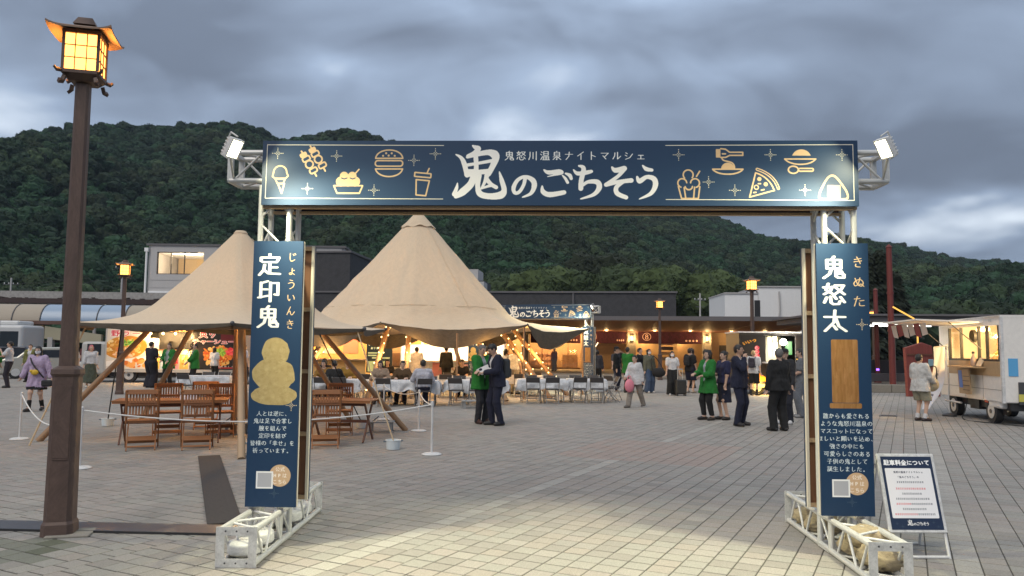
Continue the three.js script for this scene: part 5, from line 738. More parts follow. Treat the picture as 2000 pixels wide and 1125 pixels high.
{ // grey office block with a lit strip window
  const b = thing('office_block', 'grey office block with one lit window behind the smaller tent', 'building', [-21.6, 0, -66], 0.04);
  part(b, 'wall', [box(15.6, 9.7, 0.2, 0, 4.85, -3.9), box(0.2, 9.7, 7.8, 7.7, 4.85, 0), box(0.2, 9.7, 7.8, -7.7, 4.85, 0), box(15.2, 0.5, 0.2, 0, 9.45, 3.9), box(15.2, 7.4, 0.2, 0, 3.7, 3.9), box(0.5, 1.8, 0.2, -7.35, 8.3, 3.9), box(11.0, 1.8, 0.2, 2.1, 8.3, 3.9)], wallGrey);
  for (let k = 0; k < 7; k++) part(b, 'siding_joint', box(15.2, 0.02, 0.02, 0, 3.2 + k * 0.62, 4.01), M(lin(0.28, 0.27, 0.27), 0.9));
  part(b, 'roof', box(15.9, 0.16, 8.2, 0, 9.78, 0), roofGrey); part(b, 'room_floor', box(15, 0.12, 7.4, 0, 7.3, 0), wallWhite); part(b, 'room_ceiling', box(15, 0.1, 7.4, 0, 9.3, 0), wallWhite); part(b, 'room_wall', box(15, 2, 0.1, 0, 8.3, -1.5), M(lin(0.55, 0.42, 0.26), 0.8));
  for (let k = 0; k < 3; k++) { const f = part(b, 'window', [box(0.06, 1.8, 0.1, -7.05 + k * 1.05, 8.3, 3.86), box(1.0, 0.06, 0.1, -6.55 + k * 1.05, 9.17, 3.86), box(1.0, 0.06, 0.1, -6.55 + k * 1.05, 7.43, 3.86)], black); part(f, 'pane', box(1.0, 1.7, 0.012, -6.55 + k * 1.05, 8.3, 3.86), glass); }
  part(b, 'ceiling_lamp', box(2.4, 0.05, 0.15, -5.2, 9.2, 2.6), glow(lin(1, 0.85, 0.6), 5)); point(b, lin(1, 0.75, 0.45), 16, -5.3, 9.0, 2.4, 5);
  part(b, 'downpipe', [cyl(0.09, 0.09, 9.2, 8, -7.9, 4.7, 4.05), box(0.3, 0.3, 0.25, -7.9, 9.35, 4.05)], wallWhite);
  part(b, 'lower_window', [box(9.5, 0.9, 0.06, 1.0, 5.2, 4.03)], black); part(b, 'sill_band', box(15.2, 0.16, 0.25, 0, 5.95, 4.05), wallWhite);
}
{ // white flat block
  const b = thing('white_block', 'plain white block with a stepped roof behind the station', 'building', [25.5, 0, -74], -0.05);
  part(b, 'wall', [box(3.0, 6.9, 7, -4.3, 3.45, 0), box(9, 7.5, 7.2, 1.72, 3.75, 0)], wallWhite); part(b, 'roof_edge', [box(3.1, 0.12, 7.2, -4.3, 6.95, 0)], wallGrey); part(b, 'roof_edge', [box(9.1, 0.12, 7.4, 1.72, 7.55, 0)], wallGrey);
  part(b, 'vent_pipe', tube([V(-2.6, 4.6, 3.75), V(-1.1, 4.7, 3.8), V(-0.95, 5.2, 3.8), V(-0.95, 7.1, 3.75)], 0.07, 6, 20), wallGrey); part(b, 'window', box(0.5, 1.6, 0.06, -2.9, 5.5, 3.62), black); part(b, 'canopy', box(2.4, 0.1, 0.9, -3.0, 4.6, 3.95), black); part(b, 'canopy', box(2.2, 0.1, 0.9, 3.6, 6.6, 4.0), black);
}
// ---------------------------------------------------------------- bus bay: roofs, ramp, bus, cars
{
  const p = thing('platform_roof', 'long pale corrugated platform roof beyond the bus bay', 'roof', [-33, 0, -58], 0.08);
  part(p, 'roof_sheet', [box(34, 0.5, 8, 0, 5.15, 0)], M(lin(0.42, 0.40, 0.38), 0.8, 0, { map: grainTex, rep: [0.5, 0.5] })); part(p, 'gutter', box(34.2, 0.35, 0.25, 0, 4.72, 4.05), M(lin(0.05, 0.03, 0.028), 0.7)); const r = rng(3), leaf = []; for (let k = 0; k < 90; k++) leaf.push(box(0.12 + r() * 0.3, 0.04, 0.1, -16.5 + r() * 33, 5.0 - r() * 0.12, 4.02)); part(p, 'leaf_litter', leaf, M(lin(0.05, 0.035, 0.03), 1)).userData.kind = 'stuff'; for (let k = 0; k < 6; k++) part(p, 'post', cyl(0.12, 0.12, 4.9, 8, -15 + k * 6, 2.45, 3), wallGrey);
  const c = thing('walkway_canopy', 'curved walkway canopy of pale and blue translucent panels', 'canopy', [-27.5, 0, -49], 0.05), n = 14, w = 1.7;
  for (let k = 0; k < n; k++) { const g = new THREE.CylinderGeometry(1.15, 1.15, w - 0.05, 14, 1, true, 0, Math.PI / 2 * 1.05); g.rotateZ(Math.PI / 2); g.rotateX(Math.PI * 0.0); g.translate(-n * w / 2 + (k + 0.5) * w, 3.05, 0); const blue = [6, 7, 8, 11].includes(k); part(c, 'roof_panel', g, new THREE.MeshStandardMaterial({ color: blue ? lin(0.26, 0.34, 0.45) : lin(0.36, 0.31, 0.25), roughness: blue ? 0.3 : 0.9, side: THREE.DoubleSide })); const a = []; for (let q = 0; q < 6; q++) { const t0 = q / 6 * 1.65, t1 = (q + 1) / 6 * 1.65; a.push(rod(V(-n * w / 2 + k * w, 3.05 + 1.17 * Math.cos(t0), 1.17 * Math.sin(t0)), V(-n * w / 2 + k * w, 3.05 + 1.17 * Math.cos(t1), 1.17 * Math.sin(t1)), 0.035)); } part(c, 'rib', a, steelDark); }
  part(c, 'eave_beam', box(n * w, 0.22, 0.16, 0, 3.02, 1.2), M(lin(0.11, 0.055, 0.04), 0.6)); part(c, 'rear_beam', box(n * w, 0.22, 0.16, 0, 4.1, -0.1), M(lin(0.11, 0.055, 0.04), 0.6)); for (const x of [-8.2, -2.1, 3.9, 9.9]) { part(c, 'post', box(0.5, 2.9, 0.5, x, 1.45, 0.5), M(lin(0.36, 0.33, 0.22), 0.8)); part(c, 'bracket', box(0.75, 0.35, 1.2, x, 3.05, 0.5), M(lin(0.05, 0.03, 0.025), 0.7)); }
  const rp = thing('pedestrian_ramp', 'beige walled ramp of the footbridge behind the bus', 'ramp', [-38, 0, -55], 0.0); const sh = new THREE.Shape([[-6, 3.2], [2, 3.4], [9, 2.4], [9, 1.7], [2, 2.4], [-6, 2.3]].map((q) => new THREE.Vector2(...q))); part(rp, 'parapet', new THREE.ExtrudeGeometry(sh, { depth: 0.25, bevelEnabled: false }), M(lin(0.40, 0.37, 0.27), 0.85)); part(rp, 'post', [box(0.35, 2.6, 0.35, 1.2, 1.3, 0.1)], wallGrey); part(rp, 'post', [box(0.35, 2.2, 0.35, 5.4, 1.1, 0.1)], wallGrey); part(rp, 'deck', box(15, 0.2, 3, 1.5, 1.9, -1.6), roofGrey);
  // city bus
  const b = thing('city_bus', 'white and grey city bus parked under the walkway', 'bus', [-33.2, 0, -46.5], 0.02); part(b, 'body', rbox(9, 2.5, 2.3, 0.2, 0, 1.55, 0), M(lin(0.5, 0.5, 0.5), 0.35)); part(b, 'roof_unit', rbox(3.2, 0.28, 1.6, 0.1, 2.4, 2.92, 0), whitePaint); for (let k = 0; k < 6; k++) part(b, 'window', box(1.3, 0.95, 0.02, -3.6 + k * 1.44, 1.95, 1.155), M(lin(0.02, 0.025, 0.03), 0.08)); part(b, 'stripe', box(8.6, 0.18, 0.02, 0, 1.2, 1.157), M(lin(0.1, 0.16, 0.4), 0.4)); for (const x of [-2.8, 2.7]) { const w_ = part(b, 'wheel', cyl(0.45, 0.45, 0.25, 18, x, 0.45, 1.05, Math.PI / 2), rubber); part(w_, 'rim', cyl(0.26, 0.26, 0.04, 14, x, 0.45, 1.19, Math.PI / 2), alu); } part(b, 'lamp', box(0.02, 0.2, 0.35, 4.51, 0.85, 0.75), M(lin(0.6, 0.1, 0.05), 0.3));
  const sg = thing('route_sign', 'blue and white round route sign beside the bus', 'sign', [-28.0, 0, -41.6], 0); part(sg, 'plate', [box(1.0, 1.0, 0.05, 0, 2.45, 0)], whitePaint); part(sg, 'disc', cyl(0.3, 0.3, 0.06, 20, 0.18, 2.45, 0.01, Math.PI / 2), M(lin(0.03, 0.1, 0.5), 0.4)); part(sg, 'post', cyl(0.04, 0.04, 2.2, 8, 0, 1.1, 0), wallGrey);
}
function car(label, x, z, turn, col) {
  const t = thing('parked_car', label, 'car', [x, 0, z], turn, 'cars parked in the bus bay'), sh = new THREE.Shape([[-2, 0.3], [-2.05, 0.75], [-1.75, 0.92], [-1.25, 1.0], [-0.75, 1.45], [0.85, 1.48], [1.5, 1.0], [2.0, 0.9], [2.05, 0.35]].map((q) => new THREE.Vector2(...q)));
  part(t, 'body', new THREE.ExtrudeGeometry(sh, { depth: 1.5, bevelEnabled: true, bevelSize: 0.06, bevelThickness: 0.08, bevelSegments: 2 }).translate(0, 0, -0.75), M(col, 0.25, 0.4)); const wn = new THREE.Shape([[-1.1, 1.02], [-0.7, 1.38], [0.78, 1.40], [1.25, 1.02]].map((q) => new THREE.Vector2(...q)));
  part(t, 'window', new THREE.ShapeGeometry(wn).translate(0, 0, 0.836), M(lin(0.03, 0.035, 0.045), 0.06)); part(t, 'windscreen', quad(V(-1.3, 1.02, -0.66), V(-1.3, 1.02, 0.66), V(-0.84, 1.42, 0.6), V(-0.84, 1.42, -0.6)), M(lin(0.05, 0.06, 0.08), 0.06, 0, { side: THREE.DoubleSide }));
  for (const wx of [-1.3, 1.28]) for (const s of [-1, 1]) { const w = part(t, 'wheel', cyl(0.31, 0.31, 0.2, 18, wx, 0.31, s * 0.72, Math.PI / 2), rubber); part(w, 'rim', cyl(0.19, 0.19, 0.02, 14, wx, 0.31, s * 0.835, Math.PI / 2), alu); } for (const s of [-1, 1]) part(t, 'headlight', rbox(0.1, 0.14, 0.3, 0.03, -2.06, 0.72, s * 0.55), M(lin(0.8, 0.8, 0.8), 0.1));
}
car('silver car parked behind the woman in lavender', -23.0, -38.6, 0.5, lin(0.5, 0.48, 0.42)); car('white car parked behind the lamp post and ramp', -19.6, -40.2, 0.2, lin(0.6, 0.6, 0.6)); car('dark car parked beside the noodle truck', -27.6, -43.2, 0.1, lin(0.05, 0.05, 0.06));
// poles and wires beyond the roofs
function utilityPole(x, z, h, label) { const t = thing('utility_pole', label, 'utility pole', [x, 0, z], 0.3, 'thin utility poles before the hills'); part(t, 'pole', cyl(0.12, 0.08, h, 8, 0, h / 2, 0), wallGrey); part(t, 'crossarm', [box(1.4, 0.09, 0.09, 0, h - 0.7, 0), box(1.0, 0.08, 0.08, 0, h - 1.4, 0)], steelDark); for (let k = 0; k < 4; k++) part(t, 'insulator', cyl(0.05, 0.05, 0.16, 6, -0.6 + k * 0.4, h - 0.58, 0), whitePaint); }
utilityPole(-52, -80, 8.6, 'thin utility pole standing beyond the platform roof'); utilityPole(-39.5, -78, 10.2, 'thin utility pole half hidden by the tall lamp post'); utilityPole(19.5, -80, 7.6, 'thin utility pole between the station and the white block'); utilityPole(37, -84, 9, 'thin utility pole beyond the red posts');
for (const [y0, y1] of [[7.9, 9.5], [7.3, 8.8]]) single('overhead_wire', tube([V(-52, y0, -80), V(-46, (y0 + y1) / 2 - 0.4, -79), V(-39.5, y1, -78)], 0.02, 4, 20), rubber, 'dark overhead wire strung between the utility poles', 'wire', 'overhead wires before the hill');
// ---------------------------------------------------------------- red posts, footbath kerb and lit edge at the side of the square
{
  const red = M(lin(0.19, 0.035, 0.028), 0.55, 0, { map: grainTex });
  const rp = (x, z, h, label) => { const t = thing('red_post', label, 'post', [x, 0, z], 0.1, 'tall dark red posts'); part(t, 'post', cyl(0.13, 0.11, h, 12, 0, h / 2, 0), red); part(t, 'base_ring', cyl(0.19, 0.17, 0.3, 12, 0, 0.15, 0), red); for (const f of [0.42, 0.68]) part(t, 'band', cyl(0.135, 0.135, 0.09, 12, 0, h * f, 0), red); part(t, 'cap', cyl(0.14, 0.02, 0.12, 12, 0, h + 0.06, 0), red); };
  rp(15.7, -32, 6.0, 'tall dark red post standing on the kerb by the food truck'); rp(19.8, -42, 5.0, 'shorter dark red post beside the lamp post');
  const k = thing('stone_kerb', 'low grey stone kerb below the red posts', 'kerb', [15.9, 0, -31.7], -0.05); for (let i = 0; i < 5; i++) part(k, 'kerb_stone', rbox(0.98, 0.32, 0.5, 0.02, -2 + i, 0.16, 0), stoneMat);
  const b = thing('red_board', 'slanting dark red wooden screen behind the woman in white', 'screen', [15.2, 0, -29.0], 0.2); const s = new THREE.Shape([[-0.55, 0], [-0.62, 1.78], [0.1, 1.98], [0.5, 1.86], [0.58, 1.2], [0.8, 0.5], [0.8, 0]].map((q) => new THREE.Vector2(...q))); part(b, 'board', new THREE.ExtrudeGeometry(s, { depth: 0.1, bevelSize: 0.02, bevelThickness: 0.02, bevelSegments: 1 }), M(lin(0.24, 0.05, 0.035), 0.6, 0, { map: woodTex })); part(b, 'rail', box(1.1, 0.06, 0.04, -0.02, 1.55, 0.14), darkWood); part(b, 'pocket', rbox(0.22, 0.26, 0.06, 0.03, 0.42, 1.25, 0.14), M(lin(0.2, 0.3, 0.34), 0.5));
  const fb = thing('footbath_pavilion', 'open dark pavilion with rows of white tube lights beyond the kerb', 'pavilion', [24, 0, -41], -0.05); part(fb, 'roof', [box(17, 0.25, 7, 0, 3.3, -1), box(17.4, 0.1, 7.4, 0, 3.5, -1)], roofGrey); for (let i = 0; i < 6; i++) part(fb, 'post', cyl(0.12, 0.12, 3.2, 8, -7.6 + i * 3, 1.6, 2), i % 2 ? stoneMat : red); part(fb, 'bench', [box(14, 0.4, 0.6, 0, 0.35, 1.2), box(14, 1.0, 0.15, 0, 0.7, -2)], M(lin(0.04, 0.035, 0.04), 0.7)); for (let i = 0; i < 7; i++) for (let j = 0; j < 2; j++) part(fb, 'tube_light', box(1.25, 0.07, 0.1, -7 + i * 2.3 + j * 0.8, 3.1, 1.4 - j * 3), glow(lin(1, 0.97, 0.9), 3.2)); for (const x of [-5, 0, 5]) { const l = new THREE.RectAreaLight(lin(1, 0.95, 0.85), 3, 3, 0.2); l.position.set(x, 3.04, 0.5); l.rotation.x = -Math.PI / 2; l.name = 'light'; fb.add(l); } part(fb, 'rear_wall', box(16.5, 1.2, 0.15, 0, 0.6, -4.3), M(lin(0.06, 0.07, 0.05), 0.8)); part(fb, 'purple_lamp', [box(0.12, 0.1, 0.06, -6.6, 0.75, 1.55), box(0.12, 0.1, 0.06, -5.2, 0.75, 1.55)], glow(lin(0.25, 0.1, 1), 2.5)).userData.kind = 'stuff'; part(fb, 'paper_lamp', [box(0.3, 0.16, 0.2, -3.3, 0.5, 2.1)], glow(lin(1, 0.5, 0.12), 1.6)); part(fb, 'statue', [cyl(0.12, 0.16, 0.9, 8, -6.0, 1.0, 1.0), ball(0.16, -6.0, 1.55, 1.0)], M(lin(0.4, 0.34, 0.2), 0.7));
  const ls = thing('lit_handrail', 'warm strip of light bent along a post beside the red post', 'light strip', [17.0, 0, -31.2], 0); part(ls, 'strip', [rod(V(-1.6, 3.46, 0), V(-0.78, 3.0, 0), 0.032, 0.032, 6), rod(V(-0.78, 3.0, 0), V(-0.64, 2.75, 0), 0.032, 0.032, 6), rod(V(-0.64, 2.75, 0), V(-0.64, 1.4, 0), 0.03, 0.03, 6)], glow(lin(1, 0.5, 0.10), 0.9)); part(ls, 'post', cyl(0.05, 0.05, 1.5, 8, -0.64, 0.75, 0), red);
}
// ---------------------------------------------------------------- food trucks and stalls
const wheelPart = (t, x, y, z, r, axis) => { const w = part(t, 'wheel', axis === 'x' ? cyl(r, r, 0.17, 22, x, y, z, 0, 0, Math.PI / 2) : cyl(r, r, 0.17, 22, x, y, z, Math.PI / 2), rubber); const s = axis === 'x' ? -1 : 1; part(w, 'rim', axis === 'x' ? cyl(r * 0.62, r * 0.62, 0.02, 18, x - 0.085, y, z, 0, 0, Math.PI / 2) : cyl(r * 0.62, r * 0.62, 0.02, 18, x, y, z + 0.085, Math.PI / 2), alu); part(w, 'hub', axis === 'x' ? cyl(r * 0.2, r * 0.2, 0.02, 10, x - 0.098, y, z, 0, 0, Math.PI / 2) : cyl(r * 0.2, r * 0.2, 0.02, 10, x, y, z + 0.098, Math.PI / 2), steelDark); };
function blobs(x, r, n, cx, cy, rx, ry, cols, s) { for (let i = 0; i < n; i++) { const a = r() * 6.28, q = Math.sqrt(r()); x.fillStyle = cols[Math.floor(r() * cols.length)]; x.beginPath(); x.ellipse(cx + Math.cos(a) * q * rx, cy + Math.sin(a) * q * ry, s * (0.4 + r()), s * (0.3 + r() * 0.7), r() * 3, 0, 7); x.fill(); } }
const outlined = (x, str, cx, y, size, pitch, inner, outer) => { x.fillStyle = outer; textRow(x, str, cx, y, size, pitch, 0.26, 0.24); x.fillStyle = inner; textRow(x, str, cx, y, size, pitch, 0.12, 0.11); };
const bulbGeo = (x, y, z) => [ball(0.05, x, y, z)];
{ // noodle truck
  const t = thing('noodle_food_truck', 'food truck covered in ramen and rice bowl pictures with a lit hatch', 'food truck', [-15.0, 0, -35.4], 0.03);
  const L = canvasTex(256, 320, (x, W, H) => { x.fillStyle = '#d8cdbd'; x.fillRect(0, 0, W, H); x.fillStyle = '#c9882e'; x.beginPath(); x.ellipse(110, 150, 130, 90, -0.15, 0, 7); x.fill(); const r = rng(4); blobs(x, r, 90, 100, 150, 105, 70, ['#e7b566', '#d99a3e', '#f0d090', '#c47a28'], 12); blobs(x, r, 40, 130, 110, 50, 22, ['#6fae3c', '#a3cc5a', '#4f8c2c'], 9); blobs(x, r, 30, 100, 200, 60, 40, ['#e8a46a', '#f2cba0', '#d87f46'], 18); x.fillStyle = '#efe6da'; x.beginPath(); x.moveTo(0, 260); x.lineTo(256, 215); x.lineTo(256, 245); x.lineTo(0, 300); x.fill(); blobs(x, r, 20, 180, 270, 70, 30, ['#d9722c', '#e9a254'], 18); outlined(x, '佐野ラー'.slice(1), 110, 14, 52, 62, '#d23c4c', '#f6efe6'); });
  const R = canvasTex(320, 320, (x, W, H) => { x.fillStyle = '#15110f'; x.fillRect(0, 0, W, H); const r = rng(5); x.fillStyle = '#5c1416'; x.fillRect(180, 0, 140, 110); x.fillStyle = '#2b2320'; x.beginPath(); x.ellipse(160, 220, 150, 110, 0, 0, 7); x.fill(); blobs(x, r, 120, 165, 215, 90, 80, ['#d9762a', '#eba04a', '#c4541e', '#f0c070'], 16); blobs(x, r, 40, 185, 180, 30, 30, ['#a9c84c', '#7aa636'], 10); blobs(x, r, 30, 250, 180, 30, 26, ['#e0383c', '#f05a5a'], 12); outlined(x, '炙り', 100, 14, 56, 56, '#c2283a', '#f3ece4'); outlined(x, 'チャーシュー丼', 160, 76, 44, 44, '#c2283a', '#f3ece4'); x.fillStyle = '#d8d0c4'; textRow(x, 'はじめました。', 215, 288, 22, 24, 0.16, 0.14); x.fillStyle = '#b84040'; x.fillRect(150, 300, 120, 12); });
  const C = canvasTex(320, 128, (x, W, H) => { x.fillStyle = '#cfc6b6'; x.fillRect(0, 0, W, H); const r = rng(6); for (let k = 0; k < 4; k++) { x.fillStyle = ['#d9b35a', '#b8d0d6', '#d99a9a', '#d9b35a'][k]; x.fillRect(6 + k * 78, 6, 72, 116); blobs(x, r, 30, 42 + k * 78, 60, 26, 40, [['#e9c85a', '#8ab04a', '#e8a04a'], ['#8fb0c0', '#e8e8e8', '#c0a050'], ['#c83838', '#e07a5a', '#8ab04a'], ['#e0a040', '#c86a30', '#f0d8a0']][k], 9); } });
  const body = M(lin(0.42, 0.41, 0.39), 0.5), wIn = M(lin(0.40, 0.2, 0.08), 0.7);
  part(t, 'body', [box(6.1, 0.12, 2.0, 0, 0.52, -0.1), box(6.1, 0.1, 2.0, 0, 2.42, -0.1), box(6.1, 1.84, 0.06, 0, 1.48, -1.07), box(0.06, 1.84, 2.0, -3.02, 1.48, -0.1), box(0.06, 1.84, 2.0, 3.02, 1.48, -0.1), box(1.9, 1.84, 0.05, -2.05, 1.48, 0.87), box(2.3, 1.84, 0.05, 1.86, 1.48, 0.87), box(1.75, 0.86, 0.05, -0.2, 0.99, 0.87)], body);
  part(t, 'picture_panel', quad(V(-2.98, 0.6, 0.9), V(-1.1, 0.6, 0.9), V(-1.1, 2.4, 0.9), V(-2.98, 2.4, 0.9)), new THREE.MeshStandardMaterial({ map: L, roughness: 0.4 })); part(t, 'picture_panel', quad(V(0.72, 0.6, 0.9), V(3.0, 0.6, 0.9), V(3.0, 2.4, 0.9), V(0.72, 2.4, 0.9)), new THREE.MeshStandardMaterial({ map: R, roughness: 0.4 })); part(t, 'menu_strip', quad(V(-1.05, 0.58, 0.905), V(0.66, 0.58, 0.905), V(0.66, 1.3, 0.905), V(-1.05, 1.3, 0.905)), new THREE.MeshStandardMaterial({ map: C, roughness: 0.4 }));
  part(t, 'counter', box(1.75, 0.05, 0.3, -0.2, 1.46, 1.0), wIn); part(t, 'hatch', box(1.8, 0.05, 0.9, -0.2, 2.34, 1.28, -0.1), wIn); part(t, 'interior', [box(1.7, 0.7, 0.04, -0.2, 1.9, 0.1), box(0.5, 0.4, 0.3, -0.7, 1.66, 0.3), box(0.4, 0.3, 0.3, 0.3, 1.6, 0.3)], steelDark);
  for (let k = 0; k < 4; k++) { const bb = part(t, 'bulb', ball(0.055, -1.02 + k * 0.54, 2.18, 1.05), glow(lin(1, 0.66, 0.26), 9)); point(t, warmLight, 2.8, -1.02 + k * 0.54, 2.05, 1.2, 3); } for (const x of [-0.95, 0.55]) { part(t, 'bulb', ball(0.055, x, 1.38, 1.02), glow(lin(1, 0.66, 0.26), 9)); point(t, warmLight, 2, x, 1.38, 1.18, 3); }
  part(t, 'price_card', box(0.42, 0.5, 0.03, -0.86, 1.72, 1.02), whitePaint); part(t, 'chassis', [box(5.8, 0.22, 1.6, 0, 0.36, -0.1)], black); part(t, 'cab', [rbox(1.15, 1.5, 1.7, 0.15, -3.62, 1.05, -0.1), rbox(0.7, 0.55, 1.6, 0.12, -4.2, 0.62, -0.1)], body); part(t, 'side_window', box(0.6, 0.5, 0.02, -3.6, 1.45, 0.76), M(lin(0.02, 0.025, 0.03), 0.08)); for (const x of [-3.75, -2.0, 2.1]) wheelPart(t, x, 0.33, 0.72, 0.33, 'z');
}
{ // stall row behind the big tent
  const t = thing('churro_stall', 'churro stall with a dark lettered board and warm counter behind the large tent', 'stall', [-6.0, 0, -36.2], 0.02);
  const B = canvasTex(256, 400, (x, W, H) => { x.fillStyle = '#2c322a'; x.fillRect(0, 0, W, H); x.fillStyle = '#e9e2a8'; x.font = 'bold 54px sans-serif'; x.save(); x.scale(0.72, 1); x.fillText('CHURITOS!', 14, 84); x.restore(); for (let k = 0; k < 2; k++) textRow(x, ['もっちりうまい'.replace('ち', 'ち'), 'あります!'][k].replace('う', 'う'), 105, 118 + k * 34, 24, 27, 0.2, 0.16); x.fillStyle = '#d7dc9a'; const r = rng(7); for (let k = 0; k < 3; k++) x.fillRect(14 + (k === 2 ? 40 : 0), 204 + k * 24, 110 + r() * 70, 13); x.fillStyle = '#c9d08a'; x.fillRect(12, 290, 220, 100); });
  part(t, 'board', box(1.15, 1.85, 0.06, 0.05, 1.45, 1.35), M(lin(0.04, 0.05, 0.04), 0.5)); part(t, 'board_print', quad(V(-0.52, 0.53, 1.385), V(0.62, 0.53, 1.385), V(0.62, 2.37, 1.385), V(-0.52, 2.37, 1.385)), new THREE.MeshStandardMaterial({ map: B, roughness: 0.5 })); part(t, 'board_lamp', [box(0.9, 0.05, 0.08, 0.05, 2.5, 1.7)], glow(lin(1, 0.95, 0.7), 6)); { const l = new THREE.RectAreaLight(lin(1, 0.95, 0.7), 40, 0.9, 0.08); l.position.set(0.05, 2.46, 1.72); l.rotation.set(-1.9, 0, 0); l.lookAt(t.localToWorld ? V(-6, 1.2, -34.8) : V(0, 0, 0)); l.name = 'light'; t.add(l); }
  part(t, 'body', [box(4.2, 2.5, 0.08, -2.2, 1.35, -0.6), box(0.08, 2.5, 1.8, -4.3, 1.35, 0.3), box(4.3, 0.08, 2.0, -2.2, 2.6, 0.3), box(3.6, 0.95, 0.08, -2.4, 0.6, 1.2)], M(lin(0.45, 0.3, 0.12), 0.7)); part(t, 'counter', box(3.7, 0.05, 0.45, -2.4, 1.1, 1.3), paleWood); for (let k = 0; k < 3; k++) part(t, 'poster', box(0.7, 0.8, 0.02, -3.6 + k * 1.0, 1.75, -0.54), M([lin(0.6, 0.35, 0.08), lin(0.5, 0.5, 0.45), lin(0.55, 0.16, 0.12)][k], 0.6)); for (let k = 0; k < 4; k++) { part(t, 'bulb', ball(0.06, -3.8 + k * 1.0, 2.4, 0.9), glow(lin(1, 0.66, 0.26), 8)); point(t, warmLight, 7, -3.8 + k * 1.0, 2.2, 0.9, 4); } part(t, 'side_banner', box(0.9, 1.6, 0.03, -4.4, 1.5, 1.5), M(lin(0.5, 0.14, 0.22), 0.7));
}
{ const t = thing('poster_stall', 'white market stall hung with orange and pink posters behind the large tent', 'stall', [-2.6, 0, -35.4], 0.0); part(t, 'body', [box(4.6, 2.5, 0.06, 0, 1.3, -0.9), box(0.06, 2.5, 1.8, -2.3, 1.3, 0), box(0.06, 2.5, 1.8, 2.3, 1.3, 0), box(4.8, 0.08, 2.2, 0, 2.58, 0), box(4.5, 0.95, 0.06, 0, 0.55, 0.85)], whitePaint); part(t, 'counter', box(4.6, 0.05, 0.5, 0, 1.06, 0.95), paleWood); const cs = [lin(0.75, 0.32, 0.06), lin(0.7, 0.5, 0.12), lin(0.62, 0.3, 0.26), lin(0.66, 0.62, 0.58), lin(0.5, 0.14, 0.12)]; for (let k = 0; k < 5; k++) part(t, 'poster', box(0.8, 0.62, 0.02, -1.8 + k * 0.9, 2.1, 1.02), M(cs[k], 0.6)); for (let k = 0; k < 4; k++) part(t, 'poster', box(0.6, 0.75, 0.02, -1.6 + k * 1.0, 0.62, 0.9), M([lin(0.6, 0.6, 0.6), lin(0.6, 0.22, 0.2), lin(0.58, 0.6, 0.5), lin(0.62, 0.6, 0.58)][k], 0.6)); part(t, 'banner_strip', box(4.6, 0.3, 0.04, 0, 2.45, 1.06), M(lin(0.7, 0.3, 0.05), 0.6)); part(t, 'menu_frame', [box(0.62, 0.8, 0.04, 0.7, 0.6, 1.3)], black); part(t, 'menu_sheet', [box(0.52, 0.68, 0.02, 0.7, 0.6, 1.33)], M(lin(0.62, 0.3, 0.27), 0.6)); for (let k = 0; k < 3; k++) { part(t, 'tube_lamp', box(0.9, 0.05, 0.06, -1.4 + k * 1.4, 2.5, 0.6), glow(lin(1, 0.85, 0.55), 6)); point(t, lin(1, 0.8, 0.5), 11, -1.4 + k * 1.4, 2.36, 0.7, 4); point(t, lin(1, 0.8, 0.5), 4, -1.4 + k * 1.4, 2.3, 1.7, 4); } }
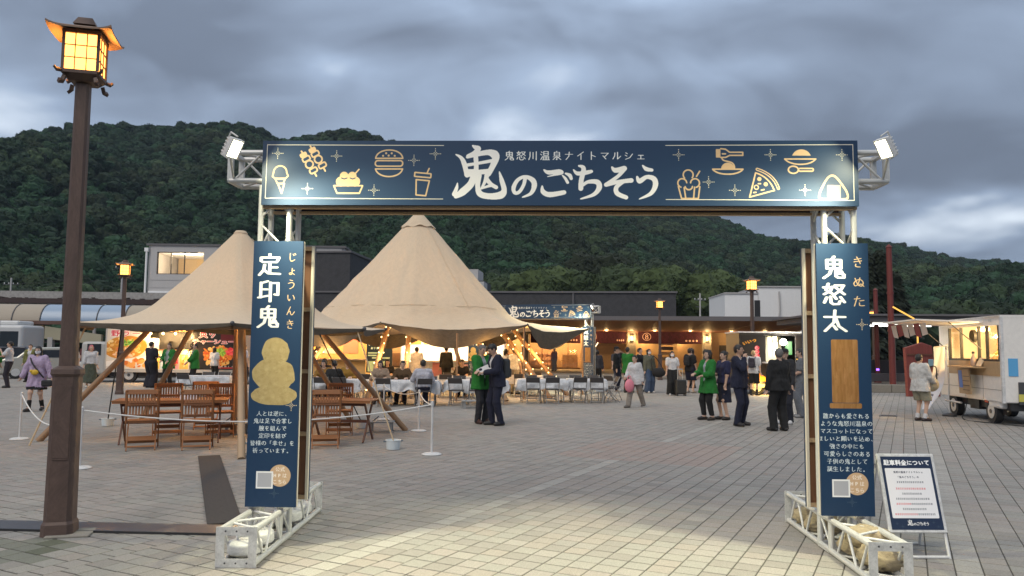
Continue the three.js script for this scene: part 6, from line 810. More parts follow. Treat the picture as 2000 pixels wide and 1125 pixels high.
{ // black truck
  const t = thing('black_food_truck', 'black food truck with yellow and red lettering and a bright serving hatch', 'food truck', [10.6, 0, -30.1], -0.02);
  const bodyM = M(lin(0.022, 0.02, 0.02), 0.35);
  part(t, 'body', [box(4.0, 0.1, 1.9, 0, 0.45, 0), box(4.0, 0.1, 1.9, 0, 2.28, 0), box(4.0, 1.8, 0.06, 0, 1.36, -0.92), box(0.06, 1.8, 1.9, -1.98, 1.36, 0), box(0.06, 1.8, 1.9, 1.98, 1.36, 0), box(0.9, 1.8, 0.05, -1.55, 1.36, 0.92), box(1.9, 1.8, 0.05, 1.05, 1.36, 0.92), box(1.0, 0.72, 0.05, -0.5, 0.82, 0.92)], bodyM); part(t, 'roof_rim', [box(4.1, 0.05, 0.06, 0, 2.34, 0.98), box(0.06, 0.05, 2.0, -2.02, 2.34, 0)], whitePaint);
  const tex = canvasTex(256, 512, (x, W, H) => { x.fillStyle = '#17120f'; x.fillRect(0, 0, W, H); x.fillStyle = '#c98a26'; x.save(); x.translate(20, 70); x.rotate(-0.35); textRow(x, 'いいっ', 70, 0, 52, 50, 0.2, 0.18); x.restore(); const r = rng(9); for (let k = 0; k < 6; k++) { x.fillStyle = '#b8283c'; x.beginPath(); x.arc(170, 140 + k * 44, 25, 0, 7); x.fill(); x.strokeStyle = '#e8d8d0'; x.lineWidth = 3; x.beginPath(); x.arc(170, 140 + k * 44, 16 + r() * 4, 0.4, 5); x.stroke(); x.beginPath(); x.arc(166, 138 + k * 44, 7, 0, 7); x.stroke(); } x.fillStyle = '#e08a1c'; x.beginPath(); x.moveTo(0, 512); x.lineTo(60, 460); x.lineTo(120, 480); x.lineTo(190, 420); x.lineTo(256, 470); x.lineTo(256, 512); x.fill(); });
  const tex2 = canvasTex(300, 300, (x, W, H) => { x.fillStyle = '#17120f'; x.fillRect(0, 0, W, H); const r = rng(10); x.fillStyle = '#d6a032'; x.beginPath(); for (let k = 0; k < 26; k++) { const a = k / 26 * 6.28, q = k % 2 ? 60 : 120 + r() * 50; x.lineTo(110 + Math.cos(a) * q, 180 + Math.sin(a) * q); } x.fill(); blobs(x, r, 60, 110, 210, 80, 60, ['#e8b84a', '#c8842a', '#e8d8a0', '#a8682a'], 14); x.fillStyle = '#b9852c'; x.save(); x.translate(40, 60); x.rotate(-0.3); textRow(x, 'プリ', 60, -20, 54, 56, 0.2, 0.18); x.restore(); });
  part(t, 'picture_panel', quad(V(-1.98, 0.5, 0.95), V(-1.02, 0.5, 0.95), V(-1.02, 2.22, 0.95), V(-1.98, 2.22, 0.95)), new THREE.MeshStandardMaterial({ map: tex, roughness: 0.4 })); part(t, 'picture_panel', quad(V(0.12, 0.5, 0.95), V(1.98, 0.5, 0.95), V(1.98, 2.22, 0.95), V(0.12, 2.22, 0.95)), new THREE.MeshStandardMaterial({ map: tex2, roughness: 0.4 }));
  part(t, 'counter', box(1.2, 0.05, 0.36, -0.55, 1.2, 1.1), whitePaint); part(t, 'curtain_strip', [box(0.16, 0.75, 0.02, -0.86, 1.8, 0.9), box(0.16, 0.75, 0.02, -0.66, 1.8, 0.9)], M(lin(0.6, 0.5, 0.3), 0.7)); part(t, 'glowing_bottle_rack', box(0.16, 0.5, 0.3, -0.08, 1.75, 0.7), glow(lin(0.1, 0.6, 0.12), 0.5)); part(t, 'interior', [box(1.0, 1.0, 0.05, -0.5, 1.7, -0.4)], M(lin(0.5, 0.45, 0.35), 0.7)); part(t, 'lamp', ball(0.13, -0.28, 1.98, 0.72), glow(lin(1, 0.95, 0.75), 12)); point(t, lin(1, 0.93, 0.75), 12, -0.3, 1.9, 1.1, 6); part(t, 'chassis', box(3.8, 0.22, 1.6, 0, 0.3, 0), black); for (const x of [-1.35, 1.35]) wheelPart(t, x, 0.28, 0.82, 0.28, 'z'); part(t, 'foot_lamp', box(0.5, 0.12, 0.1, -1.2, 0.34, 1.02), glow(lin(1, 0.62, 0.12), 2.6)); point(t, lin(1, 0.6, 0.16), 2.5, -1.2, 0.4, 1.3, 4);  // the green bottle rack is given a faint glow of its own
}
{ // white box truck with the lit serving window along its side
  const t = thing('white_food_truck', 'small white box food truck with a warm lit serving window and hanging flag', 'food truck', [12.09, 0, -19.15], -0.157), w = M(lin(0.80, 0.77, 0.72), 0.4, 0, { map: fabricTex });
  const x0 = -0.74, x1 = 0.74, z0 = -1.78, z1 = 1.78; // serving side faces -x
  part(t, 'body', [box(0.05, 0.92, z1 - z0, x0, 0.98, 0), box(0.05, 0.17, z1 - z0, x0, 2.34, 0), box(0.05, 0.81, 0.62, x0, 1.85, z0 + 0.31), box(0.05, 0.81, 0.1, x0, 1.85, z1 - 0.05), box(0.05, 1.9, z1 - z0, x1, 1.47, 0), box(x1 - x0, 1.9, 0.05, 0, 1.47, z0), box(x1 - x0, 1.9, 0.05, 0, 1.47, z1), box(x1 - x0 + 0.06, 0.06, z1 - z0 + 0.06, 0, 2.45, 0), box(x1 - x0, 0.06, z1 - z0, 0, 0.53, 0)], w);
  part(t, 'corner_trim', [box(0.06, 1.95, 0.06, x0 - 0.01, 1.47, z1 + 0.01)], whitePaint); part(t, 'inner_lining', [box(0.03, 1.7, z1 - z0 - 0.1, x1 - 0.06, 1.5, 0), box(x1 - x0 - 0.1, 0.03, z1 - z0 - 0.1, 0, 2.38, 0)], M(lin(0.62, 0.44, 0.2), 0.7, 0, { map: woodTex })); part(t, 'kitchen_shelf', [box(0.4, 0.5, 2.6, 0.45, 1.3, 0.2), box(0.3, 0.03, 2.6, 0.5, 1.85, 0.2)], M(lin(0.5, 0.36, 0.2), 0.6)); part(t, 'bottles', Array.from({ length: 12 }, (_, k) => cyl(0.04, 0.03, 0.2, 8, 0.5, 1.97, -0.8 + k * 0.17)), M(lin(0.3, 0.26, 0.2), 0.3)).userData.kind = 'stuff'; part(t, 'fan', [cyl(0.16, 0.16, 0.08, 16, -0.3, 2.05, -0.8, 0, 0, Math.PI / 2)], black);
  const fr = (z) => box(0.06, 0.81, 0.045, x0 - 0.005, 1.85, z); for (const z of [-1.12, -0.4, 0.62, 1.06, 1.68]) part(t, 'window_post', fr(z), black); part(t, 'window_rail', box(0.07, 0.05, 2.84, x0 - 0.008, 1.455, 0.28), black); part(t, 'pane', box(0.008, 0.76, 0.68, x0, 1.86, -0.76), glass); part(t, 'pane', box(0.008, 0.76, 0.58, x0, 1.86, 1.37), glass);
  part(t, 'serving_shelf', box(0.34, 0.03, 1.5, x0 - 0.18, 1.28, 0.3), paleWood); part(t, 'wood_panel', box(0.02, 0.34, 2.84, x0 - 0.032, 1.26, 0.28), paleWood); const mb = part(t, 'menu_board', box(0.03, 0.62, 0.66, x0 - 0.2, 0.93, 0.2, 0, 0, 0.06), paleWood); part(mb, 'menu_sheet', box(0.01, 0.42, 0.18, x0 - 0.222, 0.98, 0.03, 0, 0, 0.06), M(lin(0.12, 0.22, 0.55), 0.5)); for (let k = 0; k < 5; k++) part(mb, 'menu_line', box(0.008, 0.012, 0.36, x0 - 0.22, 1.16 - k * 0.11, 0.34), black); part(t, 'end_poster', box(0.2, 0.4, 0.01, x0 + 0.2, 1.3, z1 + 0.032), M(lin(0.1, 0.35, 0.62), 0.5)); part(t, 'end_vent', box(1.1, 0.5, 0.06, 0.1, 0.72, z1 + 0.04), steelDark);
  const hatch = part(t, 'hatch', box(1.5, 0.035, 2.5, x0 - 0.76, 2.38, -0.35, 0, 0, -0.04), w); part(hatch, 'stay', rod(V(x0 - 0.03, 1.7, -1.25), V(x0 - 0.75, 2.36, -1.25), 0.012), steelDark); part(hatch, 'stay', rod(V(x0 - 0.03, 1.7, 0.8), V(x0 - 0.75, 2.36, 0.8), 0.012), steelDark); const bn = []; for (let k = 0; k < 6; k++) { const z = -1.45 + k * 0.42; bn.push([quad(V(x0 - 1.35, 2.33, z), V(x0 - 1.35, 2.33, z + 0.4), V(x0 - 1.28, 1.98 + (k % 2) * 0.08, z + 0.36), V(x0 - 1.3, 2.02, z + 0.05)), k]); } bn.forEach(([g, k]) => part(hatch, 'bunting', g, M(k % 3 === 1 ? lin(0.25, 0.03, 0.03) : lin(0.6, 0.5, 0.42), 0.8, 0, { side: THREE.DoubleSide })));
  for (const z of [-0.35, -0.1, 0.15, 1.15, 1.4]) { part(t, 'bulb', ball(0.055, -0.35, 2.2, z), glow(lin(1, 0.66, 0.26), 8)); } point(t, lin(1, 0.66, 0.28), 6, -0.25, 2.1, -0.1, 5); point(t, lin(1, 0.66, 0.28), 5, -0.25, 2.1, 1.1, 5);
  part(t, 'chassis', [box(1.2, 0.2, 3.5, 0, 0.42, 0), box(0.3, 0.25, 0.5, -0.5, 0.38, 0.0)], black); part(t, 'side_guard', rod(V(x0 - 0.02, 0.36, -1.5), V(x0 - 0.02, 0.36, -0.5), 0.025), alu); part(t, 'wheel_arch', [rbox(0.2, 0.34, 0.62, 0.06, x0 + 0.1, 0.52, 1.28)], w); part(t, 'tail_lamp', rbox(0.05, 0.22, 0.18, 0.03, x0 + 0.02, 0.56, 0.86), M(lin(0.5, 0.05, 0.03), 0.2)); for (const z of [-1.08, 1.08]) { wheelPart(t, x0 + 0.1, 0.27, z, 0.27, 'x'); const o = part(t, 'wheel', cyl(0.27, 0.27, 0.17, 22, x1 - 0.1, 0.27, z, 0, 0, Math.PI / 2), rubber); part(o, 'rim', cyl(0.17, 0.17, 0.18, 14, x1 - 0.1, 0.27, z, 0, 0, Math.PI / 2), alu); } for (const z of [-1.2, -0.2, 0.8]) part(t, 'panel_seam', box(0.006, 0.9, 0.012, x0 - 0.027, 0.98, z), M(lin(0.3, 0.29, 0.27), 0.8)); part(t, 'panel_seam', box(0.006, 0.012, 3.5, x0 - 0.027, 0.78, 0), M(lin(0.3, 0.29, 0.27), 0.8)); part(t, 'side_marker', box(0.02, 0.05, 0.1, x0 - 0.03, 0.62, -0.1), M(lin(0.6, 0.2, 0.02), 0.3)); part(t, 'number_plate', box(0.33, 0.165, 0.01, -0.3, 0.62, z1 + 0.075), M(lin(0.55, 0.5, 0.1), 0.5)); for (const z of [-1.5, -0.6, 0.3, 1.3]) part(t, 'hinge', box(0.03, 0.06, 0.12, x0 - 0.025, 2.37, z), alu); part(t, 'gutter', box(0.03, 0.03, 3.6, x0 - 0.03, 2.46, 0), alu); part(t, 'cable', tube([V(x0 + 0.05, 0.5, -0.3), V(x0 - 0.05, 0.2, -0.2), V(x0 - 0.3, 0.02, 0.3), V(x0 - 0.1, 0.02, 1.4), V(x0 + 0.6, 0.02, 2.6)], 0.012, 6, 40), rubber); part(t, 'mud_flap', box(0.02, 0.22, 0.2, x0 + 0.15, 0.32, 1.42), black);
  { const l = new THREE.RectAreaLight(lin(1, 0.7, 0.34), 5, 2.2, 0.1); l.position.set(x0 - 0.1, 2.3, 0.3); l.rotation.y = Math.PI / 2; l.rotation.x = 0; l.name = 'light'; t.add(l); }
}
{ // tall flag beside the white truck
  const t = thing('feather_flag', 'white feather flag curling beside the white food truck', 'flag', [11.22, 0, -20.0], 0.1), N = 24, pos = [], uv = [], idx = [];
  for (let i = 0; i <= N; i++) { const v = i / N, y = 1.78 - 1.58 * v, xo = -0.62 * Math.pow(v, 2.2) + 0.10 * v, w = 0.36 * (1 - 0.55 * Math.pow(v, 3)) + 0.05 * Math.sin(v * 3.1); for (let j = 0; j <= 6; j++) { const u = j / 6; pos.push(xo + (u - 1) * w, y - (1 - u) * 0.03, 0.06 * Math.sin(u * 4 + v * 5)); uv.push(u, 1 - v); } }
  for (let i = 0; i < N; i++) for (let j = 0; j < 6; j++) { const a = i * 7 + j, b = a + 7; idx.push(a, b, a + 1, b, b + 1, a + 1); } const g = new THREE.BufferGeometry(); g.setAttribute('position', new THREE.BufferAttribute(new Float32Array(pos), 3)); g.setAttribute('uv', new THREE.BufferAttribute(new Float32Array(uv), 2)); g.setIndex(idx); g.computeVertexNormals();
  const tx = canvasTex(128, 512, (x, W, H) => { x.fillStyle = '#d9dce6'; x.fillRect(0, 0, W, H); x.fillStyle = '#4a4f66'; ['い', 'の', 'つ', 'き'].forEach((c, k) => glyph(x, c, 44, 210 + k * 58, 42, 0.13, 0.1)); });
  part(t, 'flag', g, new THREE.MeshStandardMaterial({ map: tx, roughness: 0.85, side: THREE.DoubleSide })); part(t, 'pole', [rod(V(0.02, 0.02, 0), V(0.02, 1.85, 0), 0.012), rod(V(0.02, 1.8, 0), V(-0.36, 1.76, 0.02), 0.009)], whitePaint); part(t, 'base', lathe([[0, 0], [0.17, 0], [0.17, 0.05], [0.05, 0.08], [0, 0.08]], 20, 0.02, 0, 0), steelDark);
}
{ // parking notice on an A-frame
  const t = thing('notice_stand', 'white A-frame notice stand with a parking fee poster beside the gate leg', 'sign', [3.215, 0, -6.30], 0.02);
  const tx = canvasTex(512, 720, (x, W, H) => {
    x.fillStyle = '#1d2b45'; x.fillRect(0, 0, W, H); x.fillStyle = '#eceaea'; x.beginPath(); x.roundRect(26, 118, 460, 492, 10); x.fill(); x.fillStyle = '#f2f2f2'; textRow(x, '駐車料金について', 256, 34, 56, 58, 0.17, 0.15);
    const rows = [['鬼怒川温泉ナイトマルシェ', 0], ['「鬼のごちそう」のお', 0], ['', 0, 260], ['', 1, 300], ['', 0, 190], ['', 0, 330], ['', 2, 340], ['', 0, 230], ['', 3, 400]]; const r = rng(14);
    rows.forEach(([s, k, w], i) => { const y = 146 + i * 50 + (i > 2 ? 14 : 0); if (s) { x.fillStyle = '#3a3d48'; textRow(x, s, 256, y, 23, 25, 0.13, 0.1); } else { let px = 256 - w / 2; while (px < 256 + w / 2) { const d = 9 + r() * 9, red = k === 1 || (k === 2 && px < 256 - w / 2 + 130) || (k === 3 && px < 256 - w / 2 + 210); x.fillStyle = red ? '#d23a40' : '#3a3d48'; x.fillRect(px, y + 2 + r() * 3, d, 3); x.fillRect(px + 2, y + 9 + r() * 3, d - 3, 3); x.fillRect(px + d / 2, y + 2, 3, 18); x.fillRect(px, y + 17, d, 3); px += d + 6; } } });
    x.fillStyle = '#e8e6e2'; x.save(); title(x, 150, 616, 0.115); x.restore(); for (const [a, b] of [[60, 660], [110, 690], [420, 650], [460, 690]]) motif(x, a, b, 16, '#5a6a74');
  });
  const W = 0.44, lean = 0.29, B = (y, z = 0) => V(0, y * Math.cos(lean), 0.12 - y * Math.sin(lean) + z), P = (x, y, z = 0) => { const b = B(y, z); b.x = x; return b; };
  const fr = part(t, 'front_frame', [rod(P(-W / 2, 0), P(-W / 2, 0.80), 0.013), rod(P(W / 2, 0), P(W / 2, 0.80), 0.013), rod(P(-W / 2, 0.013), P(W / 2, 0.013), 0.013)], whitePaint); part(t, 'rear_frame', [rod(V(-W / 2, 0.0, -0.32), P(-W / 2, 0.79), 0.011), rod(V(W / 2, 0.0, -0.32), P(W / 2, 0.79), 0.011), rod(V(-W / 2, 0.012, -0.32), V(W / 2, 0.012, -0.32), 0.011)], whitePaint);
  const bd = part(t, 'poster_frame', [rbox(W + 0.03, 0.62, 0.02, 0.012, 0, 0, 0)], whitePaint); bd.position.copy(B(0.505, 0.012)); bd.rotation.x = -lean; part(bd, 'poster', quad(V(-W / 2 + 0.012, -0.285, 0.0125), V(W / 2 - 0.012, -0.285, 0.0125), V(W / 2 - 0.012, 0.285, 0.0125), V(-W / 2 + 0.012, 0.285, 0.0125)), new THREE.MeshStandardMaterial({ map: tx, roughness: 0.35 }));
}
// ---------------------------------------------------------------- people: each body one surface meshed from a field of tapered bones
function polygonize(f, lo, hi, cell) { // surface nets
  const nx = Math.ceil((hi[0] - lo[0]) / cell) + 1, ny = Math.ceil((hi[1] - lo[1]) / cell) + 1, nz = Math.ceil((hi[2] - lo[2]) / cell) + 1, F = new Float32Array(nx * ny * nz), id = (i, j, k) => (k * ny + j) * nx + i;
  for (let k = 0; k < nz; k++) for (let j = 0; j < ny; j++) for (let i = 0; i < nx; i++) F[id(i, j, k)] = f(lo[0] + i * cell, lo[1] + j * cell, lo[2] + k * cell);
  const V_ = new Int32Array(nx * ny * nz).fill(-1), pos = [], idx = [], C = [[0, 0, 0], [1, 0, 0], [0, 1, 0], [1, 1, 0], [0, 0, 1], [1, 0, 1], [0, 1, 1], [1, 1, 1]], ED = [[0, 1], [2, 3], [4, 5], [6, 7], [0, 2], [1, 3], [4, 6], [5, 7], [0, 4], [1, 5], [2, 6], [3, 7]];
  for (let k = 0; k < nz - 1; k++) for (let j = 0; j < ny - 1; j++) for (let i = 0; i < nx - 1; i++) {
    let m = 0; const d = C.map((c) => F[id(i + c[0], j + c[1], k + c[2])]); for (let q = 0; q < 8; q++) if (d[q] < 0) m |= 1 << q; if (m === 0 || m === 255) continue;
    let n = 0, x = 0, y = 0, z = 0; for (const [a, b] of ED) if ((d[a] < 0) !== (d[b] < 0)) { const t = d[a] / (d[a] - d[b]); x += lerp(C[a][0], C[b][0], t); y += lerp(C[a][1], C[b][1], t); z += lerp(C[a][2], C[b][2], t); n++; }
    V_[id(i, j, k)] = pos.length / 3; pos.push(lo[0] + (i + x / n) * cell, lo[1] + (j + y / n) * cell, lo[2] + (k + z / n) * cell);
  }
  const q4 = (a, b, c, d, flip) => { if (a < 0 || b < 0 || c < 0 || d < 0) return; if (flip) idx.push(a, c, b, a, d, c); else idx.push(a, b, c, a, c, d); };
  for (let k = 1; k < nz - 1; k++) for (let j = 1; j < ny - 1; j++) for (let i = 1; i < nx - 1; i++) {
    const s = F[id(i, j, k)] < 0;
    if (s !== (F[id(i + 1, j, k)] < 0)) q4(V_[id(i, j - 1, k - 1)], V_[id(i, j, k - 1)], V_[id(i, j, k)], V_[id(i, j - 1, k)], !s);
    if (s !== (F[id(i, j + 1, k)] < 0)) q4(V_[id(i - 1, j, k - 1)], V_[id(i - 1, j, k)], V_[id(i, j, k)], V_[id(i, j, k - 1)], !s);
    if (s !== (F[id(i, j, k + 1)] < 0)) q4(V_[id(i - 1, j - 1, k)], V_[id(i, j - 1, k)], V_[id(i, j, k)], V_[id(i - 1, j, k)], !s);
  }
  if (!idx.length) return null;
  const g = new THREE.BufferGeometry(); g.setAttribute('position', new THREE.BufferAttribute(new Float32Array(pos), 3)); const uv = new Float32Array(pos.length / 3 * 2); for (let i = 0; i < pos.length / 3; i++) { uv[i * 2] = (pos[i * 3] + pos[i * 3 + 2]) * 1.6; uv[i * 2 + 1] = pos[i * 3 + 1] * 1.6; } g.setAttribute('uv', new THREE.BufferAttribute(uv, 2)); g.setIndex(idx); g.computeVertexNormals(); return g;
}
const smin = (a, b, k) => { const h = Math.max(k - Math.abs(a - b), 0) / k; return Math.min(a, b) - h * h * k * 0.25; };
function field(bones, k = 0.03, grow = 0) { return (x, y, z) => { let d = 9; for (const b of bones) { const [ax, ay, az, ra, bx, by, bz, rb] = b, vx = bx - ax, vy = by - ay, vz = bz - az, wx = x - ax, wy = y - ay, wz = z - az, l = vx * vx + vy * vy + vz * vz, t = l > 1e-9 ? Math.max(0, Math.min(1, (wx * vx + wy * vy + wz * vz) / l)) : 0, dx = wx - vx * t, dy = wy - vy * t, dz = wz - vz * t; d = smin(d, Math.sqrt(dx * dx + dy * dy + dz * dz) - (ra + (rb - ra) * t), k); } return d - grow; }; }
const bounds = (bones, m) => { const lo = [9, 9, 9], hi = [-9, -9, -9]; for (const b of bones) for (const o of [0, 4]) for (let c = 0; c < 3; c++) { lo[c] = Math.min(lo[c], b[o + c] - b[o + 3] - m); hi[c] = Math.max(hi[c], b[o + c] + b[o + 3] + m); } return [lo, hi]; };
const cloth = (c, rough = 0.9) => M(c, rough, 0, { map: grainTex, bump: weaveTex, bs: 0.0008 });
const skinMats = [M(lin(0.50, 0.325, 0.24), 0.55), M(lin(0.42, 0.26, 0.18), 0.55)], hairMats = { black: M(lin(0.012, 0.010, 0.009), 0.5), brown: M(lin(0.035, 0.02, 0.012), 0.5), grey: M(lin(0.12, 0.115, 0.11), 0.6), blond: M(lin(0.42, 0.28, 0.13), 0.6), pink: M(lin(0.42, 0.10, 0.13), 0.6) }, eyeMat = M(lin(0.02, 0.015, 0.012), 0.3), maskMat = M(lin(0.66, 0.67, 0.70), 0.8), white = cloth(lin(0.66, 0.66, 0.66));
function ik(a, target, l1, l2, pole) { // joint between a and target
  const d = target.clone().sub(a); let L = d.length(); const M_ = (l1 + l2) * 0.999; if (L > M_) { d.multiplyScalar(M_ / L); L = M_; target = a.clone().add(d); } const n = d.clone().normalize(), c = (l1 * l1 + L * L - l2 * l2) / (2 * L), h = Math.sqrt(Math.max(0, l1 * l1 - c * c)), p = pole.clone().addScaledVector(n, -pole.dot(n)).normalize(); return [a.clone().addScaledVector(n, c).addScaledVector(p, h), target];
}
const BN = (a, ra, b, rb) => [a.x, a.y, a.z, ra, b.x, b.y, b.z, rb];
function person(o) {
  const s = o.h / 1.70, w = o.w ?? 1, far = -o.z > 27, cB = far ? 0.024 : 0.018, cC = far ? 0.022 : 0.0155, cH = far ? 0.011 : 0.0065, t = thing('person', o.label, 'person', [o.x, o.y ?? 0, o.z], o.turn ?? 0, o.group);
  const skin = skinMats[o.tan ? 1 : 0], P = o.pose ?? {}, sit = P.sit, lean = P.lean ?? 0, py = sit ? 0.53 : 0.95, pz = sit ? -0.02 : 0;
  const tor = (x, y, z) => { const dy = y - 0.95, c = Math.cos(lean), q = Math.sin(lean); return V(x, py + dy * c - z * q, pz + dy * q + z * c); };
  const X = w, feet = P.feet ?? (sit ? [[-0.12, 0.42], [0.12, 0.40]] : [[-0.10, 0.02], [0.10, -0.02]]), lift = P.lift ?? [0, 0];
  const legs = [-1, 1].map((q, i) => { const hip = V(q * 0.085 * X, py - 0.03, pz), ank = V(feet[i][0], 0.085 + lift[i], feet[i][1]), [kn, an] = ik(hip, ank, 0.44, 0.415, sit ? V(0, 1, 0.6) : V(q * 0.12, 0, 1)); const toeD = V(q * 0.22, 0, 1).normalize(); return { hip, kn, an, toe: V(an.x + toeD.x * 0.15, 0.038 + lift[i] * 0.6, an.z + toeD.z * 0.15), heel: V(an.x - toeD.x * 0.045, 0.042 + lift[i], an.z - toeD.z * 0.045) }; });
  const hands = P.hands ?? [[-0.25, 0.80, 0.06], [0.25, 0.80, 0.06]], sh = [-1, 1].map((q) => tor(q * 0.172 * X, 1.395, 0)), arms = [-1, 1].map((q, i) => { const T = V(...hands[i]); if (sit && !P.abs) T.y -= 0.42; const [el, wr] = ik(sh[i], T, 0.275, 0.245, P.poles?.[i] ? V(...P.poles[i]) : V(q * 0.55, -0.5, -0.8)); return { sh: sh[i], el, wr }; });
  const neck0 = tor(0, 1.43, -0.005), hp = P.nod ?? 0, hy = P.look ?? 0, hc = tor(0, 1.50, 0.0), Hm = new THREE.Matrix4().makeRotationFromEuler(new THREE.Euler(hp + lean * 0.4, hy, P.tilt ?? 0, 'YXZ')), Hp = (x, y, z) => V(x, y - 1.50, z).applyMatrix4(Hm).add(hc), Hi = Hm.clone().invert(), toHead = (x, y, z) => { const v = V(x - hc.x, y - hc.y, z - hc.z).applyMatrix4(Hi); v.y += 1.50; return v; };
  const torsoB = [BN(tor(-0.065 * X, 0.95, 0), 0.108, tor(0.065 * X, 0.95, 0), 0.108), BN(tor(-0.055 * X, 0.98, 0.005), 0.098 * X, tor(-0.07 * X, 1.27, 0), 0.10), BN(tor(0.055 * X, 0.98, 0.005), 0.098 * X, tor(0.07 * X, 1.27, 0), 0.10), BN(tor(-0.095 * X, 1.29, 0.005), 0.098, tor(0.095 * X, 1.29, 0.005), 0.098), BN(tor(-0.15 * X, 1.395, -0.008), 0.056, tor(0.15 * X, 1.395, -0.008), 0.056), ...(o.belly ? [BN(tor(0, 1.05, 0.03), 0.11 + 0.02 * o.belly, tor(0, 1.15, 0.03), 0.10)] : [])];
  const neckB = BN(neck0, 0.05, Hp(0, 1.54, 0.0), 0.047);
  const armB = arms.flatMap((a) => [BN(a.sh, 0.05, a.el, 0.039), BN(a.el, 0.039, a.wr, 0.027)]), legB = legs.flatMap((l) => [BN(l.hip, 0.088 * X, l.kn, 0.056), BN(l.kn, 0.054, l.an, 0.036), BN(l.an, 0.036, l.toe, 0.028)]);
  const body = [], all = [...torsoB, neckB, ...armB, ...legB]; { const [lo, hi] = bounds(all, 0.03); body.push(polygonize(field(all, 0.045), lo, hi, cB)); }
  { // head with brow, nose, jaw and ears
    const jaw = field([[0, 1.555, 0.03, 0.052, 0, 1.528, 0.05, 0.036]], 0.01), nose = field([[0, 1.612, 0.086, 0.008, 0, 1.583, 0.104, 0.013]], 0.01), ears = field([[-0.074, 1.60, -0.004, 0.017, -0.072, 1.575, 0.0, 0.012], [0.074, 1.60, -0.004, 0.017, 0.072, 1.575, 0.0, 0.012]], 0.01), nk = field([neckB], 0.02);
    const hf = (x, y, z) => { const v = toHead(x, y, z), e = (Math.sqrt((v.x / 0.073) ** 2 + ((v.y - 1.605) / 0.098) ** 2 + ((v.z - 0.0) / 0.092) ** 2) - 1) * 0.075; let d = smin(e, jaw(v.x, v.y, v.z), 0.03); d = smin(d, nose(v.x, v.y, v.z), 0.012); d = smin(d, ears(v.x, v.y, v.z), 0.01); const sock = Math.min(Math.hypot(v.x - 0.03, v.y - 1.606, v.z - 0.098), Math.hypot(v.x + 0.03, v.y - 1.606, v.z - 0.098)) - 0.016; d = Math.max(d, -sock); return smin(d, nk(x, y, z), 0.02); };
    const c = Hp(0, 1.60, 0), R = 0.155; body.push(polygonize(hf, [c.x - R, c.y - R - 0.01, c.z - R], [c.x + R, c.y + R, c.z + R], cH));
    const eyes = [], pe = (x, y, z, r) => { const q = Hp(x, y, z); eyes.push(ball(r, q.x, q.y, q.z, 1, 1, 1, 8, 6)); }; if (!far) { pe(-0.03, 1.606, 0.083, 0.0095); pe(0.03, 1.606, 0.083, 0.0095); for (const q of [-1, 1]) eyes.push(rod(Hp(q * 0.016, 1.627, 0.09), Hp(q * 0.045, 1.625, 0.078), 0.0035, 0.0025, 5)); eyes.push(rod(Hp(-0.017, 1.548, 0.088), Hp(0.017, 1.548, 0.088), 0.003, 0.003, 5)); }
    // hair
    const hs = o.hair ?? 'short', hm = hairMats[o.hairC ?? 'black'], long = hs === 'long', bob = hs === 'bob', locks = long ? [[0, 1.62, -0.05, 0.065, 0, 1.32, -0.085, 0.05], [-0.066, 1.60, 0.0, 0.03, -0.085, 1.34, 0.02, 0.03], [0.066, 1.60, 0.0, 0.03, 0.085, 1.34, 0.02, 0.03]] : bob ? [[0, 1.60, -0.05, 0.062, 0, 1.50, -0.06, 0.05], [-0.066, 1.60, 0.0, 0.03, -0.07, 1.52, 0.01, 0.026], [0.066, 1.60, 0.0, 0.03, 0.07, 1.52, 0.01, 0.026]] : hs === 'bun' ? [[0, 1.66, -0.09, 0.035, 0, 1.65, -0.1, 0.035]] : [[0, 1.6, -0.03, 0.05, 0, 1.57, -0.04, 0.04]], lf = field(locks, 0.02);
    const hairF = (x, y, z) => { const v = toHead(x, y, z); let d = (Math.sqrt((v.x / 0.083) ** 2 + ((v.y - 1.613) / (hs === 'bald' ? 0.097 : 0.108)) ** 2 + ((v.z + 0.008) / 0.101) ** 2) - 1) * 0.085; d = Math.max(d, 1.60 - v.y - 1.1 * Math.max(0, 0.02 - v.z) - (hs === 'bald' ? -0.004 : 0), Math.min(v.z - 0.045 - Math.max(0, v.y - 1.648) * 3, 1.655 - v.y)); d = Math.max(d, 1.535 - v.y); d = smin(d, lf(v.x, v.y, v.z), 0.02); return d + 0.005 * n3(v.x * 60, v.y * 18, v.z * 60); };
    const lo = Hp(0, long ? 1.46 : 1.6, -0.03), m = long ? [0.17, 0.26, 0.2] : [0.16, 0.17, 0.17]; const hg = polygonize(hairF, [lo.x - m[0], lo.y - m[1], lo.z - m[2]], [lo.x + m[0], lo.y + m[1] + 0.02, lo.z + m[2]], cH * 1.15); if (hg) part(t, 'hair', hg, hm);
    if (o.mask) { const mf = (x, y, z) => { const v = toHead(x, y, z); return Math.max(hf(x, y, z) - 0.007, v.y - 1.588, 1.515 - v.y, 0.015 - v.z); }; const g = polygonize(mf, [c.x - R, c.y - R, c.z - R], [c.x + R, c.y + R, c.z + R], cH); if (g) part(t, 'face_mask', g, maskMat); }
    if (eyes.length) part(t, 'eyes', eyes, eyeMat).userData.kind = 'stuff';
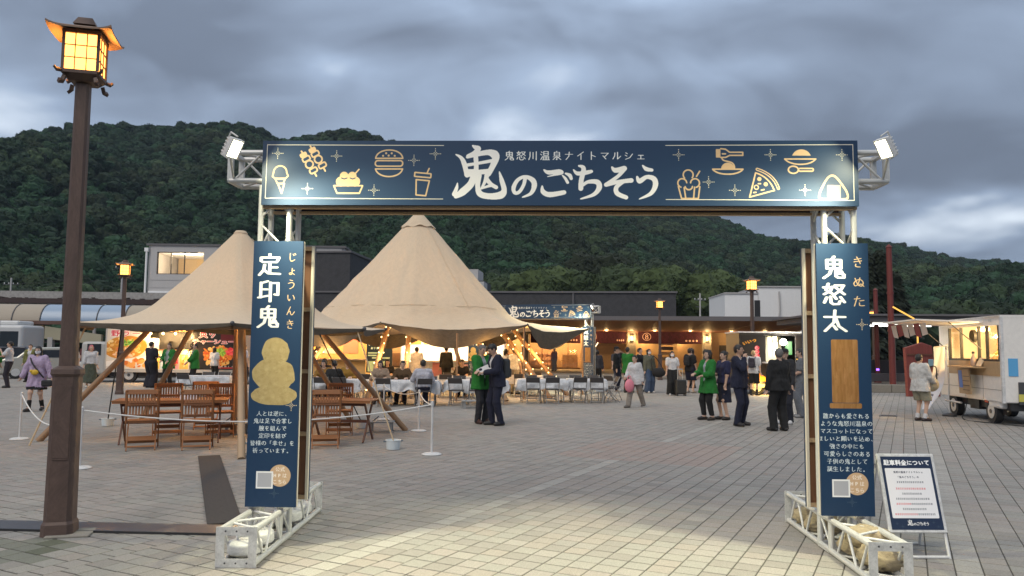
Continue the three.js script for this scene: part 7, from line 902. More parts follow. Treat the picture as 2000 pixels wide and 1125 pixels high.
    if (o.cap) { const cf = (x, y, z) => { const v = toHead(x, y, z); let d = (Math.sqrt((v.x / 0.09) ** 2 + ((v.y - 1.64) / 0.09) ** 2 + ((v.z + 0.004) / 0.108) ** 2) - 1) * 0.085; d = Math.max(d, 1.645 - v.y); const b = Math.max(Math.hypot(v.x, v.z - 0.06) - 0.1, Math.abs(v.y - 1.65) - 0.008); return Math.min(d, b); }; const g = polygonize(cf, [c.x - 0.2, c.y - 0.1, c.z - 0.2], [c.x + 0.2, c.y + 0.18, c.z + 0.2], cH); if (g) part(t, 'cap', g, cloth(o.cap)); }
  }
  arms.forEach((a, i) => { // palm, four fingers and a thumb
    const d = a.wr.clone().sub(a.el).normalize(), q = i ? 1 : -1; let side = V(0, 0, 1).addScaledVector(d, -d.z); if (side.length() < 0.3) side = V(0, 1, 0).addScaledVector(d, -d.y); side.normalize(); const nrm = d.clone().cross(side).multiplyScalar(q), B = []; const pt = (l, sd, n) => a.wr.clone().addScaledVector(d, l).addScaledVector(side, sd).addScaledVector(nrm, n);
    if (far) B.push(BN(a.wr, 0.027, pt(0.09, 0, -0.01), 0.034), BN(pt(0.09, 0, -0.01), 0.032, pt(0.15, 0, -0.05), 0.02)); else { B.push(BN(pt(-0.03, 0, 0), 0.026, pt(0.02, 0, 0), 0.026)); for (let k = 0; k < 4; k++) { const u = (k - 1.5) * 0.019, L = [0.064, 0.074, 0.068, 0.052][3 - k]; B.push(BN(pt(0.02, u * 0.7, 0), 0.014, pt(0.088, u, -0.004), 0.0115), BN(pt(0.088, u, -0.004), 0.0095, pt(0.088 + L * 0.5, u * 1.05, -0.022), 0.0085), BN(pt(0.088 + L * 0.5, u * 1.05, -0.022), 0.0085, pt(0.088 + L * 0.72, u, -0.05), 0.0075)); } B.push(BN(pt(0.02, 0.025, -0.004), 0.013, pt(0.06, 0.05, -0.02), 0.0105), BN(pt(0.06, 0.05, -0.02), 0.0105, pt(0.088, 0.05, -0.04), 0.0085)); }
    const [lo, hi] = bounds(B, 0.012); const g = polygonize(field(B, 0.008), lo, hi, far ? 0.012 : 0.006); if (g) body.push(g);
  });
  part(t, 'body', body.filter(Boolean), skin);
  const scaleAll = () => t.scale.setScalar(s), wr = (x, y, z, k) => k * (n3(x * 7 + o.x, y * 4, z * 7) * 0.6 + n3(x * 17, y * 9 + o.z, z * 17) * 0.4);
  const wear = (name, B, mat, k, grow, clip, crease = 0.008, m = 0.05) => { const f = field(B, k, grow), [lo, hi] = bounds(B, grow + m), g = polygonize((x, y, z) => { const d = f(x, y, z) + wr(x, y, z, crease); return clip ? Math.max(d, clip(x, y, z)) : d; }, lo, hi, cC); return g ? part(t, name, g, mat) : null; };
  const cut = (a, b, f) => a.clone().lerp(b, f), back = (x, y, z) => { const dy = y - py, dz = z - pz, c = Math.cos(lean), q = Math.sin(lean); return [x, dy * c + dz * q + 0.95, -dy * q + dz * c]; };
  // clothes
  const top = o.top ?? {}, bot = o.bottom ?? {}, sleeve = top.sleeve ?? 'long', grow = top.grow ?? 0.016, slR = top.loose ?? 0;
  const slv = arms.flatMap((a) => sleeve === 'none' ? [] : sleeve === 'short' ? [BN(a.sh, 0.056 + slR, cut(a.sh, a.el, 0.72), 0.056 + slR)] : [BN(a.sh, 0.056 + slR * 0.6, a.el, 0.046 + slR), BN(a.el, 0.046 + slR, cut(a.el, a.wr, sleeve === 'three' ? 0.6 : 0.92), 0.036 + slR)]);
  const hem = top.hem ?? 0.88, skirtB = top.flare ? [BN(tor(-0.07 * X, 1.0, 0), 0.11, tor(-0.085 * X, hem, 0.0), 0.11 + top.flare), BN(tor(0.07 * X, 1.0, 0), 0.11, tor(0.085 * X, hem, 0.0), 0.11 + top.flare)] : [BN(tor(-0.065 * X, 0.95, 0), 0.112, tor(-0.07 * X, hem, 0), 0.115), BN(tor(0.065 * X, 0.95, 0), 0.112, tor(0.07 * X, hem, 0), 0.115)];
  const tuckB = hem > 0.94 ? [] : skirtB;
  const vee = top.vee; // open front: depth of the notch
  const clipTop = (x, y, z) => { const b = back(x, y, z); let d = Math.max(hem - b[1], Math.hypot(b[0], b[1] - 1.475, b[2] - 0.01) < 0.062 ? 0.02 : -1); if (vee && b[2] > 0.0 && b[1] > vee) d = Math.max(d, 0.016 + (b[1] - vee) * (top.veeW ?? 0.2) - Math.abs(b[0])); return d; };
  { const B = [...torsoB, ...tuckB], fT = field(B, 0.04, grow), fS = slv.length ? field(slv, 0.02, 0.012) : null, cr = (top.crease ?? 0.010) * 1.5, [lo, hi] = bounds([...B, ...slv], grow + 0.05), g = polygonize((x, y, z) => { let d = Math.max(fT(x, y, z), clipTop(x, y, z)); if (fS) d = smin(d, fS(x, y, z), 0.018); return d + wr(x, y, z, cr); }, lo, hi, cC); if (g) part(t, top.name ?? 'shirt', g, cloth(top.color)); }
  if (vee || top.inner) wear('inner_shirt', torsoB, cloth(top.inner ?? lin(0.66, 0.67, 0.7)), 0.04, 0.0085, (x, y, z) => { const b = back(x, y, z); return Math.max(0.9 - b[1], Math.hypot(b[0], b[1] - 1.48, b[2] - 0.03) < 0.055 ? 0.02 : -1); }, 0.002);
  if (top.tie) { const q = [tor(0, 1.42, 0.10), tor(0, 1.12, 0.135)]; part(t, 'tie', beam(q[0], q[1], 0.045, 0.012), cloth(top.tie)); }
  if (top.lapel) for (const e of [-1, 1]) part(t, 'lapel', [beam(tor(e * 0.05, 1.435, 0.075), tor(e * 0.085, 1.28, 0.128), 0.035, 0.012), beam(tor(e * 0.085, 1.28, 0.128), tor(e * 0.06, vee, 0.135), 0.035, 0.012), beam(tor(e * 0.06, vee, 0.135), tor(e * 0.06, hem + 0.02, 0.14), 0.03, 0.012)], cloth(top.lapel));
  const kind = bot.kind ?? 'trousers', lr = bot.loose ?? 0.006, legW = (f) => legs.flatMap((l) => f === 'long' ? [BN(l.hip, 0.092 * X + lr, l.kn, 0.062 + lr), BN(l.kn, 0.062 + lr, V(l.an.x, l.an.y - 0.03, l.an.z), (bot.ankle ?? 0.05) + lr)] : [BN(l.hip, 0.094 * X + lr, l.kn, 0.075 + lr)]), pel = [BN(tor(-0.065 * X, 0.95, 0), 0.11, tor(0.065 * X, 0.95, 0), 0.11)];
  if (kind === 'trousers') wear('trousers', [...legW('long'), ...pel], cloth(bot.color), 0.022, 0.012, (x, y, z) => Math.max(y - (sit ? 0.66 : 1.02), (bot.cuff ?? 0.035) - y), 0.010);
  else if (kind === 'shorts') wear('shorts', [...legW('short'), ...pel], cloth(bot.color), 0.022, 0.012, (x, y, z) => Math.max(y - 1.02, (bot.cuff ?? 0.5) - y), 0.010);
  else wear('skirt', [BN(V(-0.06 * X, 0.98, 0), 0.11, V(-0.075, bot.cuff ?? 0.45, 0.0), 0.115 + (bot.flare ?? 0.05)), BN(V(0.06 * X, 0.98, 0), 0.11, V(0.075, bot.cuff ?? 0.45, 0.0), 0.115 + (bot.flare ?? 0.05))], cloth(bot.color), 0.05, 0.008, (x, y) => Math.max(y - 1.03, (bot.cuff ?? 0.45) - y), 0.014);
  const shoeM = M(o.shoes ?? lin(0.02, 0.018, 0.018), 0.5), shoeF = legs.flatMap((l) => [BN(l.heel, 0.036, l.toe, 0.034), BN(V(l.an.x, l.an.y - 0.015, l.an.z), 0.042, l.toe, 0.03)]);
  legs.forEach((l, i) => { const B = [BN(l.heel, 0.04, l.toe, 0.037), BN(V(l.an.x, l.an.y - 0.02, l.an.z), 0.044, cut(l.an, l.toe, 0.6), 0.03)]; const f = field(B, 0.02, 0.004), [lo, hi] = bounds(B, 0.02), fl = Math.min(lift[i], l.toe.y - 0.038); const g = polygonize((x, y, z) => Math.max(f(x, y, z), 0.004 + fl - y), lo, hi, far ? 0.014 : 0.009); if (g) part(t, 'shoe', g, shoeM); });
  if (o.socks) wear('socks', legs.map((l) => BN(cut(l.kn, l.an, o.socks), 0.048, l.an, 0.04)), cloth(o.sockC ?? lin(0.015, 0.015, 0.015)), 0.01, 0.008, null, 0.002);
  scaleAll(); t.userData.rig = undefined;
  return { t, arms: arms.map((a) => ({ el: a.el.clone().multiplyScalar(s), wr: a.wr.clone().multiplyScalar(s) })), tor: (x, y, z) => tor(x, y, z).multiplyScalar(s), toWorld: (v) => v.clone().applyAxisAngle(UP, o.turn ?? 0).add(V(o.x, o.y ?? 0, o.z)) };
}
const GREEN = lin(0.012, 0.17, 0.022), NAVYC = lin(0.010, 0.013, 0.035), BLACKC = lin(0.012, 0.012, 0.013), WH = lin(0.62, 0.62, 0.63), happi = (e) => ({ name: 'happi_coat', color: GREEN, sleeve: 'three', loose: 0.028, grow: 0.026, hem: 0.74, flare: 0.03, vee: 0.80, veeW: 0.06, inner: lin(0.35, 0.38, 0.4), lapel: lin(0.5, 0.52, 0.5), ...e });
const suit = (c, e) => ({ name: 'jacket', color: c, grow: 0.026, loose: 0.010, hem: 0.80, flare: 0.012, vee: 1.10, veeW: 0.22, inner: WH, ...e });
const READ = [[-0.09, 1.10, 0.33], [0.09, 1.10, 0.33]];
// the two men reading papers
person({ x: -0.66, z: -16.95, h: 1.70, turn: 0.75, hair: 'bald', hairC: 'grey', label: 'man in a bright green happi coat reading papers with a suited man', top: happi({ lapel: null }), bottom: { color: lin(0.02, 0.022, 0.03) }, shoes: lin(0.05, 0.02, 0.015), pose: { hands: READ, nod: 0.35, feet: [[-0.1, 0.02], [0.12, 0]] } });
const reader = person({ x: -0.30, z: -16.55, h: 1.73, turn: -1.15, label: 'man in a navy suit with a backpack bending over papers', top: suit(NAVYC), bottom: { color: NAVYC }, pose: { hands: [[-0.12, 1.12, 0.34], [0.10, 1.10, 0.32]], nod: 0.6, lean: 0.10, feet: [[-0.1, 0.06], [0.1, -0.06]] } });
single('paper_folder', [box(0.30, 0.012, 0.24, 0, 0, 0), box(0.28, 0.006, 0.22, 0.01, 0.012, 0.005), box(0.27, 0.006, 0.21, 0, 0.02, 0)], M(lin(0.5, 0.5, 0.5), 0.7), 'stack of papers held between the two men', 'papers', null, [-0.56, 1.17, -16.53], 0.5).rotation.set(0.5, 0.6, 0.15);
function backpack(x, y, z, turn, c, label, k = 1) { const t = thing('backpack', label, 'backpack', [x, y, z], turn, 'backpacks on people\'s backs'); part(t, 'bag', rbox(0.28 * k, 0.42 * k, 0.15, 0.06, 0, 0, 0, 0, 0, 0, 3), cloth(c)); part(t, 'pocket', rbox(0.22 * k, 0.18 * k, 0.05, 0.025, 0, -0.09 * k, -0.085), cloth(c)); for (const q of [-1, 1]) part(t, 'strap', tube([V(q * 0.09, 0.18 * k, 0.07), V(q * 0.11, 0.24 * k, 0.16), V(q * 0.12, 0.08, 0.26), V(q * 0.13, -0.12, 0.16), V(q * 0.11, -0.17 * k, 0.07)], 0.016, 6, 20), cloth(c)); }
backpack(-0.13, 1.2, -16.64, -1.15, lin(0.05, 0.055, 0.06), 'dark grey backpack worn by the suited man with papers');
// group by the black truck
person({ x: 4.62, z: -18.25, h: 1.62, turn: -1.15, hair: 'bob', label: 'woman in a long green happi coat and black trousers talking', top: happi({ hem: 0.66, flare: 0.06, lapel: null }), bottom: { color: BLACKC, ankle: 0.042, cuff: 0.12 }, pose: { hands: [[-0.10, 1.13, 0.32], [0.13, 1.08, 0.30]], feet: [[-0.09, 0.05], [0.1, -0.04]] } });
person({ x: 5.02, z: -18.35, h: 1.60, turn: -1.25, hair: 'bun', label: 'woman in a navy spotted blouse and navy skirt beside the green coat', top: { color: lin(0.02, 0.022, 0.07), sleeve: 'short', loose: 0.015, hem: 0.9, grow: 0.022 }, bottom: { kind: 'skirt', color: NAVYC, cuff: 0.44, flare: 0.02 }, pose: { hands: [[-0.12, 1.08, 0.28], [0.2, 0.85, 0.1]] } });
person({ x: 4.95, z: -16.9, h: 1.74, turn: 0.85, tan: 1, label: 'man in a dark navy suit and white shirt holding a hand to his chin', top: suit(NAVYC), bottom: { color: NAVYC }, pose: { hands: [[-0.10, 1.42, 0.17], [0.27, 0.82, 0.04]], look: 0.2, feet: [[-0.13, 0], [0.14, -0.02]] } });
person({ x: 5.47, z: -15.87, h: 1.66, turn: 3.5, hairC: 'grey', label: 'man in a loose black jacket and trousers with grey hair, seen from behind', top: { name: 'jacket', color: BLACKC, grow: 0.034, loose: 0.02, hem: 0.84, flare: 0.02, crease: 0.014 }, bottom: { color: BLACKC, loose: 0.016 }, pose: { hands: [[-0.26, 0.80, 0.05], [0.26, 0.82, 0.08]], look: -0.3, feet: [[-0.12, 0], [0.13, 0.03]] } });
person({ x: 6.15, z: -17.46, h: 1.66, turn: -0.7, cap: BLACKC, label: 'person in a black cap, dark clothes and white trainers', top: { name: 'jacket', color: lin(0.02, 0.02, 0.024), grow: 0.026, hem: 0.84 }, bottom: { color: lin(0.018, 0.02, 0.032) }, shoes: lin(0.6, 0.6, 0.6), pose: { hands: [[-0.2, 0.95, 0.2], [0.22, 0.9, 0.15]] } });
person({ x: 7.12, z: -19.12, h: 1.68, turn: -1.9, label: 'man in grey short sleeved work clothes by the gate board', top: { color: lin(0.14, 0.15, 0.165), sleeve: 'short', loose: 0.012, hem: 0.86 }, bottom: { color: lin(0.15, 0.165, 0.19), loose: 0.014 }, shoes: lin(0.2, 0.2, 0.2), pose: { hands: [[-0.14, 1.02, 0.26], [0.16, 1.0, 0.24]] } });
person({ x: 8.92, z: -28.6, h: 1.64, turn: 2.6, hairC: 'blond', label: 'blond person in a white T-shirt and black shorts waiting at the black truck', top: { color: WH, sleeve: 'short', loose: 0.02, hem: 0.84, grow: 0.024 }, bottom: { kind: 'shorts', color: BLACKC, loose: 0.02, cuff: 0.46 }, socks: 0.72 });
backpack(8.79, 1.2, -28.42, 2.6, lin(0.04, 0.035, 0.05), 'dark backpack on the blond person at the black truck', 0.85);
// people crossing the square
person({ x: 3.52, z: -22.05, h: 1.46, turn: -0.75, label: 'person in a white shirt and beige trousers striding across the square', top: { color: WH, loose: 0.025, grow: 0.028, hem: 0.76, flare: 0.02 }, bottom: { color: lin(0.26, 0.23, 0.2), loose: 0.018 }, shoes: lin(0.12, 0.11, 0.1), pose: { feet: [[-0.09, 0.30], [0.10, -0.32]], lift: [0, 0.05], hands: [[-0.2, 1.0, 0.24], [0.24, 0.86, -0.05]], lean: 0.06 } });
{ const t = thing('carrier_bag', 'pink carrier bag held by the striding person', 'bag', [3.32, 0.62, -21.85], 0.3); part(t, 'bag', ball(0.15, 0, 0, 0, 0.95, 1.25, 0.55, 16, 12), M(lin(0.62, 0.2, 0.26), 0.6)); part(t, 'handle', tube([V(-0.06, 0.14, 0), V(-0.03, 0.27, 0), V(0.03, 0.27, 0), V(0.06, 0.14, 0)], 0.012, 6, 12), M(lin(0.62, 0.2, 0.26), 0.6)); }
person({ x: 5.86, z: -28.3, h: 1.58, turn: 0.05, hair: 'long', mask: 1, label: 'woman with long hair, face mask, white T-shirt and wide black trousers', top: { color: WH, sleeve: 'short', loose: 0.015, hem: 0.97 }, bottom: { color: BLACKC, loose: 0.045, ankle: 0.09 }, shoes: lin(0.6, 0.6, 0.6), pose: { hands: [[-0.25, 0.86, 0.1], [0.26, 0.84, 0.08]] } });
{ const t = thing('suitcase', 'black wheeled suitcase beside the masked woman', 'suitcase', [6.1, 0, -28.0], 0.15); part(t, 'shell', rbox(0.38, 0.52, 0.24, 0.05, 0, 0.32, 0, 0, 0, 0, 3), M(lin(0.02, 0.02, 0.02), 0.5)); part(t, 'handle', [rod(V(-0.09, 0.57, -0.06), V(-0.09, 0.95, -0.06), 0.01), rod(V(0.09, 0.57, -0.06), V(0.09, 0.95, -0.06), 0.01), rod(V(-0.1, 0.95, -0.06), V(0.1, 0.95, -0.06), 0.016)], alu); for (const q of [-1, 1]) for (const e of [-1, 1]) part(t, 'wheel', cyl(0.032, 0.032, 0.03, 10, q * 0.15, 0.032, e * 0.08, 0, 0, Math.PI / 2), rubber); }
person({ x: 6.92, z: -30.1, h: 1.70, turn: 2.3, hairC: 'brown', label: 'man in a black T-shirt and black shorts with bare calves', top: { color: BLACKC, sleeve: 'short', loose: 0.02, hem: 0.82, grow: 0.024 }, bottom: { kind: 'shorts', color: NAVYC, loose: 0.03, cuff: 0.48 }, shoes: lin(0.3, 0.28, 0.26), pose: { hands: [[-0.25, 0.85, 0.1], [0.18, 1.0, 0.24]] } });
backpack(6.78, 1.22, -29.95, 2.3, lin(0.02, 0.02, 0.022), 'black backpack on the man in black shorts', 0.85);
person({ x: 7.38, z: -29.5, h: 1.66, turn: 1.3, mask: 1, label: 'masked person in a grey T-shirt and pale jeans', top: { color: lin(0.07, 0.075, 0.09), sleeve: 'short', loose: 0.015, hem: 0.84 }, bottom: { color: lin(0.33, 0.35, 0.37), loose: 0.02 }, shoes: lin(0.4, 0.4, 0.4) });
person({ x: 4.46, z: -29.75, h: 1.72, turn: 2.4, label: 'man in a green happi coat seen from behind near the far lamp post', top: happi({ lapel: null }), bottom: { color: BLACKC }, pose: { hands: [[-0.1, 1.15, 0.3], [0.1, 1.15, 0.3]] } });
person({ x: 4.15, z: -30.6, h: 1.74, turn: 1.2, cap: BLACKC, label: 'person in a black cap and dark clothes behind the green coat', top: { color: BLACKC, hem: 0.84 }, bottom: { color: NAVYC }, shoes: lin(0.5, 0.5, 0.5) });
person({ x: 5.28, z: -29.8, h: 1.66, turn: 0.5, hair: 'bob', mask: 1, label: 'masked person in a loose olive jacket and wide blue jeans', top: { name: 'jacket', color: lin(0.12, 0.125, 0.09), grow: 0.03, loose: 0.02, hem: 0.86 }, bottom: { color: lin(0.05, 0.085, 0.16), loose: 0.04, ankle: 0.085 }, shoes: lin(0.5, 0.5, 0.5) });
person({ x: 5.05, z: -30.5, h: 1.70, turn: 1.0, label: 'person in black behind the olive jacket', top: { color: BLACKC, hem: 0.86 }, bottom: { color: NAVYC } });
{ const t = thing('duffel_bag', 'large black shoulder bag on the person in blue jeans', 'bag', [5.62, 0.78, -29.65], 0.2); part(t, 'bag', ball(0.24, 0, 0, 0, 1.15, 0.75, 0.6, 18, 12), cloth(lin(0.018, 0.018, 0.02))); part(t, 'strap', tube([V(-0.24, 0.08, 0), V(-0.3, 0.45, 0), V(-0.2, 0.62, -0.02), V(0.0, 0.42, 0.02), V(0.2, 0.1, 0)], 0.018, 6, 20), rubber); }
person({ x: 6.44, z: -46.7, h: 1.70, turn: 0.3, label: 'man in black holding up a phone before the maroon curtain', top: { color: BLACKC, sleeve: 'short', hem: 0.86 }, bottom: { color: BLACKC }, pose: { hands: [[-0.08, 1.52, 0.28], [0.08, 1.52, 0.28]] } });
person({ x: 3.06, z: -55.2, y: 0.12, h: 1.6, turn: -0.6, hair: 'bob', hairC: 'grey', label: 'person in pink and black with pale trousers at the shop door', top: { color: lin(0.5, 0.33, 0.34), hem: 0.84 }, bottom: { color: lin(0.5, 0.46, 0.4), loose: 0.03 } });
// near the lamp post and the noodle truck
person({ x: -11.63, z: -19.1, h: 1.57, turn: 0.12, hair: 'long', mask: 1, label: 'woman in an oversized lavender sweatshirt and black boots walking', top: { name: 'sweatshirt', color: lin(0.46, 0.36, 0.52), grow: 0.03, loose: 0.022, hem: 0.64, flare: 0.03, crease: 0.014 }, bottom: { kind: 'skirt', color: BLACKC, cuff: 0.57, flare: 0.05 }, socks: 0.55, pose: { feet: [[-0.10, 0.16], [0.10, -0.14]], lift: [0, 0.02], hands: [[-0.36, 0.86, 0.08], [0.36, 0.88, 0.02]], tilt: 0.08 } });
{ const t = thing('crossbody_bag', 'black crossbody strap with a small yellow pouch on the lavender sweatshirt', 'bag', [-11.63, 0, -19.1], 0.12); part(t, 'strap', tube([V(-0.15, 1.30, 0.07), V(-0.06, 1.17, 0.165), V(0.08, 0.99, 0.175), V(0.19, 0.82, 0.10)], 0.017, 6, 24), rubber); part(t, 'pouch', [ball(0.075, 0.02, 0.95, 0.20, 1.2, 0.9, 0.6), ball(0.04, -0.05, 0.98, 0.21)], M(lin(0.55, 0.36, 0.03), 0.7)); part(t, 'bag', rbox(0.24, 0.16, 0.1, 0.04, 0.26, 0.68, 0.08, 0, 0.3, 0), rubber); }
person({ x: -19.0, z: -29.4, h: 1.74, turn: -1.2, label: 'man in a white shirt and dark trousers talking by the bus bay', top: { color: WH, sleeve: 'short', loose: 0.015, hem: 0.97 }, bottom: { color: lin(0.03, 0.025, 0.035) }, pose: { hands: [[-0.1, 1.15, 0.3], [0.12, 1.35, 0.25]] } });
person({ x: -19.75, z: -29.6, h: 1.7, turn: 1.0, label: 'man in a green happi coat facing the white shirted man', top: happi({ lapel: null }), bottom: { color: BLACKC } });
person({ x: -21.2, z: -34.2, h: 1.64, turn: 0.2, hairC: 'brown', label: 'person in an olive jacket over white behind the lavender sweatshirt', top: { name: 'jacket', color: lin(0.17, 0.17, 0.05), grow: 0.03, hem: 0.8, vee: 0.82, veeW: 0.12, inner: WH }, bottom: { color: BLACKC } });
person({ x: -16.3, z: -30.1, h: 1.63, turn: 0.6, hairC: 'pink', hair: 'bob', label: 'pink haired person in dark green dungarees over a white top', top: { color: WH, sleeve: 'three', loose: 0.02, hem: 0.95 }, bottom: { kind: 'skirt', color: lin(0.07, 0.085, 0.06), cuff: 0.2, flare: 0.10 }, shoes: lin(0.5, 0.52, 0.5) });
person({ x: -17.1, z: -30.4, h: 1.66, turn: 2.6, label: 'person in a white T-shirt half hidden by the tall lamp post', top: { color: WH, sleeve: 'short', hem: 0.86 }, bottom: { color: lin(0.35, 0.12, 0.12) } });
person({ x: -14.1, z: -30.4, h: 1.78, w: 1.15, turn: 2.7, label: 'tall man in black clothes facing the noodle truck', top: { color: lin(0.014, 0.014, 0.022), sleeve: 'short', loose: 0.02, hem: 0.8, grow: 0.03 }, bottom: { color: lin(0.012, 0.012, 0.02), loose: 0.05, ankle: 0.1 }, pose: { hands: [[-0.1, 1.15, 0.26], [0.1, 1.15, 0.26]] } });
person({ x: -13.45, z: -30.5, h: 1.72, turn: -0.2, label: 'man in an open green happi coat chatting before the noodle truck', top: happi({ vee: 0.78 }), bottom: { color: BLACKC }, pose: { hands: [[-0.14, 1.05, 0.26], [0.14, 1.02, 0.26]] } });
person({ x: -12.5, z: -30.7, h: 1.72, turn: -1.0, label: 'man in a green happi coat and black shirt with clasped hands', top: happi({ inner: BLACKC }), bottom: { color: BLACKC }, shoes: lin(0.5, 0.5, 0.5), pose: { hands: [[-0.05, 1.0, 0.28], [0.05, 1.0, 0.28]] } });
person({ x: -13.0, z: -34.0, h: 1.58, turn: 2.7, hair: 'bob', label: 'woman in a white T-shirt and black trousers at the noodle truck end', top: { color: WH, sleeve: 'short', loose: 0.02, hem: 0.84 }, bottom: { color: BLACKC }, shoes: lin(0.4, 0.35, 0.3) });
person({ x: -11.55, z: -33.6, h: 1.7, turn: 2.4, label: 'man in a pale shirt beside the gate board behind the tent pole', top: { color: lin(0.5, 0.5, 0.58), sleeve: 'short', hem: 0.97 }, bottom: { color: lin(0.02, 0.02, 0.035) } });
person({ x: -15.3, z: -35.9, y: 0.5, h: 1.66, turn: 0.1, cap: WH, label: 'cook in a white cap inside the noodle truck hatch', top: { color: lin(0.25, 0.2, 0.2), hem: 0.86 }, bottom: { color: BLACKC } });
[[-22.6, -33.0, 0.4, lin(0.5, 0.5, 0.52), 'in a white shirt walking by the bus bay'], [-18.1, -33.4, 1.2, lin(0.03, 0.03, 0.035), 'in black with a shoulder bag behind the tall lamp post'], [-20.6, -37.5, -0.3, lin(0.12, 0.03, 0.03), 'in a dark red jumper beside the silver car'], [3.7, -33.5, 2.8, lin(0.03, 0.03, 0.04), 'in dark clothes under the small gate board'], [4.9, -36.5, 0.6, lin(0.05, 0.05, 0.06), 'in charcoal crossing towards the station'], [7.9, -34.0, -2.2, lin(0.4, 0.4, 0.42), 'in a pale grey top beside the far lamp post']].forEach(([x, z, a, c, s], i) => person({ x, z, h: 1.62 + (i % 3) * 0.05, turn: a, hair: i % 2 ? 'bob' : 'short', label: 'passer-by ' + s, top: { color: c, sleeve: i % 2 ? 'long' : 'short', hem: 0.86, loose: 0.012 }, bottom: { color: i % 2 ? BLACKC : lin(0.06, 0.07, 0.1), loose: 0.012 }, pose: { feet: [[-0.09, 0.14], [0.1, -0.14]] } }));
// diners under the big tent
const SIT = { sit: 1, hands: [[-0.18, 1.18, 0.36], [0.18, 1.18, 0.36]] };
person({ x: -2.44, z: -21.55, h: 1.72, turn: 3.35, label: 'man in a white shirt sitting with his back to the square', top: { color: lin(0.5, 0.5, 0.56), loose: 0.016, hem: 0.95, grow: 0.022 }, bottom: { color: lin(0.02, 0.02, 0.04) }, shoes: lin(0.35, 0.34, 0.33), pose: { ...SIT, lean: 0.12 } });
const DINERS = [[-3.85, -22.95, 0.1, lin(0.30, 0.22, 0.16), 'in a beige top at the white table', 'bob'], [-3.2, -22.98, 0.0, lin(0.09, 0.05, 0.02), 'in a brown jacket beside the lit pole', 'short'], [-5.0, -21.9, 3.1, lin(0.012, 0.012, 0.013), 'in black with a dark cap, back to the gate', 'short'], [-5.6, -23.3, 0.1, lin(0.26, 0.13, 0.02), 'in a mustard jumper', 'bob'], [-4.9, -23.35, 0.0, lin(0.3, 0.16, 0.02), 'in an ochre jacket leaning on the table', 'short'], [-1.7, -26.7, 0.1, lin(0.015, 0.015, 0.016), 'in black under the lit poles', 'short'], [-1.0, -25.3, 3.1, lin(0.02, 0.02, 0.03), 'in a dark jacket under the lit poles', 'short'], [-6.4, -26.7, 0.0, lin(0.03, 0.03, 0.04), 'in dark blue deep inside the tent', 'bob'], [-4.2, -26.35, 0.1, lin(0.02, 0.018, 0.016), 'in a dark coat in the middle of the tent', 'long']];
DINERS.forEach(([x, z, a, c, s, hr], i) => person({ x, z, h: 1.66, turn: a, hair: hr, label: 'diner sitting ' + s, top: { color: c, grow: 0.024, hem: 0.9 }, bottom: { color: lin(0.02, 0.02, 0.028) }, pose: { ...SIT, lean: 0.15, nod: 0.2, look: i % 3 ? 0.2 : -0.3 } }));
person({ x: -3.68, z: -30.2, h: 1.66, turn: 2.9, label: 'person in a white coat standing before the poster stall', top: { name: 'coat', color: lin(0.6, 0.6, 0.66), hem: 0.55, flare: 0.04, loose: 0.02, grow: 0.03 }, bottom: { color: lin(0.5, 0.5, 0.55) } });
person({ x: -2.6, z: -31.0, h: 1.72, turn: 3.0, label: 'person in black reading the posters at the stall', top: { color: BLACKC, hem: 0.84 }, bottom: { color: BLACKC } });
person({ x: -0.2, z: -28.6, h: 1.62, turn: 2.2, hair: 'bob', label: 'woman in a pale blue blouse standing under the far eave', top: { color: lin(0.36, 0.38, 0.48), hem: 0.9 }, bottom: { color: lin(0.3, 0.16, 0.07) } });
person({ x: 0.12, z: -28.2, h: 1.66, turn: 2.6, label: 'person in a white shirt with a black bag under the far eave', top: { color: WH, sleeve: 'short', hem: 0.9 }, bottom: { color: lin(0.36, 0.32, 0.27) } });
person({ x: -0.95, z: -29.8, h: 1.7, turn: 3.0, label: 'person in black beyond the two men reading', top: { color: BLACKC, hem: 0.84 }, bottom: { color: BLACKC } });
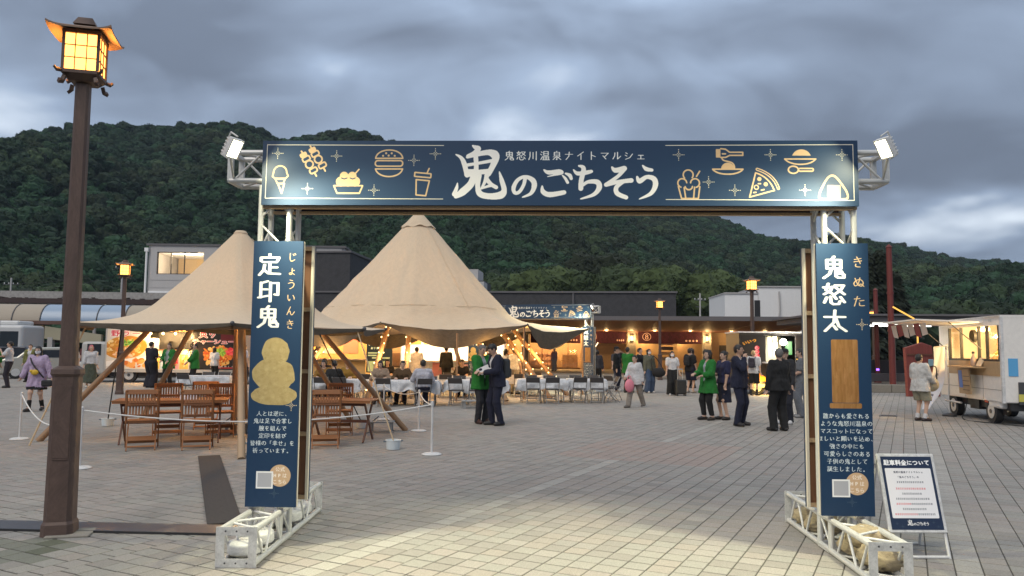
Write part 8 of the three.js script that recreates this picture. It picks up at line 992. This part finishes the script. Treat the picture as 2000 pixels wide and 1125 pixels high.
// at the white truck
person({ x: 9.72, z: -18.5, h: 1.57, w: 1.12, turn: 1.9, hair: 'short', label: 'person in a white top and shorts waiting at the white food truck', top: { color: lin(0.6, 0.59, 0.56), loose: 0.025, grow: 0.035, hem: 0.76, flare: 0.03 }, bottom: { kind: 'shorts', color: lin(0.3, 0.28, 0.2), loose: 0.03, cuff: 0.52 }, shoes: lin(0.03, 0.02, 0.02), socks: 0.82, sockC: WH, pose: { hands: [[-0.16, 1.0, 0.26], [0.2, 0.95, 0.2]] } });
{ const t = thing('tote_bag', 'cream quilted tote bag on the person in shorts', 'bag', [10.02, 0.86, -18.55], 1.9); part(t, 'bag', ball(0.2, 0, 0, 0, 0.55, 0.85, 1.05, 18, 12), M(lin(0.5, 0.44, 0.3), 0.9, 0, { map: grainTex, bump: grainTex, bs: 0.01 })); part(t, 'strap', tube([V(-0.02, 0.12, -0.15), V(-0.06, 0.4, -0.12), V(-0.06, 0.42, 0.08), V(-0.02, 0.12, 0.15)], 0.014, 6, 20), rubber); }
person({ x: 11.95, z: -18.7, y: 0.56, h: 1.58, turn: -1.5, hair: 'bob', label: 'vendor in an olive green apron inside the white food truck', top: { color: lin(0.16, 0.2, 0.03), sleeve: 'three', hem: 0.8 }, bottom: { color: BLACKC }, pose: { hands: [[-0.12, 1.08, 0.3], [0.12, 1.08, 0.3]], nod: 0.35 } });
{ const t = thing('drink_bottle', 'small bottle and card standing on the white truck shelf', 'bottle', [11.16, 1.305, -18.75], 0); part(t, 'bottle', lathe([[0, 0], [0.06, 0], [0.065, 0.16], [0.03, 0.24], [0.025, 0.3], [0, 0.3]], 16), M(lin(0.42, 0.32, 0.26), 0.4)); part(t, 'cap', ball(0.035, 0, 0.32, 0), black); part(t, 'card', box(0.015, 0.22, 0.2, 0, 0.1, 0.28, 0, 0, -0.5), M(lin(0.6, 0.5, 0.35), 0.7)); }
// thin evening haze before the hills
scene.fog = new THREE.FogExp2(new THREE.Color().setRGB(0.26, 0.32, 0.40), 0.00014);
renderer.render(scene, camera);
